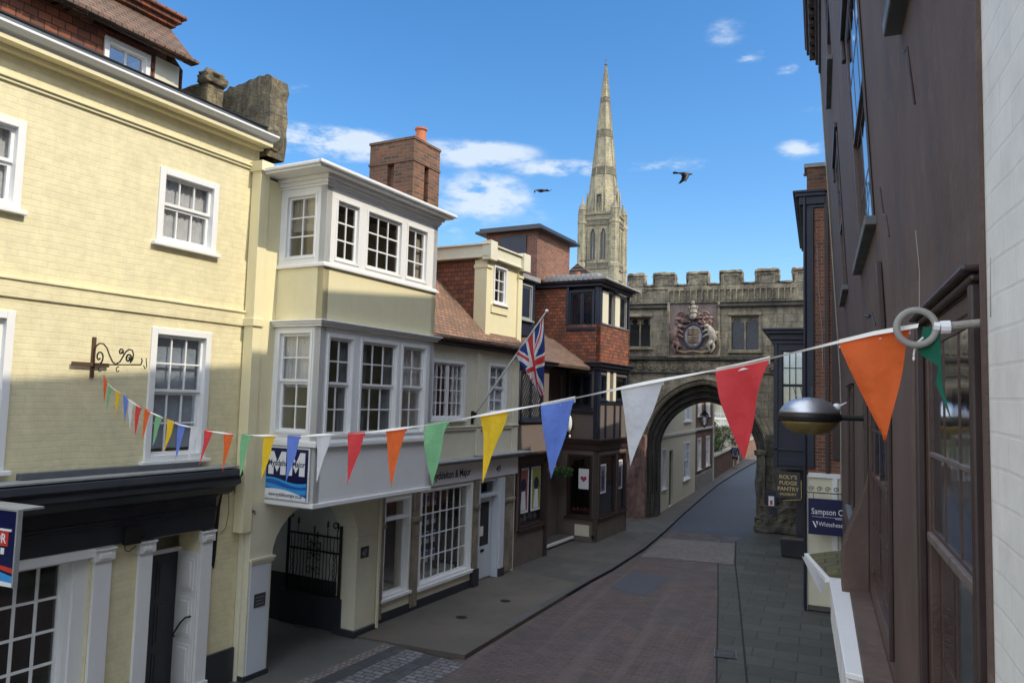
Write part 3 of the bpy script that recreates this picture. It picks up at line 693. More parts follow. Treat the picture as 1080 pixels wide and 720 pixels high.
MB(DS(0)).box(.1, D0+.0, S1+.0, S2, 2.585, 2.60).build('bay_soffit', M['white_dull'], B)
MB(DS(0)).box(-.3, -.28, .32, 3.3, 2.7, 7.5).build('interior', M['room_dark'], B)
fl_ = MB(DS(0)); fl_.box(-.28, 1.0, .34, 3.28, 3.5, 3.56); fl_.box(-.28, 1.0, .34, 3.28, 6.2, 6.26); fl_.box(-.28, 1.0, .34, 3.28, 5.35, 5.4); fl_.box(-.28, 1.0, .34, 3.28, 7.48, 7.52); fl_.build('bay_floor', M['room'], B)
window(B, TF, *up_f[0], 2, (3,), casing=.04, sill=0, proud=.012, fw=.05, bar=.025, glass='glass_dark')
window(B, TF, *up_f[1], 3, (3,), casing=.04, sill=0, proud=.012, fw=.05, bar=.025, glass='glass_dark')
window(B, TF, *up_f[2], 2, (3,), casing=.04, sill=0, proud=.012, fw=.05, bar=.025, curtain=('curtain_warm', 'sides'))
window(B, TN, *up_n[0], 2, (3,), casing=.04, sill=0, proud=.012, fw=.035, bar=.022, curtain=('curtain_warm', 'half'), glass='glass')
window(B, TF, *lo_f[0], 2, (2, 2), casing=.05, sill=0, meet=4.45, proud=.015, glass='glass_dark', curtain=('curtain', 'sides'), bar=.022)
window(B, TF, *lo_f[1], 3, (2, 2), casing=.05, sill=0, meet=4.45, proud=.015, glass='glass_dark', curtain=('curtain', 'sides'), bar=.022)
window(B, TF, *lo_f[2], 2, (2, 2), casing=.05, sill=0, meet=4.45, proud=.015, glass='glass', curtain=('curtain', 'half'), bar=.022)
window(B, TN, *lo_n[0], 2, (2, 2), casing=.05, sill=0, meet=4.48, proud=.015, glass='glass', curtain=('curtain', 'half'), bar=.022)
# brick chimney behind the oriel
ch = MB(DS(0)); x0, x1, y0, y1 = -1.55, -.35, 4.5, 5.5
for a in ((x0, x0+.5, y0, y1), (x1-.42, x1, y0, y0+.40), (x1-.42, x1, y1-.40, y1), (x0+.7, x1-.1, y0+.10, y1-.1)): pass
ch.box(x0, x1, y0, y1, 7.2, 8.15); ch.box(x0, x1, y0, y1, 9.35, 9.82)
ch.box(x0, x0+.50, y0, y1, 8.15, 9.35); ch.box(x0+.68, x1, y0, y0+.42, 8.15, 9.35); ch.box(x0+.68, x1, y1-.42, y1, 8.15, 9.35); ch.box(x0+.5, x1-.12, y0+.12, y1-.12, 8.15, 9.35)
ch.build('chimney', M['old_brick'], B, bevel=.012)
cf = MB(DS(0)); cf.box(x0-.02, x1+.02, y0-.02, y1+.02, 9.82, 9.88); cf.box(x0-.02, x1+.02, y0-.02, y1+.02, 9.34, 9.40); cf.build('chimney_course', M['old_brick'], B, bevel=.01)
MB(DS(0)).lathe([(.16, 9.86), (.17, 9.9), (.13, 9.93), (.115, 10.22), (.14, 10.24), (.14, 10.28), (.10, 10.28), (.1, 10.1)], (-.62, 5.1, 0), 18).build('chimney_pot', M['terracotta'], B, smooth=False)
# estate agent's board on the side of the oriel
sg = lroot('agent_sign', 'square navy blue and white sign with large letters MM under the oriel window', 'sign', S1-.01, .1, 2.66)
TS = lambda d, z, w: (d - .1, -.012 - w, z - 2.66)
MB(TS).box(.22, 1.06, 2.70, 3.46, 0, .03).build('board', M['sign_navy'], sg)
MB(TS).box(.195, 1.085, 2.68, 3.48, -.005, .015).build('frame', M['white'], sg)
w_ = MB(TS)
def wave(u0, u1, f, g, w, n=24):
    return [(u0+(u1-u0)*i/n, f(i/n), w) for i in range(n+1)], [(u0+(u1-u0)*i/n, g(i/n), w) for i in range(n+1)]
def band(mb, f, g, w, u0=.22, u1=1.06):
    a, b_ = wave(u0, u1, f, g, w); n = len(a); mb.add(a + b_, [(i, i+1, n+i+1, n+i) for i in range(n-1)])
band(w_, lambda t: 2.98+.035*math.sin(t*5+.6)-.05*t, lambda t: 2.70, .0308); w_.build('wave', M['sign_blue'], sg)
w_ = MB(TS); band(w_, lambda t: 2.99+.03*math.sin(t*5+1.0)-.02*t, lambda t: 2.955+.035*math.sin(t*5+.9)-.03*t, .0314); band(w_, lambda t: 2.90+.03*math.sin(t*4+1.8)-.02*t, lambda t: 2.84+.03*math.sin(t*4+1.8)-.03*t, .0314); w_.build('wave', M['sign_cyan'], sg)
w_ = MB(TS); band(w_, lambda t: 2.84-.10*t*t+.02*math.sin(t*3), lambda t: 2.70, .032); w_.build('wave', M['sign_white'], sg)
w_ = MB(TS)
for u in (.27, .655):                                             # two heavy letter Ms
    w_.prism([(u, 3.06), (u, 3.41), (u+.10, 3.41), (u+.18, 3.25), (u+.26, 3.41), (u+.36, 3.41), (u+.36, 3.06), (u+.25, 3.06), (u+.25, 3.22), (u+.18, 3.10), (u+.11, 3.22), (u+.11, 3.06)], .031, .034)
w_.build('lettering', M['sign_white'], sg)
w_ = MB(TS); w_.text('Myddelton Major', .64, 3.195, .125, .0345, align='CENTER', sx=.86, bold=True); w_.text('www.myddeltonmajor.co.uk', .64, 2.735, .085, .0326, align='CENTER', sx=.70, bold=True); w_.build('lettering', M['ink'], sg)
# iron gate leaf folded back against the passage wall
g = lroot('iron_gate', 'ornate wrought iron gate leaf standing in the dark carriage arch', 'gate', 2.47, 0, .62)
TG = lambda u, z, w: (u, -w, z - .62)
fr = MB(TG)
for u in (-.14, -1.42): fr.box(u-.02, u+.02, .62, 1.92 if u > -1 else 2.0, -.02, .02)
for z in (.66, 1.42, 1.70): fr.box(-1.42, -.14, z-.016, z+.016, -.012, .012)
fr.build('frame', M['iron'], g)
bs = MB(TG)
for k in range(1, 16):
    u = -1.42 + 1.28*k/16; top = 1.70 if k % 3 else 1.86
    if 6 <= k <= 10: top = 1.42 + (.28 - .05*abs(k-8)*1.2)
    if k % 2: bs.tube([(u + .012*math.sin(q*1.6)*(k in (1, 3, 13, 15)), .66+(top-.66)*q/12, 0) for q in range(13)], .0085, 5)
    else: bs.tube([(u, .66, 0), (u, top, 0)], .0085, 5)
    if not k % 3: bs.lathe([(.002, 0), (.03, .03), (.012, .05), (.022, .07), (.002, .14)], (u, top, 0), 6, axis='y')
bs.T = lambda u, z, w: TG(u, z, w)
bs.build('bar', M['iron'], g)
sc_ = MB(TG)
def gcurl(mb, cu, cz, r0, r1, a0, a1, rad=.009, n=22): mb.tube([(cu+(r0+(r1-r0)*i/n)*math.cos(R(a0+(a1-a0)*i/n)), cz+(r0+(r1-r0)*i/n)*math.sin(R(a0+(a1-a0)*i/n)), 0) for i in range(n+1)], rad, 5)
for cz in (.82, 1.05, 1.3, 1.5):
    for sg_ in (1, -1): gcurl(sc_, -.78+sg_*.10, cz, .085, .02, 180 if sg_ > 0 else 0, 180-430*sg_ if sg_ > 0 else 430)
gcurl(sc_, -.28, 1.90, .09, .02, -60, 330, .012); gcurl(sc_, -1.36, 2.02, .05, .015, -90, 300, .012); sc_.tube([(-.78, .66, 0), (-.78, 1.86, 0)], .014, 6)
for u in (-.28, -1.30):
    sc_.tube([(u, .66+k*.05, .0) if k % 2 else (u+.03, .66+k*.05, 0) for k in range(16)], .008, 5)
sc_.build('scrollwork', M['iron'], g)
# ---------------------------------------------------------------- C : cream shop with box dormer
c0 = 3.12
K = lroot('cream_shop', 'cream shop with small paned shopfront and a large box dormer in its tiled roof', 'shop', c0)
T = FS(c0, .10); DK = DS(c0)
kw = [(4.80, 6.15, 3.82, 5.10), (7.20, 8.10, 3.94, 5.14)]
MB(T).wall(c0+.32, 8.70, 2.62, 5.50, kw, .22).build('upper_wall', M['cream_pale'], K)
gh = [(3.38, 4.24, .46, 2.32), (4.56, 6.62, .44, 2.40), (6.92, 7.86, .02, 2.40)]
MB(T).wall(c0, 8.70, 0, 2.619, gh, .35).build('ground_floor_wall', M['cream_pale'], K)
shell(K, 'rear_walls', M['cream_pale'], -6.5, -.26, .0, 5.58, 0, 5.45, '+x')
MB(DK).box(-2.2, -2.15, c0+.1, 8.6, .1, 5.4).build('interior', M['room'], K)
MB(DK).box(-2.2, -.26, c0+.1, 8.6, 2.6, 2.7).build('floor_slab', M['room_dark'], K)
f = window(K, T, *kw[0], (3, 3), (4,), mullions=(5.475,), casing=.06, depth=-.05, bar=.02, sill=.05, curtain=('curtain', 'sides'))
f = window(K, T, *kw[1], 2, (2, 2), meet=4.55, casing=.06, depth=-.05, curtain=('curtain_blue', 'blind'), bar=.03)
sc = MB(T); sc.box(c0+.3, 8.72, 3.58, 3.64, 0, .04); sc.box(c0+.3, 8.72, 3.64, 3.67, 0, .06); sc.box(c0+.3, 8.71, 5.36, 5.42, 0, .03); sc.build('string_course', M['cream_pale'], K, bevel=.006)
pr = MB(T); pr.box(6.62, 6.86, 3.68, 5.36, 0, .04); pr.box(8.42, 8.70, 2.95, 5.36, 0, .04); pr.box(6.66, 6.84, 2.95, 3.58, 0, .05); pr.build('wall_strip', M['cream_pale'], K, bevel=.006)
gutter(K, T, 3.42, 8.85, 5.62, .05, .24, M['black'], .09)
MB(T).box(3.42, 8.8, 5.44, 5.50, 0, .16).build('eaves_board', M['black'], K)
rf = MB(DK); rf.hexa([(.30, c0+.25, 5.52), (.30, 8.72, 5.52), (-3.0, 8.72, 8.80), (-3.0, c0+.25, 8.80), (.34, c0+.25, 5.58), (.34, 8.72, 5.58), (-3.0, 8.72, 8.90), (-3.0, c0+.25, 8.90)])
rf.build('roof', M['roof_tile'], K)
MB(DK).quad((-3.0, c0+.25, 8.88), (-3.0, 8.72, 8.88), (-6.5, 8.72, 5.4), (-6.5, c0+.25, 5.4)).build('rear_roof', M['roof_tile'], K)
rt = MB(DK); rnd = random.Random(5)
for i in range(33): y = c0+.27+i*.165; rt.box(.25, .37+.02*rnd.random(), y, y+.158, 5.55+.01*rnd.random(), 5.59+.015*rnd.random())
rt.build('eaves_tiles', M['roof_tile'], K)
gb = MB(DK)
for s in (8.70,): gb.quad((.3, s, 5.5), (-3.0, s, 8.85), (-6.5, s, 5.4))
gb.build('gable', M['red_brick'], K)
# box dormer
dm = [(7.40, 8.06, 6.62, 7.56)]
MB(FS(c0, .04)).wall(7.04, 8.80, 5.62, 7.66, dm, .2).build('dormer_wall', M['cream'], K)
window(K, FS(c0, .04), *dm[0], 2, (3,), casing=.05, depth=-.04, sill=.04, bar=.025)
MB(FS(c0, .04)).box(7.30, 8.14, 6.38, 6.58, 0, .03).build('dormer_panel', M['cream'], K)
pp = MB(DK); pp.box(-.26, .09, 7.0, 7.22, 5.62, 7.62); pp.box(-.15, .09, 8.62, 8.84, 5.62, 7.62); pp.box(-.28, .12, 6.98, 7.24, 7.42, 7.50); pp.box(-.2, .12, 8.6, 8.86, 7.42, 7.50); pp.build('dormer_pilaster', M['cream'], K, bevel=.008)
MB(DK).add([(-.26, 7.03, 5.9), (-.26, 7.03, 7.62), (-2.2, 7.03, 7.62), (-2.2, 7.03, 7.9)], [(0, 1, 2)]).build('dormer_cheek', M['tile_hung'], K)
MB(DK).add([(-.1, 8.72, 5.7), (-.1, 8.72, 7.62), (-2.2, 8.72, 7.62)], [(0, 1, 2)]).build('dormer_cheek', M['tile_hung'], K)
fc = MB(DK)
fc.box(-2.6, .13, 6.93, 6.99, 7.70, 7.96); fc.box(.05, .15, 6.93, 8.92, 7.70, 7.96); fc.box(-2.6, .13, 8.86, 8.92, 7.70, 7.96)
fc.box(.00, .24, 6.9, 7.22, 7.60, 8.06); fc.box(-.05, .24, 8.62, 8.98, 7.60, 8.06)
for z, e in ((7.96, .05), (7.66, .03)): fc.box(-2.6, .15+e, 6.93-e, 8.92+e, z, z+.04)
fc.build('dormer_fascia', M['cream_pale'], K, bevel=.008)
MB(DK).box(-2.7, .1, 6.99, 8.86, 7.9, 8.03).build('dormer_roof', M['lead'], K)
# shopfront
sf = MB(T)
sf.box(4.30, 8.72, 2.44, 2.86, 0, .06); sf.build('shop_fascia', M['white'], K, bevel=.006)
co = MB(T); co.box(3.42, 8.95, 2.86, 2.92, 0, .14); co.box(3.42, 9.0, 2.92, 2.96, 0, .30); co.box(6.62, 9.0, 2.96, 3.0, 0, .33); co.build('shop_cornice', M['lead_pale'], K, bevel=.01)
MB(T).text('Myddelton & Major', 4.86, 2.57, .23, .0625, bold=True, sx=.86).build('lettering', M['ink'], K)
MB(T).text('49', 7.60, 2.55, .22, .0625, bold=True).build('numeral', M['ink'], K)
window(K, T, 3.38, 4.24, .46, 2.32, 1, (1,), casing=.05, depth=-.12, proud=.02, sill=.06, fw=.04, glass='glass', name='shop_window')
MB(T).box(3.43, 4.19, 1.90, 1.95, -.14, .0).build('transom', M['white'], K)
window(K, T, 4.56, 6.62, .44, 2.40, 7, (4,), casing=.06, depth=-.10, proud=.025, sill=.07, bar=.022, glass='glass', name='shop_window')
ds_ = MB(DK); ds_.box(-1.5, -.3, 3.4, 4.3, .05, .5); ds_.box(-1.5, -.3, 4.6, 6.6, .05, .48); ds_.build('window_bed', M['white_dull'], K)
dp = MB(T)
rnd = random.Random(11)
for r_ in range(4):
    for c_ in range(5): dp.box(4.68+c_*.25, 4.86+c_*.25, .72+r_*.40, .98+r_*.40, -.48, -.47)
dp.build('property_card', M['white_dull'], K)
dp = MB(T)
for r_ in range(4):
    for c_ in range(5): dp.box(4.70+c_*.25, 4.84+c_*.25, .82+r_*.40, .96+r_*.40, -.468, -.466)
dp.build('property_photo', M['sign_blue'], K)
MB(T).box(6.0, 6.12, .5, 2.3, -.62, -.5).build('display_post', M['maroon'], K)
MB(T).box(3.75, 4.16, .5, 2.25, -.72, -.70).build('display_screen', M['cream_pale'], K)
for a0, a1, b1 in ((3.16, 3.36, 2.55), (4.28, 4.50, 2.42), (6.66, 6.86, 2.42), (8.12, 8.56, 2.42)):
    p_ = MB(T); p_.box(a0, a1, .10, b1, 0, .06); p_.box(a0-.025, a1+.025, 1.78, 1.88, 0, .10); p_.build('stone_pier', M['stone_jamb'], K, bevel=.02, jitter=.004)
fp = MB(T); fp.box(6.62, 6.88, 0, .42, 0, .09); fp.box(7.88, 8.12, 0, .22, 0, .07); fp.box(3.12, 6.62, .0, .20, 0, .03); fp.build('plinth', M['black'], K, bevel=.008)
door = MB(T); door.box(6.98, 7.82, .04, 1.98, -.20, -.16); door.quad
for a0, a1, b0, b1 in ((7.0, 7.12, .06, 1.96), (7.68, 7.8, .06, 1.96), (7.12, 7.68, 1.84, 1.96), (7.12, 7.68, .06, .80)): door.box(a0, a1, b0, b1, -.16, -.145)
d_ = door.build('door', M['door_white'], K, bevel=.004)
MB(T).box(7.13, 7.67, .82, 1.83, -.155, -.150).build('door_glass', M['room_dark'], d_)
MB(T).box(7.18, 7.42, 1.05, 1.28, -.149, -.146).build('notice', M['sign_white'], d_)
MB(T).box(7.30, 7.46, .68, .74, -.144, -.132).build('letter_slot', M['iron'], d_)
fr = MB(T); fr.box(6.92, 6.98, 0, 2.40, -.22, .02); fr.box(7.82, 7.88, 0, 2.40, -.22, .02); fr.box(6.98, 7.82, 1.98, 2.05, -.22, .0); fr.box(6.98, 7.82, 2.34, 2.40, -.22, .0); fr.box(7.88, 8.10, .22, 2.40, .0, .05); fr.build('door_frame', M['door_white'], K, bevel=.005)
MB(T).quad((6.98, 2.05, -.15), (7.82, 2.05, -.15), (7.82, 2.34, -.15), (6.98, 2.34, -.15)).build('fanlight', M['glass_dark'], K)
MB(T).tube([(3.08, 2.6, .16), (3.08, .05, .16)], .035, 10).build('drainpipe', M['pipe'], K)
MB(T).tube([(7.16, 6.6, -.02), (7.16, 6.2, -.02), (7.20, 6.0, -.02), (7.20, 5.7, -.02)], .01, 6).build('cable', M['cream'], K)
# flagpole and flag
fs = lroot('flag_pole', 'pale angled flagpole fixed to the cream shop front', 'flagpole', 6.5, .1, 3.86)
MB(lambda s, z, w: (w, s, z)).tube([(0, 0, .02), (.10, 2.37, 1.76)], .024, 10, r2=.017).build('pole', M['white_dull'], fs)
MB(lambda s, z, w: (w, s, z)).blob((.10, 2.41, 1.79), (.04, .04, .04), 2).build('finial', M['white'], fs)
bk = MB(lambda s, z, w: (w, s, z)); bk.box(-.05, .05, -.15, .15, -.01, .02); bk.tube([(0, -.05, .0), (.005, .12, .10)], .035, 10); bk.build('wall_socket', M['iron'], fs)
def jack(u, v):
    x = (u-.5)*2; y = (v-.5)     # 2:1 flag, x in -1..1, y in -.5..+.5
    if abs(x) < .10 or abs(y) < .10: return 1
    if abs(x) < .1667 or abs(y) < .1667: return 2
    d1 = (y*2 - x)/math.sqrt(5)*1.0; d2 = (y*2 + x)/math.sqrt(5)*1.0
    d1 = (y - x*.5)/1.118; d2 = (y + x*.5)/1.118
    for d, sgn in ((d1, 1), (d2, -1)):
        k = d if (x > 0) == (sgn > 0) else -d
        if -.067 < k < 0: return 1
    if abs(d1) < .10 or abs(d2) < .10: return 2
    return 0
fg = MB(lambda s, z, w: (w, s, z)); NU, NV = 90, 44; pts = []
for j in range(NV+1):
    h = j/NV                                                     # along the hoist, 0 at the top of the pole
    q = .97 - .36*h; hp = (.10*q, 2.37*q, .02+1.74*q)
    for i in range(NU+1):
        u = i/NU
        ex = 1.60 + .13*(1-h) - .05*h; ez = .52 + .20*h
        a = u**.92; w = hp[2]*(1-a)+ex*a; z = hp[1]*(1-a)+ez*a - .10*math.sin(PI*a)*h
        amp = .045 + .09*a
        s_ = hp[0] + amp*math.sin(h*13+u*2.0)*min(1, a*3) + .03*math.sin(h*5+u*5)
        w += .018*math.sin(h*11+u*6)*a
        pts.append((s_, z, w))
base = 0; fg.v = [fg.T(*p) for p in pts]
for j in range(NV):
    for i in range(NU):
        fg.f.append([j*(NU+1)+i, j*(NU+1)+i+1, (j+1)*(NU+1)+i+1, (j+1)*(NU+1)+i]); fg.m.append(jack((i+.5)/NU, 1-(j+.5)/NV))
fl = fg.build('union_flag', [M['j_b'], M['j_r'], M['j_w']], None, smooth=True, recalc=False)
fl.location = fs.location; fl.rotation_euler = fs.rotation_euler
tag(fl, 'red white and blue union flag drooping from the angled pole', 'flag')

# ---------------------------------------------------------------- D : dark timber and tile-hung corner shop
d0 = 8.72
D = lroot('tile_hung_shop', 'dark brown shop with tile hung upper floors, lattice windows and a jettied corner', 'shop', d0)
DD = DS(d0); T = FS(d0, 0)
SW = [(9.12, 10.62, .95, 2.62)]
MB(T).wall(d0, 10.76, 0, 2.95, SW, .3).build('ground_floor_wall', M['taupe'], D)
window(D, T, 9.12, 10.62, .95, 2.62, 1, (1,), frame='maroon', casing=.07, depth=-.08, sill=.06, name='shop_window', glass='glass_dark')
u1 = [(9.05, 10.4, 3.75, 5.1)]
MB(T).wall(d0, 10.76, 2.95, 5.30, u1, .2).build('upper_wall', M['taupe'], D)
window(D, T, *u1[0], 1, (1,), mullions=(9.72,), frame='navy', casing=.07, lattice=True, glass='glass_dark', sill=.05, depth=-.04)
cr = MB(T); cr.box(8.76, 10.86, 2.72, 2.86, 0, .12); cr.box(8.76, 10.9, 2.86, 2.92, 0, .22); cr.box(8.74, 8.90, 0.9, 2.72, 0, .06); cr.box(10.62, 10.78, .0, 2.72, 0, .05); cr.build('shop_cornice', M['maroon'], D, bevel=.01)
def poster(parent, T, u0, u1, v0, v1, w, bg, fg_, kind=0):
    p = MB(T).box(u0, u1, v0, v1, w, w+.006).build('poster', M['sign_white'], parent)
    du = (u1-u0)*.1; q = MB(T); q.quad((u0+du, v0+du, w+.008), (u1-du, v0+du, w+.008), (u1-du, v1-du, w+.008), (u0+du, v1-du, w+.008)); q.build('print', bg, p)
    um, vm = (u0+u1)/2, (v0+v1)/2; q = MB(T); r_ = (u1-u0)*.26
    if kind == 0:     # a dark head-and-shoulders shape over pale clothes
        q.quad(*[(um+r_*math.cos(a*PI/8), vm+(v1-v0)*.12+r_*1.1*math.sin(a*PI/8), w+.010) for a in range(16)])
        q.build('figure', M['ink'], p); q = MB(T)
        q.quad((um-r_, v0+du*1.2, w+.0105), (um+r_, v0+du*1.2, w+.0105), (um+r_*.6, vm-.02, w+.0105), (um-r_*.6, vm-.02, w+.0105)); q.build('figure', M['sign_white'], p)
    elif kind == 1:   # a heart
        pts = []
        for a in range(40):
            t = a*2*PI/40; pts.append((um+.019*(u1-u0)*16*math.sin(t)**3, vm+.019*(u1-u0)*(13*math.cos(t)-5*math.cos(2*t)-2*math.cos(3*t)-math.cos(4*t)), w+.010))
        q.quad(*pts); q.build('figure', fg_, p)
    else:
        q.box(um-r_*.7, um+r_*.7, v0+du*2, vm+.1, w+.008, w+.0095); q.blob((um, vm+.18, w+.009), (r_*.6, r_*.7, .002), 1); q.build('figure', fg_, p)
M['p_red'] = plain('print_dull_red', (.30,.10,.09), .6); M['p_green'] = plain('print_yellow_green', (.32,.34,.06), .6); M['p_grey'] = plain('print_grey', (.22,.22,.25), .6); M['p_pink'] = plain('print_pink', (.45,.05,.09), .6)
poster(D, T, 9.19, 9.80, 1.32, 2.50, -.075, M['p_red'], None, 0); poster(D, T, 9.95, 10.55, 1.32, 2.50, -.075, M['p_green'], None, 0)
gd = MB(T); rnd = random.Random(4)
for k in range(9): gd.blob((9.25+k*.16, 1.10+.04*rnd.random(), -.22-.1*rnd.random()), (.07, .06+.05*rnd.random(), .06), 1, .4, k)
gd.build('window_display', M['white_dull'], D)
# roof over the near part
rf = MB(DD); rf.hexa([(.22, d0, 5.26), (.22, 13.38, 5.26), (-1.9, 13.38, 6.70), (-1.9, d0, 6.70), (.24, d0, 5.34), (.24, 13.38, 5.34), (-1.9, 13.38, 6.80), (-1.9, d0, 6.80)]); rf.build('lower_roof', M['roof_tile2'], D)
gutter(D, T, d0+.05, 10.85, 5.36, .02, .28, M['navy'], .1)
# small lattice dormer
dmr = [(9.12, 9.76, 6.42, 7.38)]
MB(FS(d0, -.1)).wall(9.0, 9.95, 6.0, 7.5, dmr, .15).build('dormer_wall', M['navy'], D)
window(D, FS(d0, -.1), *dmr[0], 1, (1,), frame='lead_pale', casing=.05, lattice=True, glass='glass_dark', sill=.04, depth=-.03)
MB(DD).box(-2.0, .02, 8.94, 10.05, 7.5, 7.62).build('dormer_roof', M['lead_pale'], D, bevel=.01)
MB(DD).box(-2.0, -.12, 9.0, 9.95, 6.0, 7.5).build('dormer_cheek', M['navy'], D)
# main block behind + rear
blk = MB(DD); blk.box(-6.5, -1.80, d0+.02, 16.1, 0, 7.98); blk.build('rear_walls', M['tile_hung'], D)
# recess with door and steps
TR = FS(d0, -.85)
MB(TR).wall(10.76, 13.38, 0, 5.3, [(11.4, 12.3, .2, 2.35)], .2).build('recess_wall', M['taupe'], D)
MB(TR).box(11.42, 12.28, .22, 2.33, -.12, -.08).build('door', M['maroon'], D, bevel=.01)
MB(DD).box(-.85, -.3, 10.70, 10.76, 0, 5.3).build('return_wall', M['taupe'], D)
MB(DD).box(-.84, -.30, 10.80, 13.34, .0, .17).build('step', M['slabs'], D, bevel=.02); MB(DD).box(-.30, -.24, 10.80, 13.30, .10, .172).build('step_nosing', M['white'], D)
# jettied corner bay : street face d=.44, near face s=13.40
TE = FS(d0, .44); TNn = FN(d0, 13.40); e0, e1 = 13.40, 16.10
def bayfloor(name, z0, z1, mat, he, hn, dmin, th=.12, dd=0.0):
    mb = MB(sh(TE, 0, 0, dd)); mb.wall(e0-dd, e1, z0, z1, he, th); mb.T = sh(TNn, 0, 0, dd); mb.wall(dmin, .44+dd, z0, z1, hn, th); mb.T = lambda d, z, w: (d, e1-d0+w, z); mb.wall(dmin, .44+dd, z0, z1, [], th)
    return mb.build(name, mat, D)
g_e = [(13.58, 15.05, .74, 2.66), (15.2, 15.98, .74, 2.66)]; g_n = [(-.55, .30, .74, 2.66)]
bayfloor('bay_ground_wall', 0, 2.8, M['taupe'], g_e, g_n, -.85)
for h in g_e: window(D, TE, *h, 1, (1,), frame='maroon', casing=.06, sill=.05, depth=-.05, glass='glass_dark', name='shop_window')
window(D, TNn, *g_n[0], 1, (1,), frame='maroon', casing=.06, sill=.05, depth=-.05, glass='glass_dark', name='shop_window')
poster(D, TNn, -.18, .16, 1.60, 2.22, -.045, M['sign_white'], M['p_pink'], 1)
poster(D, TE, 13.72, 14.28, 1.45, 2.35, -.045, M['p_grey'], M['ink'], 2); poster(D, TE, 15.3, 15.78, 1.45, 2.4, -.045, M['p_grey'], M['ink'], 2)
MB(TNn).box(-.26, .22, .18, .52, 0, .012).build('notice_board', M['cream_pale'], D); MB(TNn).box(.30, .40, .12, .24, 0, .01).build('air_vent', M['iron'], D)
gd = MB(TNn)
for k in range(6): gd.blob((-.42+k*.13, .92, -.25), (.07, .08+.03*(k % 2), .06), 1, .4, k)
gd.build('window_display', M['p_red'], D)
bc = MB(); 
def bround(mb, z0, z1, e, dm=-.8): mb.T = DD; mb.box(dm, .44+e, e0-e, e0, z0, z1); mb.box(.44, .44+e, e0, e1, z0, z1)
for z0, z1, e in ((2.80, 3.02, .05), (3.02, 3.10, .13), (3.10, 3.15, .18)): bround(bc, z0, z1, e)
bc.build('bay_cornice', M['maroon'], D, bevel=.008)
h_e = [(14.60, 15.2, 4.35, 5.12)]; h_n = [(-.50, .20, 4.15, 5.16), (-1.12, -.82, 4.3, 5.1)]
bayfloor('bay_first_floor_wall', 3.15, 5.28, M['taupe'], [(13.55, 14.0, 4.35, 5.15), (14.95, 15.9, 4.35, 5.15)], [(-.50, .22, 4.10, 5.16), (-1.12, -.78, 4.2, 5.1)], -1.8)
for h in ((13.55, 14.0, 4.35, 5.15), (14.95, 15.9, 4.35, 5.15)): window(D, TE, *h, 1, (1,), frame='navy', casing=.05, sill=.04, glass='glass_dark', depth=-.04)
window(D, TNn, -.50, .22, 4.10, 5.16, 1, (1,), mullions=(-.14,), frame='navy', casing=.05, lattice=True, glass='glass_dark', sill=.04, depth=-.04)
window(D, TNn, -1.12, -.78, 4.2, 5.1, 1, (1,), frame='grey_timber', casing=.06, sill=.04, depth=-.04, glass='glass_dark')
tb = MB()
tb.T = TE
for a0, a1, b0, b1 in ((13.40, 13.52, 3.15, 5.28), (13.95, 14.06, 3.15, 4.3), (14.75, 14.86, 3.15, 4.3), (13.5, 16.1, 4.22, 4.33), (15.98, 16.1, 3.15, 5.28), (15.3, 15.4, 3.15, 4.3)): tb.box(a0, a1, b0, b1, 0, .035)
tb.T = TNn
for a0, a1, b0, b1 in ((.30, .44, 3.15, 5.28), (-.66, -.54, 3.15, 5.28), (-1.3, .3, 3.9, 4.0)): tb.box(a0, a1, b0, b1, 0, .035)
tb.build('timber_frame', M['navy'], D, bevel=.008)
tb = MB(TE); tb.box(14.06, 14.30, 4.33, 5.28, .0, .03); tb.box(14.62, 14.86, 4.33, 5.28, 0, .03); tb.build('pale_post', M['cream_pale'], D, bevel=.006)
MB(TNn).box(-1.34, -.70, 4.02, 5.26, .001, .03).build('grey_surround', M['grey_timber'], D) if False else None
bc = MB()
for z0, z1, e in ((5.28, 5.38, .08), (5.38, 5.48, .16), (5.48, 5.52, .22)): bround(bc, z0, z1, e, -1.8)
bc.build('jetty_beam', M['navy'], D, bevel=.01)
t_e = [(13.56, 13.78, 6.76, 7.74), (14.12, 14.56, 6.76, 7.74), (14.92, 15.3, 6.76, 7.74)]; t_n = [(-.62, .20, 6.62, 7.74)]
bayfloor('bay_top_wall', 6.66, 7.9, M['navy'], [], [], -1.8, .05, -.12)
bayfloor('tile_hanging', 5.52, 6.70, M['tile_hung'], [], [], -1.8, .12, .03)
MB(TNn).box(-1.8, -.66, 6.70, 7.86, .0-.1, .03).build('tile_hanging', M['tile_hung'], D)
window(D, TNn, -.62, .26, 6.62, 7.80, 1, (1,), mullions=(-.18,), frame='navy', casing=.07, lattice=True, glass='glass_dark', sill=.10, depth=-.06)
tb = MB(TE)
for a0, a1 in ((13.40, 13.52), (16.0, 16.10)): tb.box(a0, a1, 6.7, 7.9, -.12, .02)
tb.T = TNn; tb.box(.28, .42, 6.7, 7.9, -.1, .02); tb.box(-.70, -.6, 6.7, 7.9, 0, .06); tb.build('corner_post', M['navy'], D, bevel=.01)
tb = MB(TE)
for a0, a1 in ((13.66, 14.16), (14.78, 15.22)): tb.box(a0, a1, 6.76, 7.80, -.12, -.01)
tb.build('pale_post', M['cream_pale'], D, bevel=.006)
window(D, TE, 14.20, 14.70, 6.74, 7.86, 1, (1,), frame='grey_timber', casing=.03, sill=0, glass='glass_dark', depth=-.09, proud=-.03)
window(D, TE, 15.25, 15.95, 6.74, 7.86, 1, (1,), frame='grey_timber', casing=.05, sill=0, glass='glass_dark', depth=-.09, proud=-.03)
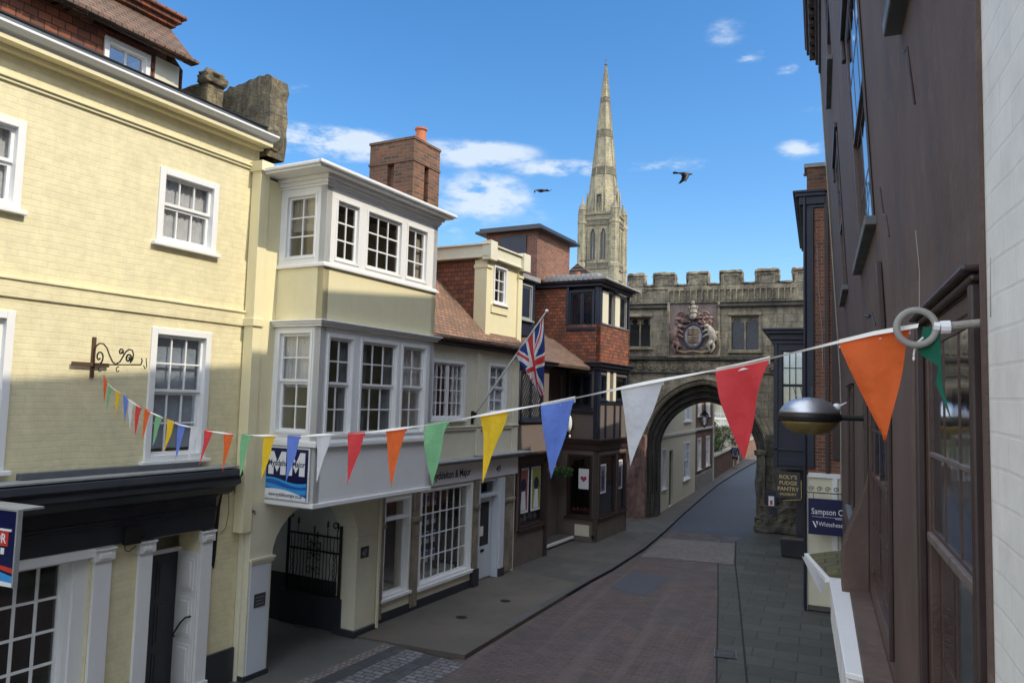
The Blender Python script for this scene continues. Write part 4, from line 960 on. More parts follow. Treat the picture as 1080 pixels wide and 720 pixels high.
MB(TE).box(13.5, 16.0, 6.70, 6.76, -.1, .06).build('lead_sill', M['lead'], D, bevel=.008)
rc = MB()
for z0, z1, e in ((7.90, 8.0, .12), (8.0, 8.06, .24)): bround(rc, z0, z1, e, -3.9)
rc.build('eaves', M['navy'], D, bevel=.01)
rc = MB(DD); rc.box(-4.2, .44+.34, e0-.34, e1+.2, 8.06, 8.12); rc.box(-4.1, .40, e0-.1, e1, 8.12, 8.3); rc.build('roof_lead', M['lead_pale'], D, bevel=.02)
rb = MB(DD)
for k in range(26): rb.box(-3.9+.165*k, -3.82+.165*k, e0-.37, e0-.34, 8.06, 8.24)
rb.box(-4.1, .78, e0-.372, e0-.342, 8.12, 8.16); rb.build('lead_roll', M['lead_pale'], D)
# brick roof room
bx = MB(DD); bx.box(-3.2, -1.35, 12.5, 15.0, 8.1, 9.62); bx.build('roof_room', M['red_brick'], D)
bx = MB(DD); bx.box(-3.5, -1.08, 12.25, 15.3, 9.62, 9.70); bx.box(-3.4, -1.2, 12.35, 15.2, 9.70, 9.80); bx.build('roof_room_roof', M['black'], D, bevel=.01)
MB(DD).box(-2.7, -1.72, 12.46, 12.5, 8.2, 9.5).build('roof_room_door', M['navy'], D, bevel=.01)
ap = MB(DD); ap.tube([(-.4, 14.2, 8.2), (-.4, 14.2, 9.4)], .012, 5); ap.tube([(-.62, 14.2, 8.9), (-.2, 14.2, 8.9)], .008, 5)
for k in range(4): ap.tube([(-.6+.13*k, 14.1, 8.9), (-.6+.13*k, 14.35, 8.9)], .006, 4)
ap.build('aerial', M['iron'], D)
ap = MB(DD); ap.lathe([(.10, 0), (.11, .2), (.08, .28), (.10, .32), (.10, .36)], (-1.0, 14.9, 8.3), 12); ap.build('roof_pot', M['terracotta'], D)
MB(DD).box(-5, .3, 16.05, 16.2, 0, 7.9).build('end_wall', M['taupe'], D)
# wall lamp on the corner bay
wl = lroot('wall_lamp', 'white rounded wall lamp fixed on the dark corner shop below the jetty', 'lamp', 13.36, -.42, 3.45)
TW = lambda d, z, w: (d, -w, z)
b = MB(TW); b.blob((0, .16, .22), (.10, .27, .12), 3, .05); b.build('lamp_body', M['white'], wl, smooth=True)
b = MB(TW); b.tube([(0, .1, 0), (0, .08, .15)], .025, 8); b.box(-.05, .05, -.02, .18, -.02, .02); b.build('arm', M['iron'], wl)
b = MB(TW); b.blob((.01, -.14, .20), (.055, .07, .06), 2); b.build('lens', M['iron'], wl, smooth=True); MB(TW).blob((.03, -.24, .2), (.03, .06, .04), 2).build('sensor', M['white'], wl, smooth=True)
# hanging basket
hb = lroot('hanging_basket', 'round leafy green hanging basket beside the recessed dark doorway', 'plant basket', 12.9, -.50, 1.95)
bw = MB(); bw.lathe([(.03, 0), (.13, .04), (.19, .16), (.20, .17)], (0, 0, 0), 16); bw.build('basket', M['bark'], hb)
bw = MB(); bw.tube([(.18, 0, .16), (0, 0, .75)], .005, 4); bw.tube([(-.18, 0, .16), (0, 0, .75)], .005, 4); bw.tube([(0, 0, .75), (-.35, 0, .80)], .012, 6); bw.build('chain', M['iron'], hb)
lf = MB(); rnd = random.Random(9)
for k in range(900):
    a = rnd.random()*2*PI; e = rnd.random(); r_ = .30*rnd.random()**.4; z = .10 + .28*(rnd.random()-.35)*(1.1-r_); c_ = Vector((r_*math.cos(a)*1.15, r_*math.sin(a), z+.05))
    t1 = Vector((rnd.gauss(0,1), rnd.gauss(0,1), rnd.gauss(0,1))).normalized()*.032; t2 = t1.cross(Vector((rnd.gauss(0,1), rnd.gauss(0,1), rnd.gauss(0,1)))).normalized()*.018
    lf.quad(tuple(c_-t1), tuple(c_+t2), tuple(c_+t1), tuple(c_-t2))
lf.build('foliage', M['leaf'], hb, recalc=False)
# agent board projecting from A
ab = thing('agent_board', 'navy estate agent board with red lettered panel beside the black fascia', 'sign', (-7.2, 5.0, 2.3))
TA = FNY(5.0); TAL = lambda u, v, w: (u+7.2, -w, v-2.3)
b = MB(TAL); b.box(-8.30, -7.2, 2.36, 3.08, 0, .02); b.build('board', M['sign_navy'], ab)
b = MB(TAL); b.prism([(-8.3, 3.08), (-7.2, 3.08), (-7.2, 3.10), (-8.3, 3.10)], -.25, .03); b.box(-7.2, -7.18, 2.36, 3.1, -.02, .03); b.build('edge_trim', M['lead_pale'], ab)
b = MB(TAL); b.box(-7.98, -7.30, 2.74, 2.89, .021, .026); b.build('panel', M['sign_red'], ab)
b = MB(TAL); b.text('FOR', -7.33, 2.77, .125, .027, bold=True, align='RIGHT'); b.box(-7.9, -7.26, 2.885, 2.905, .021, .03); b.box(-7.4, -7.35, 2.66, 2.72, .021, .025); b.build('lettering', M['sign_white'], ab)
def band2(mb, f, g, w, u0, u1, n=20):
    a = [(u0+(u1-u0)*i/n, f(i/n), w) for i in range(n+1)]; b_ = [(u0+(u1-u0)*i/n, g(i/n), w) for i in range(n+1)]; k = len(a)
    mb.add(a+b_, [(i, i+1, k+i+1, k+i) for i in range(k-1)])
b = MB(TAL); band2(b, lambda t: 2.50+.05*math.sin(t*4), lambda t: 2.36, .0212, -8.3, -7.2); b.build('wave', M['sign_cyan'], ab)
b = MB(TAL); band2(b, lambda t: 2.56+.03*math.sin(t*4), lambda t: 2.52+.04*math.sin(t*4), .0216, -8.3, -7.2); b.build('wave', M['sign_red'], ab)
b = MB(TAL); band2(b, lambda t: 2.44-.04*t, lambda t: 2.36, .0224, -8.3, -7.2); b.build('wave', M['sign_white'], ab)
b = MB(TAL); b.tube([(-8.55, 2.95, -.05), (-7.3, 2.95, -.05)], .02, 8); b.build('support_arm', M['iron'], ab)

# ================================================================== STONE GATEWAY
GY = 27.9
M['stone_rough'] = stone('rough_stone', (.20,.175,.13), (.10,.09,.072), (.03,.028,.024), relief=.07, lichen=(.26,.22,.14), sc=1.5, joint=.6)
G = thing('stone_gateway', 'battlemented medieval stone gateway with a wide pointed arch across the end of the street', 'gateway', (-3.93, GY, 0))
def GT(dy=0.0): return lambda u, v, w: (u+3.93, dy - w, v)
XC = -3.93
def arch(hw, zs, ap, n=24):
    out = []
    for i in range(-n, n+1):
        t = i/n; tt = math.copysign(1-(1-abs(t))**1.6, t); out.append((XC+hw*tt, zs+(ap-zs)*(1-abs(tt)**2.1)**.62*(1-.10*abs(tt)*(1-abs(tt)))))
    return out
def gate_outline(hw, zs, ap, xl=-7.4, xr=-.05, top=8.72):
    a = arch(hw, zs, ap)
    return [(xl, 0), (XC-hw, 0)] + a + [(XC+hw, 0), (xr, 0), (xr, top), (xl, top)]
# windows as real openings: build the wall from the arch part and a gridded upper part
zsplit = 5.45
a = arch(2.12, 2.75, 5.05)
MB(GT()).prism([(-7.4, 0), (XC-2.12, 0)] + a + [(XC+2.12, 0), (-.05, 0), (-.05, zsplit), (-7.4, zsplit)], -.35, 0).build('arch_wall', M['stone'], G)
wh = [(-6.72, -5.92, 6.42, 7.50), (-2.96, -2.02, 6.30, 7.50)]
MB(GT()).wall(-7.4, -.05, zsplit, 8.0, wh, .35).build('chamber_wall', M['stone'], G)
MB(GT()).wall(-7.4, -.05, 8.0, 8.70, [], .4, w=-.02).build('parapet', M['stone'], G)
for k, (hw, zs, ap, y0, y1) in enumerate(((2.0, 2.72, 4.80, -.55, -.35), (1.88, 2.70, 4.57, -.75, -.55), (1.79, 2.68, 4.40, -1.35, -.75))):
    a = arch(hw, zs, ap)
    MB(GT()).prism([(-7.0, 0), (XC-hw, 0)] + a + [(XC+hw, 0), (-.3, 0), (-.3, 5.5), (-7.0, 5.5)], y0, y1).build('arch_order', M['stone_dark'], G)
bk = MB(GT()); bk.box(-7.4, -.05, 5.5, 8.0, -1.9, -1.7); bk.box(-7.4, -7.2, 0, 8, -1.7, -.35); bk.box(-.25, -.05, 0, 8, -1.7, -.35); bk.box(-7.2, -.25, 7.7, 7.8, -1.7, -.35); bk.build('rear_walls', M['stone'], G)
mr = MB(GT())
def ringm(hw, zs, ap, d1, r): 
    r *= .55
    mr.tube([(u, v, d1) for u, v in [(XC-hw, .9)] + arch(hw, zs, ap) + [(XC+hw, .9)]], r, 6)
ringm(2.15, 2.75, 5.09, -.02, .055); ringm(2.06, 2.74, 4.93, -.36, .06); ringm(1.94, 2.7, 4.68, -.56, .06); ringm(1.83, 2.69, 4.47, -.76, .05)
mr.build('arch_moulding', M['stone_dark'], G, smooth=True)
hm = MB(GT()); a1 = arch(2.34, 2.6, 5.22); a2 = arch(2.46, 2.6, 5.34); hm.strip(a1, a2, 0, .10); hm.build('hood_mould', M['stone'], G, bevel=.01)
# string courses
sc = MB(GT())
sc.box(-7.4, -.05, 5.92, 6.02, 0, .12); sc.box(-7.4, -.05, 6.02, 6.06, 0, .06); sc.box(-7.4, -.05, 5.42, 5.48, 0, .05)
sc.box(-7.4, -5.20, 7.86, 7.95, 0, .12); sc.box(-3.48, -.05, 7.86, 7.96, 0, .14); sc.box(-7.4, -.05, 8.0, 8.06, -.02, .10); sc.build('string_course', M['stone_dark'], G, bevel=.015, jitter=.006)
# quatrefoil frieze
fz = MB(GT())
for k in range(16):
    u = -7.1 + k*.42
    if abs(u+3.93) < 1.1 and False: continue
    fz.lathe([(.17, 0), (.16, .05), (.135, .055), (.12, .02), (.05, .02), (.04, .05), (.001, .055)], (u, 5.70, .0), 14)
    for q_ in range(4): fz.blob((u+.075*math.cos(q_*PI/2), 5.70+.075*math.sin(q_*PI/2), .015), (.035, .035, .02), 1)
fz.build('frieze', M['stone'], G)
# battlements
ms = [(-6.78, -6.20), (-5.80, -5.05), (-4.56, -3.83), (-3.36, -2.62), (-2.10, -1.36), (-.85, -.05)]
mb = MB(GT())
for u0, u1 in ms: mb.box(u0, u1, 8.70, 9.12, -.42, -.02)
mb.build('merlon', M['stone'], G, bevel=.02, jitter=.01)
WORN = True
cp = MB(GT())
for u0, u1 in ms: cp.box(u0-.04, u1+.04, 9.12, 9.20, -.47, .04); cp.box(u0+.0, u1-.0, 9.20, 9.24, -.4, -.05); cp.box(u0-.05, u0, 8.72, 9.14, -.45, .02); cp.box(u1, u1+.05, 8.72, 9.14, -.45, .02)
for i in range(len(ms)-1): cp.box(ms[i][1]+.05, ms[i+1][0]-.05, 8.70, 8.77, -.46, .04)
cp.build('coping', M['stone'], G, bevel=.015, jitter=.008)
# blind panelling of the parapet
bp = MB(GT()); rnd = random.Random(2)
u = -6.7
while u < -.9:
    if not (-6.1 < u < -5.3): bp.box(u, u+.045, 8.10, 8.60, -.02, .06); bp.box(u+.045, u+.205, 8.50, 8.58, -.02, .03)
    u += .205
bp.box(-6.7, -.9, 8.58, 8.62, -.02, .03)
for u0, u1 in ms: bp.box(u0+.1, u0+.13, 8.75, 9.05, -.02, .015); bp.box(u1-.13, u1-.1, 8.75, 9.05, -.02, .015); bp.box(u0+.1, u1-.1, 9.03, 9.06, -.02, .015)
bp.build('blind_panel', M['stone'], G, jitter=.006)
# two-light windows with cusped heads and lattice
def gate_window(u0, u1, v0, v1):
    f = MB(GT()); f.box(u0-.10, u0, v0-.05, v1+.1, 0, .05); f.box(u1, u1+.10, v0-.05, v1+.1, 0, .05); f.box(u0-.12, u1+.12, v1+.04, v1+.14, 0, .12); f.box(u0-.12, u1+.12, v0-.12, v0, 0, .08)
    um = (u0+u1)/2; f.box(um-.035, um+.035, v0, v1, -.16, -.06)
    o = f.build('window', M['stone'], G, bevel=.01)
    t = MB(GT())
    for a0, a1 in ((u0, um-.035), (um+.035, u1)):
        c = (a0+a1)/2; hw = (a1-a0)/2; n = 16
        arc = [(c-hw*math.cos(PI*i/n), v1-.34+.30*math.sin(PI*i/n)) for i in range(n+1)]; topl = [(x, v1) for x, _ in arc]
        t.strip(arc, topl, -.16, -.08)
        for sx in (-1, 1): t.blob((c+sx*hw*.62, v1-.20, -.12), (.045, .05, .035), 1)
    t.build('tracery', M['stone'], o)
    g = MB(GT()); g.quad((u0, v0, -.17), (u1, v0, -.17), (u1, v1, -.17), (u0, v1, -.17)); g.build('pane', M['glass_dark'], o)
    l = MB(GT())
    for a0, a1 in ((u0, um-.035), (um+.035, u1)):
        for k in range(-16, 20):
            for sg in (1, -1):
                x0_ = a0 + k*.085; ps = [(x0_+sg*(y-v0)*.62, y) for y in [v0+(v1-v0)*i/40 for i in range(41)]]
                ps = [p for p in ps if a0 <= p[0] <= a1]
                if len(ps) > 1: l.tube([(ps[0][0], ps[0][1], -.155), (ps[-1][0], ps[-1][1], -.155)], .006, 4)
    l.build('lattice', M['lead'], o)
for w_ in wh: gate_window(*w_)
MB(GT()).box(-7.1, -.3, 5.6, 7.6, -1.6, -1.5).build('interior', M['room_dark'], G)
# panel with royal arms
ap = MB(GT()); ap.box(-5.18, -3.44, 6.06, 8.02, 0, .05); ap.build('arms_panel', M['arms_back'], G)
ap2 = MB(GT()); ap2.box(-5.26, -5.18, 6.06, 8.06, 0, .12); ap2.box(-3.44, -3.36, 6.06, 8.06, 0, .12); ap2.box(-5.3, -3.3, 6.0, 6.10, 0, .16); ap2.build('panel_frame', M['stone'], G, bevel=.01)
AC = -4.30
def bl(mb, u, v, w, ru, rv, rw, sd=0, amp=.35): mb.blob((u, v, w), (ru, rv, rw), 2, amp, sd)
rnd = random.Random(21)
man = MB(GT())     # mantling: curled, leafy lumps either side of the helm
for sg in (-1, 1):
    for k in range(26):
        a = rnd.random(); r_ = rnd.random(); u = AC + sg*(.16+.46*a); v = 7.62 - .10*a - .62*r_*(.55+.45*a)
        if abs(u-AC) < .3 and v < 7.3: continue
        bl(man, u, v, .10, .07+.06*rnd.random(), .045+.045*rnd.random(), .11, k, .6)
    for (cu, cv, r0) in ((.42, 7.56, .15), (.52, 7.36, .14), (.28, 7.42, .12), (.5, 7.16, .13)):
        man.tube([(AC+sg*(cu+(r0*(1-i/22))*math.cos(i*.5)), cv+(r0*(1-i/22))*math.sin(i*.5), .13) for i in range(20)], .035, 6)
man.build('mantling', M['arms_red'], G, smooth=True)
crn = MB(GT()); bl(crn, AC, 7.52, .14, .14, .15, .12, 3); bl(crn, AC, 7.86, .12, .11, .10, .08, 5); bl(crn, AC-.03, 8.03, .12, .08, .09, .06, 7, .6)
crn.lathe([(.14, 0), (.16, .05), (.12, .08), (.15, .14)], (AC, 7.64, .1), 10, axis='y')
for k in range(5): crn.tube([(AC-.12+.06*k, 7.76, .15), (AC-.15+.075*k, 7.9, .17)], .02, 5)
crn.build('crest', M['arms_pale'], G, smooth=True)
shd = MB(GT()); n = 24
shd.prism([(AC+.30*math.cos(2*PI*i/n)*(1.05), 6.80+.40*math.sin(2*PI*i/n)*(1 if math.sin(2*PI*i/n) < 0 else .95)) for i in range(n)], .05, .16); shd.build('shield_rim', M['arms_pale'], G, bevel=.02)
q_ = MB(GT())
for mi, (u0, u1, v0, v1) in enumerate(((AC-.2, AC-.01, 6.82, 7.08), (AC+.01, AC+.2, 6.82, 7.08), (AC-.2, AC-.01, 6.53, 6.79), (AC+.01, AC+.2, 6.53, 6.79))):
    q_.mi = (0, 1, 1, 0)[mi]; q_.box(u0, u1, v0, v1, .16, .18); q_.mi = 2
    for k in range(3): q_.tube([(u0+.02, v0+.05+.08*k, .19), (u0+.06, v0+.08+.08*k, .20), (u0+.1, v0+.05+.08*k, .20), (u0+.16, v0+.07+.08*k, .19)], .014, 5)
q_.build('shield_quarters', [M['arms_red'], M['arms_ochre'], M['arms_pale']], G)
gar = MB(GT()); gar.tube([(AC+.35*math.cos(2*PI*i/30), 6.80+.45*math.sin(2*PI*i/30), .15) for i in range(31)], .03, 6); gar.build('garter', M['arms_blue'], G)
def beast(name, sg, mat, horn):
    b = MB(GT()); X = lambda u: AC + sg*u
    b.tube([(X(.46), 6.38, .12), (X(.60), 6.52, .14), (X(.70), 6.72, .17), (X(.66), 6.92, .19), (X(.58), 7.06, .2), (X(.54), 7.14, .2)], [.07, .12, .13, .15, .11, .08], 9)      # trunk, rampant
    b.tube([(X(.55), 7.10, .2), (X(.50), 7.16, .24), (X(.42), 7.14, .26)], [.095, .08, .045], 8)
    b.tube([(X(.60), 6.98, .24), (X(.46), 7.00, .28), (X(.36), 6.92, .27)], [.05, .04, .03], 6); b.tube([(X(.62), 6.86, .24), (X(.48), 6.82, .28), (X(.36), 6.74, .25)], [.05, .04, .03], 6)
    b.tube([(X(.68), 6.62, .2), (X(.54), 6.46, .24), (X(.60), 6.28, .2), (X(.50), 6.20, .2)], [.09, .06, .04, .045], 7); b.tube([(X(.66), 6.58, .12), (X(.74), 6.40, .14), (X(.66), 6.24, .14), (X(.60), 6.18, .16)], [.09, .06, .04, .045], 7)
    b.tube([(X(.76), 6.56, .12), (X(.84), 6.70, .12), (X(.80), 6.86, .12), (X(.86), 6.96, .12)], [.03, .025, .03, .05], 6)
    if horn: b.tube([(X(.47), 7.20, .26), (X(.36), 7.42, .30)], [.022, .006], 6)
    for k in range(5): b.blob((X(.60+.02*k), 7.10-.06*k, .22), (.05, .05, .05), 1, .5, k)
    b.build(name, mat, G, smooth=True)
beast('lion_supporter', -1, M['arms_red'], False); beast('unicorn_supporter', 1, M['arms_pale'], True)
mo = MB(GT()); mo.tube([(AC-.6, 6.26, .12), (AC-.3, 6.18, .16), (AC, 6.24, .18), (AC+.3, 6.18, .16), (AC+.6, 6.26, .12)], .05, 6); mo.build('motto_scroll', M['arms_ochre'], G)
# attached responds and rubble corners beside the arch
pr = MB(GT()); pr.box(-2.06, -1.78, 0, 2.7, 0, .30); pr.box(-2.10, -1.74, 0, .45, 0, .38); pr.box(-2.12, -1.72, 2.62, 2.76, 0, .34)
pr.box(-1.78, -.5, 0, 3.3, 0, .22); pr.box(-1.9, -.5, 0, .9, .0, .5); pr.build('buttress', M['stone_rough'], G, bevel=.03, jitter=.03)
pr = MB(GT()); pr.box(-6.9, -6.02, 0, 3.1, 0, .18); pr.build('buttress', M['arms_red'], G, bevel=.02, jitter=.02)
nb = thing('notice_case', 'small dark framed notice case on the right pier of the gateway', 'notice', (-1.55, 27.46, 0))
b = MB(lambda u, v, w: (u+1.55, -w, v)); b.box(-1.74, -1.38, .62, 1.40, 0, .06); b.build('case', M['navy'], nb, bevel=.01); b = MB(lambda u, v, w: (u+1.55, -w, v)); b.box(-1.65, -1.47, .86, 1.24, .061, .066); b.build('notice', M['sign_white'], nb)
b = MB(lambda u, v, w: (u+1.55, -w, v)); b.box(-1.60, -1.52, .95, 1.1, .067, .07); b.build('print', M['p_pink'], nb)
# lantern in the arch
ln = thing('hanging_lantern', 'black iron lantern hanging in the crown of the gateway arch', 'lantern', (-4.12, 29.5, 3.5))
b = MB(); b.tube([(0, 0, .62), (0, 0, 1.3)], .015, 6); b.lathe([(.02, .6), (.06, .56), (.17, .42), (.19, .40), (.17, .39)], (0,0,0), 6); b.lathe([(.10, 0), (.11, .02), (.03, -.06), (.01, -.1)], (0,0,0), 6)
for k in range(6):
    an = 2*PI*k/6; b.tube([(.105*math.cos(an), .105*math.sin(an), 0), (.17*math.cos(an), .17*math.sin(an), .40)], .01, 4)
b.build('frame', M['iron'], ln); b = MB(); b.lathe([(.095, .01), (.16, .39)], (0,0,0), 6); b.build('glass', M['glass'], ln)
pb = MB(); pb.tube([(-.75, 0, 1.0), (.4, 0, 1.0)], .01, 5); pb.build('bracket', M['iron'], ln)

# ================================================================== CATHEDRAL
CY = 262.0
CT = thing('cathedral_tower', 'tall pale stone cathedral tower and needle spire rising behind the gateway', 'cathedral', (-73.6, CY, 0))
TH = 6.4   # half width of tower
faces = [lambda u, v, w: (u, -TH-w, v), lambda u, v, w: (TH+w, u, v), lambda u, v, w: (-u, TH+w, v), lambda u, v, w: (-TH-w, -u, v)]
tw = MB(); dk = MB(); bnd = MB()
for Tf in faces:
    tw.T = Tf; dk.T = Tf; bnd.T = Tf
    hs = [(-2.45, -1.15, 54.8, 65.2), (1.15-.0, 2.45, 54.8, 65.2)]
    hs = [(-2.9, -.95, 55, 66.4), (.95, 2.9, 55, 66.4), (-2.9, -.95, 34, 46), (.95, 2.9, 34, 46)]
    tw.wall(-TH, TH, 0, 71.5, hs, .9)
    for (a0, a1, b0, b1) in hs:
        n = 10; c = (a0+a1)/2; hw = (a1-a0)/2
        arc = [(c+hw*(2*i/n-1), b1-2.2+2.2*(1-abs(2*i/n-1)**1.8)) for i in range(n+1)]
        tw.strip(arc, [(x, b1) for x, _ in arc], -.8, -.02); dk.quad((a0, b0, -.85), (a1, b0, -.85), (a1, b1, -.85), (a0, b1, -.85))
        tw.box(c-.09, c+.09, b0, b1-1, -.5, -.3); tw.box(a0-.35, a0-.12, b0, b1+.4, 0, .22); tw.box(a1+.12, a1+.35, b0, b1+.4, 0, .22)
    for u in (-4.3, 4.3, -3.5, 3.5, 0, -.45, .45): tw.box(u-.16, u+.16, 53.5, 67.5, 0, .3)
    for u in (-4.9, -3.9, -5.4, 3.9, 4.9, 5.4): tw.box(u-.1, u+.1, 54.5, 66.0, 0, .15)
    for u in (-5.0, -4.0, 4.0, 5.0):
        n = 6; arc = [(u+.42*(2*i/n-1), 65.4+.9*(1-abs(2*i/n-1)**1.8)) for i in range(n+1)]; tw.strip(arc, [(x, y+.3) for x, y in arc], 0, .22)
    for z0, z1, e in ((51.6, 52.4, .45), (52.4, 53.6, .28), (53.6, 53.9, .5), (67.6, 68.0, .5), (69.3, 69.8, .35), (71.3, 71.8, .5), (48.0, 48.4, .3)): bnd.box(-TH, TH, z0, z1, 0, e)
    for k in range(26): u = -TH+.25+k*.495; bnd.box(u, u+.22, 68.1, 69.3, 0, .18); bnd.box(u, u+.2, 52.4, 53.6, .28, .4)
    for k in range(13): u = -TH+.3+k*1.0; tw.box(u, u+.55, 71.8, 72.5, -.3, .1)
tw.build('tower_walls', M['spire'], CT); dk.build('louvre', M['lead'], CT); bnd.build('tower_bands', M['spire_band'], CT)
tu = MB()
for sx in (-1, 1):
    for sy in (-1, 1):
        c = (sx*TH*.93, sy*TH*.93, 0)
        tu.lathe([(1.75, 0), (1.75, 52), (1.95, 52.3), (1.95, 53.6), (1.6, 54), (1.6, 68), (1.85, 68.3), (1.85, 69.2), (1.5, 69.5), (1.5, 73.2), (1.75, 73.4), (1.2, 73.8), (.6, 75.8), (.1, 78.2)], c, 8, rot=PI/8)
        for k in range(8):
            an = PI/8 + k*PI/4; tu.box(c[0]+1.55*math.cos(an)-.14, c[0]+1.55*math.cos(an)+.14, c[1]+1.55*math.sin(an)-.14, c[1]+1.55*math.sin(an)+.14, 54, 73)
            for (zz, rr_) in ((74.2, 1.35),): tu.tube([(c[0]+rr_*math.cos(an), c[1]+rr_*math.sin(an), 72.5), (c[0]+rr_*math.cos(an), c[1]+rr_*math.sin(an), 75.6)], [.22, .04], 4)
tu.build('corner_turret', M['spire'], CT)
sp = MB(); Z0, Z1, R0 = 71.6, 129.5, 6.0
sp.lathe([(R0, Z0), (.28, Z1)], (0,0,0), 8, rot=PI/8); sp.build('spire', M['spire'], CT)
rb = MB()
for k in range(8):
    an = PI/8 + k*PI/4
    rb.tube([((R0*(1-t)+.28*t+.06)*math.cos(an), (R0*(1-t)+.28*t+.06)*math.sin(an), Z0+(Z1-Z0)*t) for t in [i/20 for i in range(21)]], [.22-.14*i/20 for i in range(21)], 5)
    for i in range(5, 48): 
        t = i/50; r_ = R0*(1-t)+.28*t+.26
        rb.blob((r_*math.cos(an), r_*math.sin(an), Z0+(Z1-Z0)*t), (.17, .17, .22), 1)
rb.build('spire_rib', M['spire'], CT)
sb = MB()
for z0, z1 in ((87.0, 90.0), (101.5, 104.4), (115.0, 117.2)):
    f_ = lambda z: R0*(1-(z-Z0)/(Z1-Z0))+.28*(z-Z0)/(Z1-Z0)
    sb.lathe([(f_(z0)+.02, z0), (f_(z0)+.24, z0+.1), (f_(z0+.3)+.24, z0+.3), (f_(z0+.3)+.07, z0+.35), (f_(z1-.3)+.07, z1-.35), (f_(z1-.3)+.24, z1-.3), (f_(z1)+.24, z1-.1), (f_(z1)+.02, z1)], (0,0,0), 8, rot=PI/8)
    for k in range(8):
        a0 = PI/8+k*PI/4; a1 = a0+PI/4
        P = lambda t, z: Vector(((f_(z)+.12)*(math.cos(a0)*(1-t)+math.cos(a1)*t), (f_(z)+.12)*(math.sin(a0)*(1-t)+math.sin(a1)*t), z))
        m_ = 5 if z0 < 95 else 4 if z0 < 110 else 2
        for j in range(m_):
            for (ta, za, tb_, zb) in ((j/m_, z0+.4, (j+1)/m_, z1-.4), ((j+1)/m_, z0+.4, j/m_, z1-.4)): sb.tube([P(ta, za), P(tb_, zb)], .10, 4, local=False)
sb.build('spire_band', M['spire_band'], CT)
lu = MB(); lud = MB()
for k in range(4):
    an = k*PI/2; Tl = (lambda an: lambda u, v, w: ((w)*math.cos(an)-u*math.sin(an), (w)*math.sin(an)+u*math.cos(an), v))(an)
    lu.T = Tl; lud.T = Tl
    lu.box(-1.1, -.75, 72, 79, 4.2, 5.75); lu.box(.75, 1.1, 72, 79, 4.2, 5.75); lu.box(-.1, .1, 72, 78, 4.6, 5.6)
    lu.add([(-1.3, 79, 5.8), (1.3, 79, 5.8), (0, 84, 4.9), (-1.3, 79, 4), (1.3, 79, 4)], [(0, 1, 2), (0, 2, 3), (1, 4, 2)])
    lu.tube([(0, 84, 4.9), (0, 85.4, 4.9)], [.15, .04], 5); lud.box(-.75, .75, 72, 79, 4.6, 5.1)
    for sx in (-1, 1): lu.tube([(sx*1.3, 72, 5.9), (sx*1.3, 79.5, 5.9), (sx*1.3, 82, 5.9)], [.35, .28, .04], 6)
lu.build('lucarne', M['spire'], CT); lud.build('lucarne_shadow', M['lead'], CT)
cr = MB(); cr.lathe([(.28, 129.4), (.62, 129.8), (.62, 130.1), (.2, 130.4)], (0,0,0), 8); cr.tube([(0,0,130.2), (0,0,132.6)], .10, 5); cr.tube([(-.6,0,131.7), (.6,0,131.7)], .09, 5); cr.build('spire_cross', M['lead'], CT)
nv = MB(); nv.box(-6, 6, -40, 60, 0, 26); nv.box(-30, 30, -6, 6, 0, 26); nv.build('nave', M['spire'], CT)
nv = MB(); nv.prism([(-7, 26), (7, 26), (0, 36)], -40, 60); nv.T = lambda a, b_, c: (a, c, b_); nv.v = []; nv.f = []; nv.m = []; nv.prism([(-7, 26), (7, 26), (0, 36)], -40, 60); nv.build('nave_roof', M['lead'], CT)

# ================================================================== BEYOND THE ARCH
H1 = thing('cream_rendered_house', 'cream rendered house with pale sash windows just beyond the gateway', 'house', (-5.82, 29.32, 0), -.012)
T = lambda u, v, w: (w, u-29.32, v)
hs = [(29.95, 30.7, .9, 2.5), (31.4, 32.2, .05, 2.35), (34.6, 36.3, .85, 2.55), (30.3, 31.1, 3.6, 5.0), (34.7, 36.6, 3.5, 5.1)]
MB(T).wall(29.32, 37.9, 0, 7.2, hs, .2).build('front_wall', M['cream_pale'], H1)
for i, h in enumerate(hs):
    if i == 1: MB(T).box(h[0]+.03, h[1]-.03, h[2], h[3]-.03, -.12, -.08).build('door', M['door_grey'], H1, bevel=.01)
    else: window(H1, T, *h, 3 if h[1]-h[0] > 1 else 2, (2, 2), meet=(h[2]+h[3])/2, casing=.06, glass='glass_blue', depth=-.05, curtain=('curtain', 'full'))
MB(T).box(29.32, 37.9, 2.95, 3.05, 0, .05).build('string_course', M['white_dull'], H1)
shell(H1, 'rear_walls', M['cream_pale'], -7, -.21, 0, 8.58, 0, 7.2, '+x')
MB().add([(.3, 0, 7.2), (.3, 8.58, 7.2), (-3.5, 8.58, 10), (-3.5, 0, 10), (-7, 0, 7.2), (-7, 8.58, 7.2)], [(0, 1, 2, 3), (3, 2, 5, 4), (0, 3, 4), (1, 5, 2)]).build('roof', M['roof_tile2'], H1)
H2 = thing('brick_house', 'dark brick house with pale framed windows beside the cream rendered house', 'house', (-5.76, 37.92, 0), -.012)
T = lambda u, v, w: (w, u-37.92, v)
hs = [(38.8, 39.9, 1.0, 2.6), (41.6, 42.9, 1.0, 2.6), (38.8, 39.9, 3.7, 5.3), (41.6, 42.9, 3.7, 5.3)]
MB(T).wall(37.92, 44.0, 0, 6.0, hs, .2).build('front_wall', M['old_brick'], H2)
for h in hs: window(H2, T, *h, 3, (2, 2), meet=(h[2]+h[3])/2, casing=.08, glass='glass', depth=-.05, curtain=('curtain', 'sides'))
MB(T).box(37.95, 44.0, 0, .75, 0, .06).build('plinth', M['grey_timber'], H2); MB(T).tube([(43.8, 0, .08), (43.8, 6, .08)], .05, 8).build('drainpipe', M['white_dull'], H2)
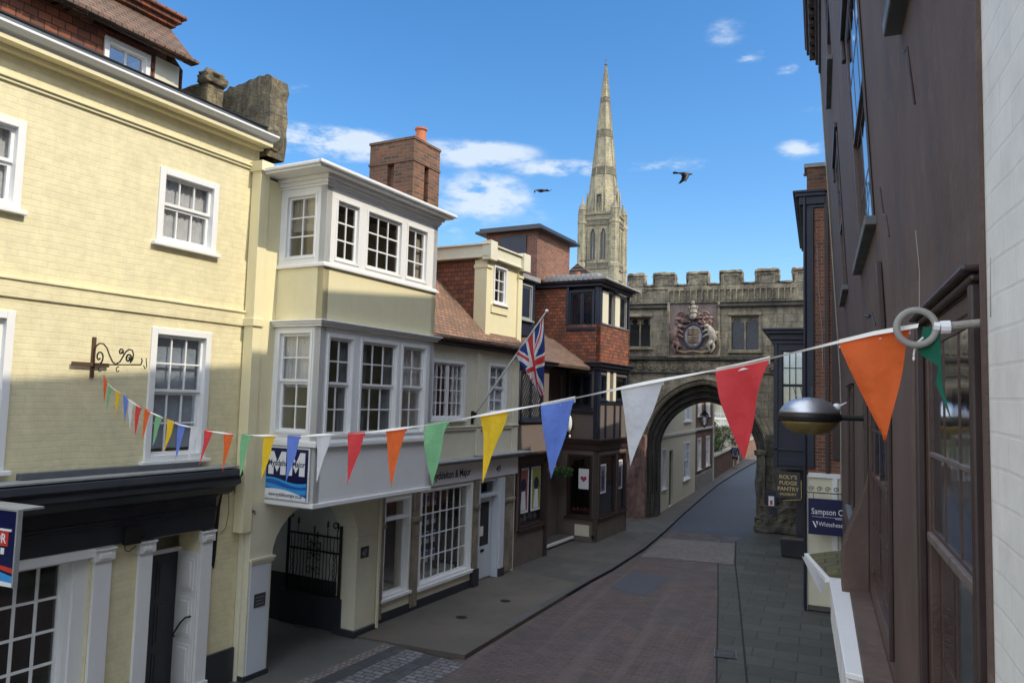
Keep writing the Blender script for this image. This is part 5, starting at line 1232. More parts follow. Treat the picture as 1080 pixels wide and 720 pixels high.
MB(T).box(37.92, 44.0, 3.0, 3.12, 0, .08).build('string_course', M['white_dull'], H2)
shell(H2, 'rear_walls', M['old_brick'], -7, -.21, 0, 6.08, 0, 6, '+x')
MB().add([(.3, 0, 6), (.3, 6.08, 6), (-3.5, 6.08, 9), (-3.5, 0, 9), (-7, 0, 6), (-7, 6.08, 6)], [(0, 1, 2, 3), (3, 2, 5, 4), (0, 3, 4), (1, 5, 2)]).build('roof', M['roof_tile2'], H2)
GW = thing('garden_wall', 'low old brick garden wall running along the pavement beyond the gateway', 'wall', (-5.7, 44.0, 0))
b = MB(); b.box(-.35, 0, .05, 38, 0, 1.25); b.build('wall', M['old_brick'], GW); b = MB(); b.box(-.42, .06, 0, 38.1, 1.25, 1.34); b.build('coping', M['stone'], GW, bevel=.02)
b = MB(); b.box(-.42, .08, 14, 14.6, 0, 2.0); b.box(-.46, .12, 13.95, 14.65, 2.0, 2.12); b.build('gate_pier', M['cream_pale'], GW, bevel=.02)
FH = thing('balcony_house', 'sunlit pale house with a white railed balcony seen through the arch', 'house', (-8.6, 62, 0))
T = FNY(0)
b = MB(lambda u, v, w: (u, -w, v)); hs = [(-3.4, -2.2, 3.2, 5.0), (-1.4, -.2, 3.1, 5.2), (.6, 1.8, 3.2, 5.0), (-1.2, .0, .4, 2.2)]
b.wall(-5, 2.6, 0, 8, hs, .25); b.build('front_wall', M['cream_pale'], FH)
for h in hs: window(FH, lambda u, v, w: (u, -w, v), *h, 2, (3,), casing=.08, glass='glass')
shell(FH, 'rear_walls', M['cream_pale'], -5, 2.6, .26, 8, 0, 8, 'none')
b = MB(); b.add([(-5.4, -.4, 8), (3, -.4, 8), (3, 8.4, 8), (-5.4, 8.4, 8), (-1.2, 4, 11)], [(0, 1, 4), (1, 2, 4), (2, 3, 4), (3, 0, 4)]); b.build('roof', M['roof_tile'], FH)
bal = MB(); bal.box(-4, 2.9, -1.3, -.05, 2.55, 2.7); bb = bal.build('balcony', M['white_dull'], FH)
bal = MB()
for k in range(36): bal.box(-3.95+k*.19, -3.92+k*.19, -1.28, -1.25, 2.7, 3.6)
bal.box(-4, 2.9, -1.3, -1.23, 3.6, 3.68); bal.box(-4, 2.9, -1.3, -1.23, 2.72, 2.78)
for u in (-4, -.5, 2.8): bal.box(u, u+.1, -1.32, -1.22, 0, 5.2)
bal.build('railing', M['white'], bb)
def tree(name, label, loc, h, rad, mats, sd, dens=5200, group=None, bare=False, cat='tree'):
    t = thing(name, label, cat, loc, 0, group); rnd = random.Random(sd)
    tk = MB(); base = (0, 0, -.1); tips = []
    top = (rnd.uniform(-.3, .3), rnd.uniform(-.3, .3), h*.55)
    tk.tube([base, (0.05, 0, h*.2), top], [h*.032, h*.024, h*.014], 8)
    for k in range(9):
        a = rnd.random()*2*PI; z0 = h*(.22+.33*k/9); l = rad*(.7+.5*rnd.random()); e = (l*math.cos(a), l*math.sin(a), z0+h*.18+rnd.random()*h*.2)
        m_ = (e[0]*.5, e[1]*.5, z0+(e[2]-z0)*.35); tk.tube([(0.03, 0, z0), m_, e], [h*.012, h*.008, h*.003], 5); tips.append(Vector(e)); tips.append(Vector(m_))
        for q in range(3):
            e2 = (e[0]+rnd.uniform(-1, 1)*rad*.5, e[1]+rnd.uniform(-1, 1)*rad*.5, e[2]+rnd.uniform(0, 1)*h*.15); tk.tube([m_, e2], [h*.006, h*.002], 4); tips.append(Vector(e2))
    tk.build('trunk', M['bark'], t)
    cr = MB()
    clumps = [(c + Vector((rnd.gauss(0, .2), rnd.gauss(0, .2), rnd.gauss(0, .2)))*rad, rad*rnd.uniform(.16, .38)) for c in tips for _ in range(2)]
    for i in range(dens):
        c, r_ = clumps[i % len(clumps)]; v = Vector((rnd.gauss(0, 1), rnd.gauss(0, 1), rnd.gauss(0, 1))).normalized()*r_*rnd.random()**.45; v.z *= .75
        p = c+v; s_ = rnd.uniform(.05, .11)
        t1 = Vector((rnd.gauss(0,1), rnd.gauss(0,1), rnd.gauss(0,.6))).normalized()*s_; t2 = t1.cross(Vector((rnd.gauss(0,1), rnd.gauss(0,1), rnd.gauss(0,1)))).normalized()*s_*.6
        cr.mi = 0 if (i % len(clumps)) % 3 else 1; cr.quad(tuple(p-t1), tuple(p+t2), tuple(p+t1), tuple(p-t2))
    cr.build('crown', mats, t, recalc=False)
    return t
tree('garden_tree', 'low olive shrub-like tree just behind the brick garden wall', (-7.3, 50, 0), 2.4, 1.1, [M['leaf2'], M['leaf']], 1, 3500)
tree('garden_tree', 'olive green bushy tree further along behind the garden wall', (-6.9, 57, 0), 2.9, 1.2, [M['leaf2'], M['bark']], 2, 2600)
tree('garden_tree', 'large dark tree closing the view at the end of the road', (-4.6, 88, 0), 9, 4.2, [M['leaf'], M['leaf2']], 3, 9000)
tree('garden_tree', 'tall tree behind the far pale garden pier', (-8.2, 76, 0), 8, 3.5, [M['leaf'], M['leaf2']], 4, 8000)
# ================================================================== RIGHT-HAND SIDE
M['leaf_dry'] = plain('dry_leaf', (.20,.15,.09), .8)
M['worn_rail'] = paint('worn_rail', (.16,.13,.115), .6, .6, (.05,.035,.03), .4, 9)
M['drain_dark'] = plain('drain_dark', (.02,.02,.02), 1.0)
LEAN, LZ = .055, 4.9
W0 = .42
Q = thing('brown_rendered_house', 'tall dark brown rendered house with old timber windows close on the right', 'house', (W0, 2.27, 0))
TQ = lambda u, v, w: (-w - LEAN*max(0.0, v-LZ), u-2.27, v)
qh = [(2.46, 3.66, 2.75, 4.66), (5.35, 7.85, 2.75, 4.60), (5.95, 8.05, 5.70, 8.05), (2.6, 3.72, 6.12, 8.3), (5.4, 7.9, 9.3, 11.2), (11.0, 12.6, 2.85, 4.6), (11.2, 13.0, 6.0, 8.2), (11.2, 13.0, 9.3, 11.2), (2.6, 4.3, 9.5, 11.3)]
wq = MB(TQ)
# gridded so that the lean bends at LZ
us = None
lo = [h for h in qh if h[3] < LZ]; hi = [h for h in qh if h[2] > LZ]
wq.wall(2.27, 17.5, 2.62, LZ, lo, .28); wq.wall(2.27, 17.5, LZ, 12.2, hi, .28)
wq.build('street_wall', M['brown'], Q)
MB(TQ).wall(2.27, 17.5, 0, 2.619, [(2.6, 4.2, .5, 2.2), (10.2, 11.2, 0, 2.2), (12.2, 16.5, .6, 2.2)], .3).build('ground_floor_wall', M['brown'], Q)
shell(Q, 'rear_walls', M['brown'], .29, 8.5, 0, 15.22, 0, 12.2, '-x')
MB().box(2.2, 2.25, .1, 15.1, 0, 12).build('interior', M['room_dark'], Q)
def qwin(h, cols, rows, meet, fr='brown_paint', hood=True, sill=True, pr=.0, glass='glass', curtain=None):
    u0, u1, v0, v1 = h
    f = window(Q, TQ, u0, u1, v0, v1, cols, rows, frame=fr, casing=.06, proud=pr, depth=-.012, sill=0, meet=meet, bar=.02, fw=.035, bd=.003, fd=.005, glass=glass, curtain=curtain)
    return f
qwin(qh[0], 3, (2, 1), 3.78, glass='glass_blue'); qwin(qh[1], 4, (2, 2), 3.7); qwin(qh[2], 3, (2, 2), 6.9, glass='glass_dark'); qwin(qh[3], 3, (2, 2), 7.2); qwin(qh[4], 4, (2, 2), 10.3, glass='glass_dark'); qwin(qh[5], 3, (2, 2), 3.7); qwin(qh[6], 3, (2, 2), 7.1, glass='glass_dark'); qwin(qh[7], 3, (2, 2), 10.3); qwin(qh[8], 3, (2, 2), 10.4)
# rails of the near sash, worn and proud
rl = MB(TQ); rl.box(2.53, 3.59, 4.11, 4.13, -.03, -.002); rl.box(2.53, 3.59, 3.765, 3.80, -.03, .010); rl.build('sash_rail', M['worn_rail'], Q, bevel=.004)
hd = MB(TQ)
for (u0, u1, v0, v1) in qh[:2] + [qh[5]]:
    hd.box(u0-.06, u1+.06, v1+.005, v1+.03, 0, .03); hd.box(u0-.08, u1+.08, v1+.03, v1+.05, 0, .055)
    hd.box(u0-.05, u0, v0, v1+.0, 0, .03); hd.box(u1, u1+.06, v0, v1+.0, 0, .035)
hd.build('window_surround', M['maroon'], Q, bevel=.008)
sl = MB(TQ)
for (u0, u1, v0, v1) in qh[2:]: sl.box(u0-.06, u1+.08, v0-.07, v0, -.06, .075)
sl.build('window_sill', M['lead'], Q, bevel=.008)
hd = MB(TQ)
for (u0, u1, v0, v1) in (qh[2], qh[3], qh[6]): hd.box(u0-.1, u1+.15, v1+.02, v1+.09, 0, .045); hd.box(u1+.05, u1+.15, v1-.2, v1+.02, 0, .04); hd.box(u0-.02, u0+.03, v0, v1, 0, .02)
hd.build('hood_mould', M['maroon'], Q, bevel=.01)
ef = MB(TQ)
for z0, z1, e in ((11.75, 11.85, .05), (11.95, 12.08, .10), (12.08, 12.2, .18), (12.2, 12.34, .27)): ef.box(2.27, 17.52, z0, z1, -.05, e)
for k in range(38): ef.box(2.4+k*.4, 2.52+k*.4, 11.98, 12.2, 0, .22)
ef.build('eaves', M['maroon'], Q, bevel=.01)
g_ = MB(TQ); g_.box(2.27, 17.55, 12.34, 12.44, .1, .30); g_.build('gutter', M['black'], Q, bevel=.02)
MB().add([(-.2, 0, 12.4), (-.2, 15.25, 12.4), (4.3, 15.25, 14.0), (4.3, 0, 14.0), (8.6, 0, 12.2), (8.6, 15.25, 12.2)], [(0, 1, 2, 3), (3, 2, 5, 4), (0, 3, 4), (1, 5, 2)]).build('roof', M['roof_tile2'], Q)
tm = MB(TQ); tm.box(5.66, 5.74, 4.72, 5.32, 0, .035); tm.build('timber_stub', M['maroon'], Q, bevel=.006, jitter=.004)
ck = MB(TQ); ck.tube([(6.6, 4.98, .004), (6.9, 5.1, .006), (7.3, 5.12, .004), (7.9, 5.2, .004)], .008, 4); ck.tube([(5.0, 5.35, .004), (5.1, 5.5, .004), (5.25, 5.55, .004), (5.35, 5.75, .004)], .006, 4); ck.tube([(3.5, 5.6, .004), (3.6, 5.9, .003), (3.75, 5.95, .004)], .005, 4); ck.build('crack', M['maroon'], Q)
ed = MB(TQ); ed.tube([(17.50, .0+z*.5, .012) for z in range(25)], .018, 6); ed.build('corner_bead', M['wood_grey'], Q)
cn = MB(TQ)
for z0, z1, e in ((2.40, 2.46, .06), (2.46, 2.54, .12), (2.54, 2.60, .155), (2.60, 2.625, .175)): cn.box(2.27, 7.9, z0, z1, 0, e)
cn.build('shop_cornice', M['brown'], Q, bevel=.01)
cs = MB(TQ); 
pr_ = [(0, 3.75), (.03, 3.6), (.09, 3.4), (.17, 3.2), (.225, 3.02), (.24, 2.85), (.235, 2.3), (0, 2.3)]
cs.add([(7.78, z, w) for w, z in pr_] + [(8.12, z, w) for w, z in pr_], [tuple(range(8)), tuple(range(8, 16))] + [(i, (i+1) % 8, 8+(i+1) % 8, 8+i) for i in range(8)]); cs.build('console', M['brown'], Q, bevel=.015)
# bowed shop canopy with mossy roof
SB = thing('shop_bay', 'white panelled shop bay with a mossy slate roof below the brown wall', 'shop bay', (.42, 8.6, 0))
pl = [(.0, 9.6), (-.58, 9.57), (-.36, 8.37), (-.30, 8.0), (-.20, 5.5), (.0, 5.4)]
pl = [(x, y-8.6) for x, y in pl]
def extr(mb, z0, z1, e=0.0, pts=pl):
    n = len(pts); q = []
    for i, (x, y) in enumerate(pts): q.append((x-(e if x < -.01 else 0), y + (e if i in (0, 1) else -e if i in (n-1, n-2) else 0)))
    mb.prism(q, z0, z1)
fpl = [(.0, -.25), (-.32, -.25), (-.25, -3.1), (.0, -3.2)]
f_ = MB(); f_.prism(fpl, 2.12, 2.56); f_.build('fascia', M['white'], SB, bevel=.008)
f_ = MB()
for i in range(5):
    y0_ = -.32-.55*i; x0_, x1_ = -.32+.07*(-.25-y0_)/2.85, -.32+.07*(-.25-(y0_-.5))/2.85
    f_.hexa([(x0_-.012, y0_, 2.20), (x1_-.012, y0_-.5, 2.20), (x1_+.01, y0_-.5, 2.20), (x0_+.01, y0_, 2.20), (x0_-.012, y0_, 2.50), (x1_-.012, y0_-.5, 2.50), (x1_+.01, y0_-.5, 2.50), (x0_+.01, y0_, 2.50)])
f_.build('fascia_panel', M['white'], SB, bevel=.004)
f_ = MB(); f_.prism([(.0, -.22), (-.345, -.22), (-.275, -3.14), (.0, -3.24)], 2.56, 2.60); f_.build('fascia_moulding', M['white'], SB, bevel=.006)
q = [(.0, 1.0), (-.60, .98), (-.38, -.25), (.0, -.25)]
f_ = MB(); f_.prism(q, 2.545, 2.60); f_.build('canopy_edge', M['white'], SB, bevel=.006)
f_ = MB(); q = [(-.02, .94), (-.55, .92), (-.345, -.22), (-.02, -.22)]; f_.add([(x, y, 2.601) for x, y in q] + [(-.02, .9, 2.72), (-.32, .9, 2.66), (-.2, -.19, 2.66), (-.02, -.19, 2.72)], [(0,1,5,4), (1,2,6,5), (2,3,7,6), (4,5,6,7), (3,0,4,7)]); f_.build('roof', M['moss'], SB)
f_ = MB(); f_.box(-.12, -.08, -.2, .9, 2.71, 2.735); f_.build('roof_ridge', M['leaf2'], SB, jitter=.01)
# white painted brick neighbour (where the photograph is taken from)
NB = thing('white_brick_house', 'white painted brick wall at the right edge nearest the viewer', 'house', (.40, 2.26, 0))
TNB = lambda u, v, w: (-w, u-2.26, v)
MB(TNB).wall(-14, 2.25, 0, 11.5, [(-3.2, -2.0, 3.3, 5.3), (-7.2, -6.0, 3.3, 5.3), (-12, -10, 3.3, 5.3)], .3).build('street_wall', M['white_brick'], NB, jitter=0)
for h in ((-3.2, -2.0, 3.3, 5.3), (-7.2, -6.0, 3.3, 5.3), (-12, -10, 3.3, 5.3)): window(NB, TNB, *h, 3, (2, 2), meet=4.3, casing=.08)
shell(NB, 'rear_walls', M['white_brick'], .31, 8.5, -16.26, -.01, 0, 11.5, '-x')
# string of conduit where the two walls meet
MB(TNB).box(2.235, 2.262, 0, 11.4, .001, .012).build('joint_strip', M['brown'], NB)
MB().add([(-.2, -16.3, 11.5), (-.2, -.01, 11.5), (4.3, -.01, 11.6), (4.3, -16.3, 11.6), (8.6, -16.3, 11.5), (8.6, -.01, 11.5)], [(0, 1, 2, 3), (3, 2, 5, 4), (0, 3, 4), (1, 5, 2)]).build('roof', M['roof_tile2'], NB)

# brick building beyond
SM = thing('brick_corner_house', 'narrow red brick house end with dark blue cornice beyond the brown wall', 'house', (-.28, 17.62, 0))
TS_ = lambda u, v, w: (u+.28, -w, v)
MB(TS_).wall(-.28, 7, 2.85, 9.05, [], .3).build('brick_wall', M['red_brick'], SM)
MB(TS_).wall(-.28, 7, 0, 2.849, [], .3, w=.01).build('ground_floor_wall', M['cream_pale'], SM)
shell(SM, 'rear_walls', M['red_brick'], 0, 7.2, .3, 6.3, 0, 9.1, 'none')
cn = MB(TS_)
for z0, z1, e in ((8.72, 8.80, .06), (8.80, 8.98, .14), (8.98, 9.06, .22), (9.06, 9.12, .27)): cn.box(-.28-e, .12, z0, z1, -.1, e*.5); cn.box(-.28-e, -.1, z0, z1, -6.2, 0)
cn.build('cornice', M['navy'], SM, bevel=.01)
MB(TS_).box(-.26, 7, 9.12, 9.66, -.6, -.05).build('parapet', M['old_brick'], SM); MB(TS_).box(-.32, 7, 9.66, 9.76, -.66, .0).build('coping', M['lead_pale'], SM, bevel=.01)
MB(TS_).box(-.27, -.12, 3.0, 8.72, .0, .05).build('corner_pilaster', M['navy'], SM, bevel=.008)
b = MB(TS_); b.box(.10, .18, 2.9, 9.05, 0, .06); b.box(.24, .5, 3.2, 8.2, 0, .04); b.build('dark_strip', M['maroon'], SM)
b = MB(TS_); b.tube([(-.30, 9.0, .05), (-.30, 3.2, .05), (-.31, 3.0, .06), (-.31, 0, .06)], .035, 8); b.build('drainpipe', M['navy'], SM)
b = MB(TS_); b.tube([(-.05, 7.9, .01), (-.02, 7.0, .01), (.05, 5.9, .01), (.06, 5.2, .01)], .008, 4); b.build('cable', M['lead_pale'], SM)
b = MB(TS_); b.box(-.24, .9, 2.80, 2.9, 0, .05); b.box(.24, .34, 0, 2.8, .011, .05); b.build('shop_trim', M['white'], SM, bevel=.006)
b = MB(TS_); b.box(-.26, .9, 0, .1, .011, .04); b.build('plinth', M['slabs'], SM)
MB().add([(.3, .4, 9.7), (7, .4, 9.7), (7, 6.2, 9.7), (.3, 6.2, 9.7), (3.6, 3.3, 12.5)], [(0, 1, 4), (1, 2, 4), (2, 3, 4), (3, 0, 4)]).build('roof', M['lead'], SM)
# hanging shop sign in front of it
HS = thing('hanging_sign', 'navy hanging sign with white estate agent lettering below a scrolled iron bracket', 'sign', (-.25, 17.2, 1.65))
TH_ = lambda u, v, w: (u+.25, -w, v-1.65)
MB(TH_).box(-.24, .80, 1.66, 2.40, 0, .04).build('board', M['sign_navy'], HS, bevel=.004)
b = MB(TH_); b.text('Sampson C', -.18, 2.08, .175, .0415, bold=False, sx=.76); b.text('with', .28, 1.99, .075, .0415); b.text('Whiteheads', -.04, 1.84, .13, .0415, sx=.82); b.box(-.17, .8, 2.025, 2.031, .0405, .0415)
b.prism([(-.16, 1.93), (-.13, 1.93), (-.08, 1.82), (-.10, 1.80)], .0405, .0415); b.prism([(-.09, 1.94), (-.06, 1.94), (-.06, 1.84)], .0405, .0415); b.build('lettering', M['sign_white'], HS)
b = MB(TH_); b.tube([(-.30, 2.52, .02), (.9, 2.52, .02)], .012, 6); b.tube([(-.14, 2.4, .02), (-.14, 2.52, .02)], .006, 4); b.tube([(.6, 2.4, .02), (.6, 2.52, .02)], .006, 4)
for cx_ in (-.18, -.02, .14, .30): b.tube([(cx_+(.055-.0022*i)*math.cos(.45*i), 2.60+(.055-.0022*i)*math.sin(.45*i), .02) for i in range(20)], .008, 5)
b.build('bracket', M['iron'], HS)
# navy shopfront next to the gate
NS = thing('navy_shopfront', 'dark navy shop bay tucked against the right pier of the gateway', 'shop', (-1.30, 24.0, 0))
TV = lambda u, v, w: (u+1.30, -w, v)
nh = [(-1.12, -.40, 4.15, 6.05)]
MB(TV).wall(-1.30, 2, 2.5, 6.5, nh, .2).build('front_wall', M['navy'], NS)
MB().box(.62, 3.3, .3, 3.8, 0, 2.5).build('ground_floor', M['black'], NS)
window(NS, TV, *nh[0], 3, (1, 2), meet=4.95, frame='navy', casing=.06, depth=-.04, glass='glass_blue', curtain=('curtain', 'full'), bar=.03)
shell(NS, 'rear_walls', M['navy'], 0, 3.3, .21, 3.6, 2.5, 6.5, 'none'); MB().box(.0, 3.3, .0, 3.6, 2.44, 2.499).build('soffit', M['black'], NS)
b = MB(TV)
for z0, z1, e in ((6.20, 6.32, .05), (6.32, 6.50, .12), (6.50, 6.60, .24), (6.60, 6.66, .32)): b.box(-1.30-e, 2, z0, z1, -3.8, e)
b.build('cornice', M['navy'], NS, bevel=.01)
b = MB(TV); b.box(-1.28, -.3, 3.0, 3.06, 0, .05); b.box(-1.30, -1.18, 2.5, 6.2, .0, .05); b.box(-1.2, -.3, 3.9, 3.96, 0, .06); b.box(-1.18, -.3, 2.55, 2.75, 0, .04); b.build('trim', M['navy'], NS, bevel=.008)
pt = thing('planter', 'low black planter box at the foot of the navy shopfront', 'planter', (-.75, 23.5, 0))
b = MB(); b.add([(-.3, -.15, 0), (.3, -.15, 0), (.3, .15, 0), (-.3, .15, 0), (-.34, -.19, .5), (.34, -.19, .5), (.34, .19, .5), (-.34, .19, .5)], [(0,1,2,3), (4,5,6,7), (0,1,5,4), (1,2,6,5), (2,3,7,6), (3,0,4,7)]); b.build('box', M['black'], pt, bevel=.01)
b = MB(); b.box(-.31, .31, -.16, .16, .48, .515); b.build('soil', M['bark'], pt)
fs_ = thing('fudge_sign', 'black projecting sign with gold shop lettering beside the gateway pier', 'sign', (-1.22, 23.4, 1.6))
TFs = lambda u, v, w: (u+1.22, -w, v-1.6)
b = MB(TFs); b.box(-1.20, -.54, 1.66, 2.42, 0, .04); b.build('board', M['black'], fs_, bevel=.004)
b = MB(TFs)
for t_, v, s_ in (("ROLY'S", 2.22, .155), ('FUDGE', 2.05, .155), ('PANTRY', 1.88, .155), ('SALISBURY', 1.75, .095)): b.text(t_, -.87, v, s_, .0415, align='CENTER', bold=True)
b.build('lettering', M['gold'], fs_)
b = MB(TFs); b.prism([(-1.06, 1.60), (-.54, 1.66), (-.50, 1.66), (-.50, 2.2), (-.53, 2.2), (-.53, 1.63), (-.8, 1.60)], -.02, .0); b.build('backing_edge', M['gold'], fs_)
b = MB(TFs); b.tube([(-1.2, 2.5, .02), (-.4, 2.5, .02)], .012, 6); b.tube([(-.54, 2.5, .02), (-.40, 2.38, .02), (-.28, 2.30, .02)], .01, 5); b.tube([(-.7, 2.42, .02), (-.7, 2.5, .02)], .008, 4); b.build('bracket', M['iron'], fs_)

H3 = thing('brick_terrace', 'long brick house on the right beyond the gateway, hidden behind its pier', 'house', (.9, 28.2, 0))
b = MB(); b.box(0, 8, 0, 34, 0, 10.5); b.build('walls', M['old_brick'], H3)
MB().add([(-.3, -.2, 10.5), (-.3, 34.2, 10.5), (4, 34.2, 13), (4, -.2, 13), (8.3, -.2, 10.5), (8.3, 34.2, 10.5)], [(0, 1, 2, 3), (3, 2, 5, 4), (0, 3, 4), (1, 5, 2)]).build('roof', M['roof_tile2'], H3)
# street lamp on the brown wall
LM = thing('street_lamp', 'round metal street lamp with an amber bowl jutting from the brown wall', 'lamp', (-.10, 8.0, 4.21))
b = MB(); b.lathe([(.285, .03), (.28, .055), (.25, .10), (.19, .148), (.11, .178), (.04, .19), (0.001, .192)], (0,0,0), 40); b.build('hood', M['silver'], LM, smooth=True)
b = MB(); b.lathe([(.10, .035), (.272, .035), (.292, .03), (.298, 0), (.292, -.035), (.272, -.045), (.10, -.045)], (0,0,0), 40); b.build('ring', M['iron'], LM, smooth=False, bevel=.004)
b = MB(); b.lathe([(.27, -.04), (.255, -.075), (.21, -.125), (.14, -.163), (.07, -.178), (.001, -.18)], (0,0,0), 40); b.build('bowl', M['amber'], LM, smooth=True)
b = MB(); b.tube([(.26, 0, 0), (.52, .03, 0)], .028, 10); b.box(.49, .53, -.06, .12, -.1, .1); b.build('arm', M['iron'], LM)
b = MB(); b.blob((.25, 0, .10), (.045, .04, .04), 2); b.tube([(.27, 0, .11), (.34, .02, .15)], .008, 6); b.build('light_sensor', M['white'], LM, smooth=True)
b = MB()
for k in range(9):
    an = k*2*PI/9; b.tube([(.12*math.cos(an), .12*math.sin(an), .17), (.16*math.cos(an), .16*math.sin(an), .30)], .0025, 4)
b.build('bird_spike', M['lead'], LM)

# ================================================================== BUNTING
pole = thing('ring_pole', 'short grey pole with a ring end poking out from the near brown window', 'pole', (.42, 2.30, 4.53))
b = MB(); b.tube([(0.02, 0, .01), (-.13, 0, -.004)], .0125, 12, r2=.011); b.build('rod', M['wood_grey'], pole)
b = MB(); n = 40; b.tube([(-.176+.048*math.cos(2*PI*i/n), .004*math.sin(2*PI*i/n), -.004+.048*math.sin(2*PI*i/n)) for i in range(n+1)], .0095, 10, cap=False); b.build('ring', M['grey_timber'], pole, smooth=True)
b = MB(); b.tube([(-.118, 0, -.004), (-.095, 0, -.003)], .018, 10); b.tube([(-.12, 0, -.002), (-.135, 0, .0)], .014, 8); b.build('tape_band', M['sign_white'], pole)
b = MB(); b.tube([(-.005, 0, .01), (.03, 0, .012)], .017, 10); b.build('collar', M['iron'], pole)
b = MB(); b.tube([(-.168, .0, .05), (-.165, .01, .15), (-.172, .02, .27)], .0012, 5); b.build('wire', M['wood_grey'], pole)
b = MB(); b.tube([(-.02, -.12, .16), (-.022, -.11, .01)], .0015, 5); b.build('wire', M['wood_grey'], pole)
Az, Bz = Vector((.25, 2.30)), Vector((-8.28, 6.65)); LL = (Bz-Az).length; dv = (Bz-Az)/LL
KN = [(0, 4.53), (.12, 4.515), (.55, 4.432), (.97, 4.368), (1.41, 4.295), (1.83, 4.233), (2.28, 4.167), (2.66, 4.120), (3.1, 4.074), (3.5, 4.046), (3.93, 4.012), (4.33, 3.996), (4.76, 3.975), (5.14, 3.966), (5.6, 3.966), (5.95, 3.975), (6.3, 3.982), (6.65, 4.004), (7.03, 4.040), (7.45, 4.083), (7.77, 4.112), (8.06, 4.160), (8.35, 4.208), (8.7, 4.262), (9.1, 4.33), (9.38, 4.41), (9.578, 4.53)]
def rz(t):
    for (a, za), (b_, zb) in zip(KN[:-1], KN[1:]):
        if a <= t <= b_: return za+(zb-za)*(t-a)/(b_-a)
    return KN[-1][1]
def rp(t, dz=0, off=0): p = Az + dv*t; return (p.x+dv.y*off, p.y-dv.x*off, rz(t)+dz)
tape = MB(); n = 240; pts = []
for i in range(n+1):
    t = LL*i/n; tw_ = .5+.5*math.sin(t*7.3+1.0); hgt = .0028+.0055*tw_**2
    a_ = rp(t, hgt, .002*math.sin(t*9)); b_ = rp(t, -hgt*.6, -.006*math.cos(t*7)); pts += [a_, b_]
tape.add(pts, [(2*i, 2*i+1, 2*i+3, 2*i+2) for i in range(n)])
tp = tape.build('bunting_line', M['rope'], None, recalc=False, smooth=True)
tag(tp, 'long white tape of the bunting sagging across the street from ring to bracket', 'bunting line')
flags = [('o', .125, .10), ('r', .55, .56), ('w', .97, 1.03), ('b', 1.415, 1.46), ('y', 1.83, 1.87), ('g', 2.28, 2.35), ('o', 2.66, 2.71), ('r', 3.095, 3.18), ('w', 3.505, 3.56), ('b', 3.935, 3.99), ('y', 4.335, 4.42), ('g', 4.76, 4.84), ('o', 5.14, 5.23), ('r', 5.60, 5.72), ('w', 5.93, 6.05), ('b', 6.30, 6.38), ('y', 6.65, 6.75), ('g', 7.03, 7.13), ('o', 7.44, 7.54), ('r', 7.77, 7.86), ('w', 8.07, 8.10), ('b', 8.34, 8.35), ('y', 8.70, 8.80), ('g', 9.08, 9.13), ('o', 9.36, 9.40)]
col = {'o': ('orange', 'f_o'), 'r': ('red', 'f_r'), 'w': ('white', 'f_w'), 'b': ('blue', 'f_b'), 'y': ('yellow', 'f_y'), 'g': ('green', 'f_g')}
where = ['nearest the ring, hanging before the brown wall', 'in front of the gateway arch', 'left of the arch, before the dark corner shop', 'before the dark shop doorway', 'over the door of the cream shop',
         'right beside the white oriel', 'low on the right half of the white oriel front', 'on the left half of the white oriel front', 'at the corner of the oriel', 'over the right side of the MM sign',
         'over the left side of the MM sign', 'just left of the MM sign', 'above the end of the black shop cornice', 'next left from the end of the black cornice', 'just right of the blind window', 'under the right half of the blind window',
         'under the middle of the blind window', 'at the left part of the blind window', 'at the left jamb of the blind window', 'just left of the blind window', 'small, fifth flag from the scroll bracket', 'small, fourth flag from the scroll bracket',
         'small, third flag from the scroll bracket', 'small, second flag from the scroll bracket', 'smallest, first below the scroll bracket']
for i, (c, tc, tt) in enumerate(flags):
    rnd = random.Random(100+i); hw = .10 if i < 14 else .11; NU, NV = 10, 14; f = MB(); pts = []; o0 = rp(tc)
    Lz = .305 + rnd.uniform(-.01, .01); ph = rnd.random()*6; am = .014+.018*rnd.random(); lean_ = rnd.uniform(-.05, .05)
    for j in range(NV+1):
        q = j/NV
        for k in range(NU+1):
            s_ = (k/NU-.5)*2; t = tc + s_*hw*(1-q)**.96 + (tt-tc)*q + .006*math.sin(q*5+ph)*(1-abs(s_))
            z = rz(tc+s_*hw) *(1-q) + (rz(tc)-Lz)*q
            off = (am*math.sin(s_*3.2*(1-q*.5)+ph+q*2.2)*min(1, q*3)*(1-q) + lean_*q*q*.8)*(1 if i < 6 else .45) + .004
            p = Az + dv*t; pts.append((p.x+dv.y*off-o0[0], p.y-dv.x*off-o0[1], z-o0[2]-.004))
    f.add(pts, [(j*(NU+1)+k, j*(NU+1)+k+1, (j+1)*(NU+1)+k+1, (j+1)*(NU+1)+k) for j in range(NV) for k in range(NU)])
    o = f.build('bunting_flag', M[col[c][1]], None, smooth=True, recalc=False, doubles=True); o.location = o0
    tag(o, '%s triangular bunting flag %s' % (col[c][0], where[i]), 'flag', 'bunting flags strung across the street')
    hem = MB(); pts = []
    for k in range(11):
        s_ = (k/10-.5)*2; t = tc+s_*hw; a_ = rp(t, .009, .0075); b_ = rp(t, -.016, .009+.004*math.sin(k)); pts += [(a_[0]-o0[0], a_[1]-o0[1], a_[2]-o0[2]), (b_[0]-o0[0], b_[1]-o0[1], b_[2]-o0[2])]
    hem.add(pts, [(2*k, 2*k+1, 2*k+3, 2*k+2) for k in range(10)]); hem.build('hem', M[col[c][1]] if i > 3 else M['rope'], o, smooth=True, recalc=False)
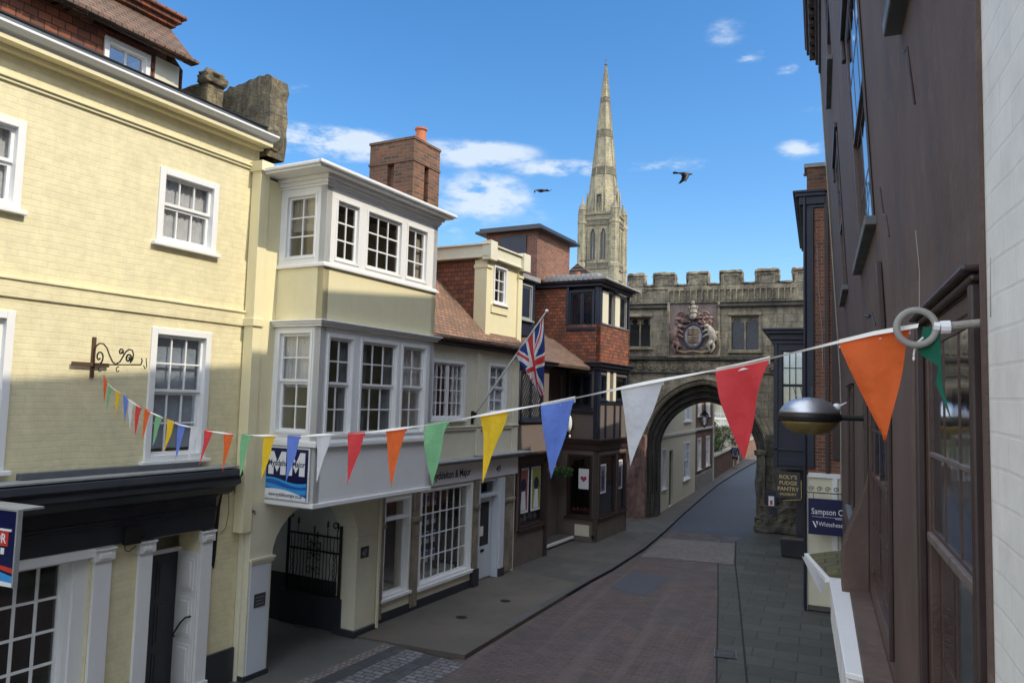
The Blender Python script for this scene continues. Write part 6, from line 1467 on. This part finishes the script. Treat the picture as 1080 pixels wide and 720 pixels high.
# furled green end pennant at the ring
gp = MB(); pts = [(.262, 2.315, 4.53), (.300, 2.30, 4.525), (.296, 2.296, 4.42), (.252, 2.315, 4.455), (.304, 2.285, 4.36), (.288, 2.292, 4.375), (.322, 2.27, 4.27)]
gp.add([(x-.28, y-2.3, z-4.53) for x, y, z in pts], [(0, 1, 2, 3), (1, 4, 5, 2), (4, 6, 5)])
o = gp.build('bunting_flag', M['f_dg'], None, smooth=False, recalc=False); o.location = (.28, 2.3, 4.53)
md = o.modifiers.new('s', 'SOLIDIFY'); md.thickness = .002
tag(o, 'dark green furled bunting flag dangling on the right of the grey ring', 'flag', 'bunting flags strung across the street')
tl = MB(); tl.tube([(.0, 0, .0), (-.012, 0, -.012), (-.022, .0, -.035), (-.024, 0, -.05)], .003, 5); tl.blob((-.024, 0, -.057), (.004, .004, .008), 1)
o = tl.build('string_end', M['rope'], None); o.location = (.262, 2.31, 4.50); tag(o, 'loose knotted string end dangling under the grey ring', 'string')
# small slack pennant by the shop bay
sp_ = MB(); sp_.add([(-.02, 0, 0), (.36, 0, -.05), (.10, -.05, -.05), (.20, -.1, -.42), (.30, -.05, -.06)], [(0, 2, 3), (2, 4, 3)])
o = sp_.build('pennant', M['f_w'], None, recalc=False); o.location = (-.20, 10.2, 2.45); tag(o, 'small white pennant slung by the mossy shop bay roof', 'pennant')

# ================================================================== BIRDS
def bird(label, loc, rz_, wl_, wr_, sc=1.0, roll=0.0):
    b = MB(); b.tube([(0, -.24, .0), (0, -.12, .01), (0, .0, .0), (0, .12, .0), (0, .20, .03), (0, .25, .035), (0, .30, .02)], [.012, .05, .075, .06, .042, .035, .006], 10)
    b.add([(-.03, -.16, .0), (.03, -.16, .0), (.08, -.40, -.01), (.0, -.43, -.01), (-.08, -.40, -.01), (0, -.2, .02)], [(0, 1, 5), (1, 2, 3, 5), (0, 5, 3, 4), (0, 1, 2, 3, 4)])
    for sg, (up, sw) in ((-1, wl_), (1, wr_)):
        p = []; n = 7
        for i in range(n+1):
            t = i/n; x = sg*(.05+.47*t*math.cos(up*(.6+.5*t))); z = .02+.47*t*math.sin(up*(.6+.5*t)); y = .08+.06*math.sin(PI*t)-sw*t*t; ch_ = .17*(1-.55*t**2)
            p += [(x, y, z), (x, y-ch_ - (.02 if i % 2 else 0), z-.012), (x, y-.05, z+.018)]
        f_ = []
        for i in range(n):
            a = 3*i; f_ += [(a, a+2, a+5, a+3), (a+2, a+1, a+4, a+5), (a, a+3, a+4, a+1)]
        b.add(p, f_)
    o = b.build('crow', M['bird'], None, smooth=True); o.location = loc; o.rotation_euler = (roll*.3, roll, rz_); o.scale = (sc,)*3
    return tag(o, label, 'bird', 'crows flying over the street')
bird('black crow gliding left of the spire', (-13.1, 35, 14.93), R(70), (-.9, .12), (.75, .10), 1.25, .5)
bird('black crow flapping with wings down right of the spire', (-5.9, 35, 15.15), R(-65), (-.15, .1), (-1.25, .05), 1.3, -.35)

# ================================================================== PERSON
def skin_person(name, label, loc, rz_, mats):
    root = thing(name, label, 'person', loc, rz_)
    def skin(nm, verts, edges, radii, mat, lvl=2, parent=root, rootv=0):
        me = bpy.data.meshes.new(nm); me.from_pydata(verts, edges, []); o = bpy.data.objects.new(nm, me); C.objects.link(o)
        o.modifiers.new('skin', 'SKIN'); 
        sv = me.skin_vertices[0].data
        for i, r_ in enumerate(radii): sv[i].radius = (r_, r_) if not isinstance(r_, tuple) else r_
        sv[rootv].use_root = True
        m_ = o.modifiers.new('sub', 'SUBSURF'); m_.levels = lvl; m_.render_levels = lvl
        me2 = bpy.data.meshes.new_from_object(o.evaluated_get(bpy.context.evaluated_depsgraph_get())); me2.materials.clear(); me2.materials.append(mat)
        for p in me2.polygons: p.use_smooth = True
        bpy.data.objects.remove(o); o2 = bpy.data.objects.new(nm, me2); C.objects.link(o2); o2.parent = parent; return o2
    v = [(0,0,.93), (0,0,1.15), (0,.01,1.36), (0,.01,1.47), (0,.02,1.54), (0,.03,1.66),
         (.09,0,.86), (.10,.10,.50), (.10,.06,.10), (.10,.20,.04), (-.09,0,.86), (-.10,.02,.48), (-.10,-.16,.12), (-.10,-.06,.03),
         (.18,0,1.40), (.22,-.06,1.14), (.22,.08,.92), (.22,.12,.84), (-.18,0,1.40), (-.22,.06,1.14), (-.21,.16,.93), (-.21,.20,.86)]
    e = [(0,1),(1,2),(2,3),(3,4),(4,5),(0,6),(6,7),(7,8),(8,9),(0,10),(10,11),(11,12),(12,13),(2,14),(14,15),(15,16),(16,17),(2,18),(18,19),(19,20),(20,21)]
    r_ = [(.15,.11),(.13,.10),(.16,.10),.055,.055,(.085,.10),.085,.055,.04,.03,.085,.055,.04,.03,.055,.04,.03,.03,.055,.04,.03,.03]
    skin('body', v, e, r_, M['skin'])
    skin('jacket', [(0,0,.86),(0,0,1.15),(0,.0,1.37),(.18,0,1.40),(.225,-.06,1.14),(.22,.06,.96),(-.18,0,1.40),(-.225,.06,1.14),(-.21,.14,.97)], [(0,1),(1,2),(2,3),(3,4),(4,5),(2,6),(6,7),(7,8)], [(.17,.13),(.155,.12),(.18,.12),.07,.055,.045,.07,.055,.045], mats[0])
    skin('shorts', [(0,0,.92),(.10,.02,.80),(.11,.07,.60),(-.10,0,.80),(-.11,.02,.60)], [(0,1),(1,2),(0,3),(3,4)], [(.165,.125),.10,.085,.10,.085], mats[1])
    skin('hair', [(0,.0,1.68),(0,.02,1.735),(0,-.03,1.60)], [(0,1),(0,2)], [(.092,.10),.07,.06], M['hair'], 2)
    for s_ in ((.10,.06,.07),(.10,.22,.04)), ((-.10,-.16,.08),(-.10,-.02,.035)): skin('shoe', list(s_), [(0,1)], [.05,.04], M['black'], 1)
    return root
skin_person('person', 'person in a dark blue jacket and shorts walking away beyond the gateway', (-5.35, 53.0, .05), R(8), (M['cloth_navy'], M['cloth_navy']))

# ================================================================== GROUND
def sheet(name, pts, z, mat, kind='structure', th=0.0):
    mb = MB()
    if th: mb.prism(pts, z-th, z)
    else: mb.quad(*[(x, y, z) for x, y in pts])
    o = mb.build(name, mat, None); tag(o, kind=kind); return o
sheet('ground', [(-900, -300), (900, -300), (900, 1500), (-900, 1500)], -.10, M['ground'])
kl = [(-6.0, -14), (-5.62, 4), (-5.5, 10.9), (-5.44, 13.5), (-5.22, 16.2), (-5.12, 17.7), (-4.97, 19.2), (-4.83, 22.4), (-4.86, 25.7), (-4.98, 30), (-5.08, 36), (-5.14, 42.5), (-5.0, 50), (-4.78, 57.7), (-4.0, 75), (-2.5, 100)]
sheet('road', [(x-.2, y) for x, y in kl] + [(4, 100), (3, 60), (1.0, 40), (1.2, 27.4), (1.2, -14)], -.05, M['road'])
sheet('asphalt_road', [(-6.5, 26.3), (2, 26.3), (3, 60), (4, 100), (-4, 100), (-5, 75), (-6.5, 50)], -.046, M['asphalt'])
sheet('crossing_band', [(-4.72, 21.4), (-2.22, 21.7), (-2.5, 25.0), (-4.78, 24.6)], -.042, M['band'])
# pavements
lp = [(x, y) for x, y in kl if y >= 11.3]
sheet('left_pavement', [(-5.5, 11.6)] + lp[1:] + [(-14, 100), (-14, 60), (-9, 11.6)], .03, M['tarmac'], th=.14)
sheet('left_pavement', [(-6.0, -14), (-5.62, 4), (-5.55, 8.0), (-10, 8.9), (-14, -14)], .03, M['slabs'], th=.14)
sheet('flagstones', [(-7.35, 17.9), (-5.3, 17.3), (-5.02, 20.5), (-4.95, 26), (-6.3, 27.8), (-7.2, 24)], .034, M['slabs'])
kb = MB(); 
for (x0, y0), (x1, y1) in zip(lp[:-1], lp[1:]): kb.hexa([(x0, y0, -.1), (x1, y1, -.1), (x1-.14, y1, -.1), (x0-.14, y0, -.1), (x0, y0, .036), (x1, y1, .036), (x1-.14, y1, .036), (x0-.14, y0, .036)])
tag(kb.build('kerb', M['kerb'], None, bevel=.012), kind='structure')
kb = MB(); k2 = [(-6.0, -14), (-5.62, 4), (-5.55, 8.0)]
for (x0, y0), (x1, y1) in zip(k2[:-1], k2[1:]): kb.hexa([(x0, y0, -.1), (x1, y1, -.1), (x1-.14, y1, -.1), (x0-.14, y0, -.1), (x0, y0, .036), (x1, y1, .036), (x1-.14, y1, .036), (x0-.14, y0, .036)])
tag(kb.build('kerb', M['kerb'], None, bevel=.012), kind='structure')
# carriage crossover with strips of setts, rising gently from the road to the arch
def cross(t0, t1, name, mat, dz=0.0):
    # strips parallel to the terrace, d from the house face
    U = Vector((.103, .9947)); N = Vector((.9947, -.103)); pts = []
    for s, d in ((-1.3, t0), (2.60, t0), (2.60, t1), (-1.3, t1)):
        q = LO+U*s+N*d; z = .025 - .07*max(0, min(1, (d-.1)/2.3)) + dz
        pts.append((q.x, q.y, z))
    mb = MB(); mb.quad(*pts); tag(mb.build(name, mat, None), kind='structure')
cross(-6.2, .85, 'driveway', M['gravel_drive']); cross(.85, 1.05, 'sett_strip', M['band']); cross(1.05, 1.32, 'sett_strip', M['setts_dark']); cross(1.32, 1.72, 'sett_strip', M['setts'])
cross(1.72, 2.02, 'sett_strip', M['setts_dark']); cross(2.02, 2.50, 'sett_strip', M['setts'])
# right pavement, nearly flush, with a dished drain line
rlp = [(.62, -14), (.25, 1), (-1.10, 12.5), (-1.75, 18), (-2.22, 21.8), (-2.54, 25.2), (-2.2, 27.4)]
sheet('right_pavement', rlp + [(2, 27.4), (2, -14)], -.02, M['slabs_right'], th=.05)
dr = MB()
for (x0, y0), (x1, y1) in zip(rlp[:-2], rlp[1:-1]):
    for o_, w_ in ((-.44, .03), (.02, .035)):
        dr.hexa([(x0+o_, y0, -.06), (x0+o_+w_, y0, -.06), (x1+o_+w_, y1, -.06), (x1+o_, y1, -.06), (x0+o_, y0, -.014 if o_ > 0 else -.043), (x0+o_+w_, y0, -.014 if o_ > 0 else -.043), (x1+o_+w_, y1, -.014 if o_ > 0 else -.043), (x1+o_, y1, -.014 if o_ > 0 else -.043)])
tag(dr.build('drain_line', M['drain_dark'], None), kind='structure')
sheet('drain_strip', [(x-.40, y) for x, y in rlp[:-1]] + [(x, y) for x, y in rlp[:-1]][::-1], -.0435, M['slabs_right'])
rp_ = asph_patch = None
sheet('road_repair', [(-4.6, 17.5), (-3.7, 17.2), (-3.5, 19.3), (-4.5, 19.5)], -.047, M['asphalt'])
lt = MB(); rnd = random.Random(17)
for k in range(150):
    y = rnd.uniform(8.5, 26); x = -5.42+.5*(y-10)/15*.9 + abs(rnd.gauss(0, .25)) if k % 2 else rnd.uniform(-5.0, -1.6)
    a = rnd.random()*6.28; s_ = rnd.uniform(.012, .035); lt.quad(*[(x+s_*math.cos(a+q)*(1 if j % 2 else .5), y+s_*math.sin(a+q), -.043+.004*rnd.random()) for j, q in enumerate((0, 1.6, 3.1, 4.7))])
tag(lt.build('litter', M['leaf_dry'], None, recalc=False), 'small dry leaves and grit scattered along the road and kerb', 'leaf litter', kind='stuff')
def cover(name, label, x, y, w, l, rz_, z=-.012):
    t = thing(name, label, 'drain cover', (x, y, z), rz_); b = MB(); b.box(-w/2, w/2, -l/2, l/2, -.004, .004); b.build('plate', M['iron'], t)
    b = MB()
    for k in range(7): b.box(-w/2+.02, w/2-.02, -l/2+.03+k*(l-.06)/7, -l/2+.05+k*(l-.06)/7, .004, .012)
    b.box(-w/2-.02, -w/2, -l/2, l/2, -.004, .010); b.box(w/2, w/2+.02, -l/2, l/2, -.004, .010); b.build('grating', M['lead'], t)
cover('drain_cover', 'iron gully grating in the drain strip at right of the road', -1.55, 13.9, .34, .42, .12, -.036)
cover('drain_cover', 'small iron cover in the right pavement slabs in the foreground', -.15, 11.9, .45, .22, .1, -.013)
for i, (x, y, l_) in enumerate(((-6.5, 13.5, 'oval dark iron cover on the left pavement before the shop window'), (-6.2, 15.0, 'small dark cover on the left pavement near the shop door'))):
    t = thing('pavement_cover', l_, 'drain cover', (x, y, .034), 0); b = MB(); b.lathe([(.11, 0), (.11, .003), (.09, .004)], (0,0,0), 20); b.build('plate', M['iron'], t)

# ================================================================== SKY, SUN, CAMERA
w = bpy.data.worlds.new('World'); scene.world = w; w.use_nodes = True; nt = w.node_tree
for n in list(nt.nodes): nt.nodes.remove(n)
SUN_EL, SUN_AZ = 44.4, 94.0
out = N_(nt, 'OutputWorld'); bg = N_(nt, 'Background'); bg.inputs[1].default_value = .15; lk(nt, bg.outputs[0], out.inputs[0])
sky = N_(nt, 'TexSky'); sky.sky_type = 'NISHITA'; sky.sun_disc = False; sky.sun_elevation = R(SUN_EL); sky.sun_rotation = R(SUN_AZ); sky.air_density = 1.0; sky.dust_density = .7; sky.ozone_density = 2.5; sky.altitude = 0
tc = N_(nt, 'TexCoord'); sp = N_(nt, 'SeparateXYZ'); lk(nt, tc.outputs['Generated'], sp.inputs[0])
az = math_(nt, 'ARCTAN2', sp.outputs[0], sp.outputs[1]); el = math_(nt, 'ARCSINE', sp.outputs[2])
CLOUDS = [(-0.6419, 0.322, 0.1148, 0.0276, 1.05), (-0.4516, 0.3206, 0.1194, 0.0232, 0.85), (-0.3279, 0.3057, 0.1249, 0.0162, 0.85), (-0.4343, 0.268, 0.0892, 0.0438, 0.85), (-0.474, 0.2257, 0.0739, 0.0222, 0.55), (-0.1942, 0.3064, 0.0916, 0.0142, 0.75), (-0.5447, 0.2404, 0.0731, 0.0365, 0.5), (-0.0852, 0.4284, 0.0353, 0.0112, 0.7), (-0.0313, 0.41, 0.0288, 0.0128, 0.7), (-0.1155, 0.4599, 0.0334, 0.022, 0.45), (-0.0246, 0.3184, 0.0386, 0.0151, 0.75), (-0.6814, 0.379, 0.039, 0.0132, 0.6), (-0.6327, 0.3825, 0.0429, 0.0101, 0.3), (-0.3909, 0.2435, 0.0889, 0.0185, 0.3), (-0.0042, 0.3574, 0.0318, 0.0163, 0.3)]
mp = N_(nt, 'Mapping'); mp.inputs['Scale'].default_value = (1, 1, 2.6); lk(nt, tc.outputs['Generated'], mp.inputs[0])
nz = N_(nt, 'TexNoise', Scale=9.0, Detail=9.0, Roughness=.62); lk(nt, mp.outputs[0], nz.inputs['Vector'])
nz2 = N_(nt, 'TexNoise', Scale=30.0, Detail=6.0, Roughness=.6); lk(nt, mp.outputs[0], nz2.inputs['Vector'])
tot = None
for a0, e0_, wa, we, st_ in CLOUDS:
    da = math_(nt, 'DIVIDE', math_(nt, 'SUBTRACT', az, a0), wa); de = math_(nt, 'DIVIDE', math_(nt, 'SUBTRACT', el, e0_), we)
    r2 = math_(nt, 'ADD', math_(nt, 'MULTIPLY', da, da), math_(nt, 'MULTIPLY', de, de))
    g_ = math_(nt, 'MULTIPLY', math_(nt, 'SUBTRACT', 1.0, r2, clamp=True), st_)
    tot = g_ if tot is None else math_(nt, 'MAXIMUM', tot, g_)
nn = math_(nt, 'ADD', nz.outputs[0], math_(nt, 'MULTIPLY', nz2.outputs[0], .35))
nn = math_(nt, 'SUBTRACT', nn, .68)
# unseen bright cloud added overhead and behind the viewer to fill the shade
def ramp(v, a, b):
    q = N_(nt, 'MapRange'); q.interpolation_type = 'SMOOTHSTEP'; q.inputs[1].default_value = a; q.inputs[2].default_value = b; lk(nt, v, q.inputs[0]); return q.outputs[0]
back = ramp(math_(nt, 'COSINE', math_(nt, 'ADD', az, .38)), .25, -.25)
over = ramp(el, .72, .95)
fill_cloud = math_(nt, 'MAXIMUM', math_(nt, 'MULTIPLY', back, ramp(el, -.02, .12)), over)
tot = math_(nt, 'MAXIMUM', tot, math_(nt, 'MULTIPLY', fill_cloud, 1.35))
m1 = math_(nt, 'ADD', math_(nt, 'MULTIPLY', tot, .42), math_(nt, 'MULTIPLY', nn, 1.6))
m1 = math_(nt, 'MULTIPLY', math_(nt, 'SUBTRACT', m1, .06), math_(nt, 'MULTIPLY', tot, 4.5), clamp=True)
mm = N_(nt, 'MapRange'); mm.interpolation_type = 'SMOOTHSTEP'; mm.inputs[1].default_value = 0; mm.inputs[2].default_value = 1.15; lk(nt, m1, mm.inputs[0])
hs_ = N_(nt, 'HueSaturation'); hs_.inputs['Saturation'].default_value = 1.3; hs_.inputs['Value'].default_value = .85; lk(nt, sky.outputs[0], hs_.inputs['Color'])
cl = mix(nt, math_(nt, 'MULTIPLY', mm.outputs[0], .9), hs_.outputs[0], mix(nt, fill_cloud, (3.1, 3.5, 4.0), (8.2, 8.9, 10.2)))
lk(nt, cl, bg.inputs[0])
sl_ = bpy.data.lights.new('sun', 'SUN'); sl_.energy = 2.2; sl_.angle = R(.53); sl_.color = (1, .90, .74)
so = bpy.data.objects.new('sun', sl_); C.objects.link(so)
ea, aa = R(SUN_EL), R(SUN_AZ); dsun = Vector((math.sin(aa)*math.cos(ea), math.cos(aa)*math.cos(ea), math.sin(ea)))
so.rotation_euler = dsun.to_track_quat('Z', 'Y').to_euler(); so.location = (30, 0, 40)

cam = bpy.data.cameras.new('camera'); co = bpy.data.objects.new('camera', cam); C.objects.link(co); scene.camera = co
cam.sensor_width = 36; cam.lens = 36*787/1080; cam.clip_start = .05; cam.clip_end = 3000
Rm = Matrix(((0.92439831, 0.00370434, 0.3814106), (0.38041135, -0.08193475, -0.92118071), (0.02783842, 0.99663081, -0.07714952)))
co.matrix_world = Matrix.Translation((0, 0, 4.3)) @ Rm.to_4x4()
for o in list(C.objects):          # worn, chipped masonry
    if o.type == 'MESH' and o.name.split('.')[0] in ('merlon', 'coping', 'buttress', 'panel_frame', 'low_parapet', 'parapet_cap'):
        sb_ = o.modifiers.new('sub', 'SUBSURF'); sb_.subdivision_type = 'SIMPLE'; sb_.levels = 3; sb_.render_levels = 3
        tx_ = bpy.data.textures.get('chips') or bpy.data.textures.new('chips', 'CLOUDS'); tx_.noise_scale = .22; tx_.noise_depth = 3
        dm_ = o.modifiers.new('chips', 'DISPLACE'); dm_.texture = tx_; dm_.texture_coords = 'GLOBAL'; dm_.strength = .11 if not o.name.startswith('buttress') else .22; dm_.mid_level = .5
scene.view_settings.view_transform = 'Standard'; scene.view_settings.look = 'None'; scene.view_settings.exposure = .78; scene.view_settings.gamma = 1.0; scene.view_settings.use_curve_mapping = False
scene.render.engine = 'CYCLES'
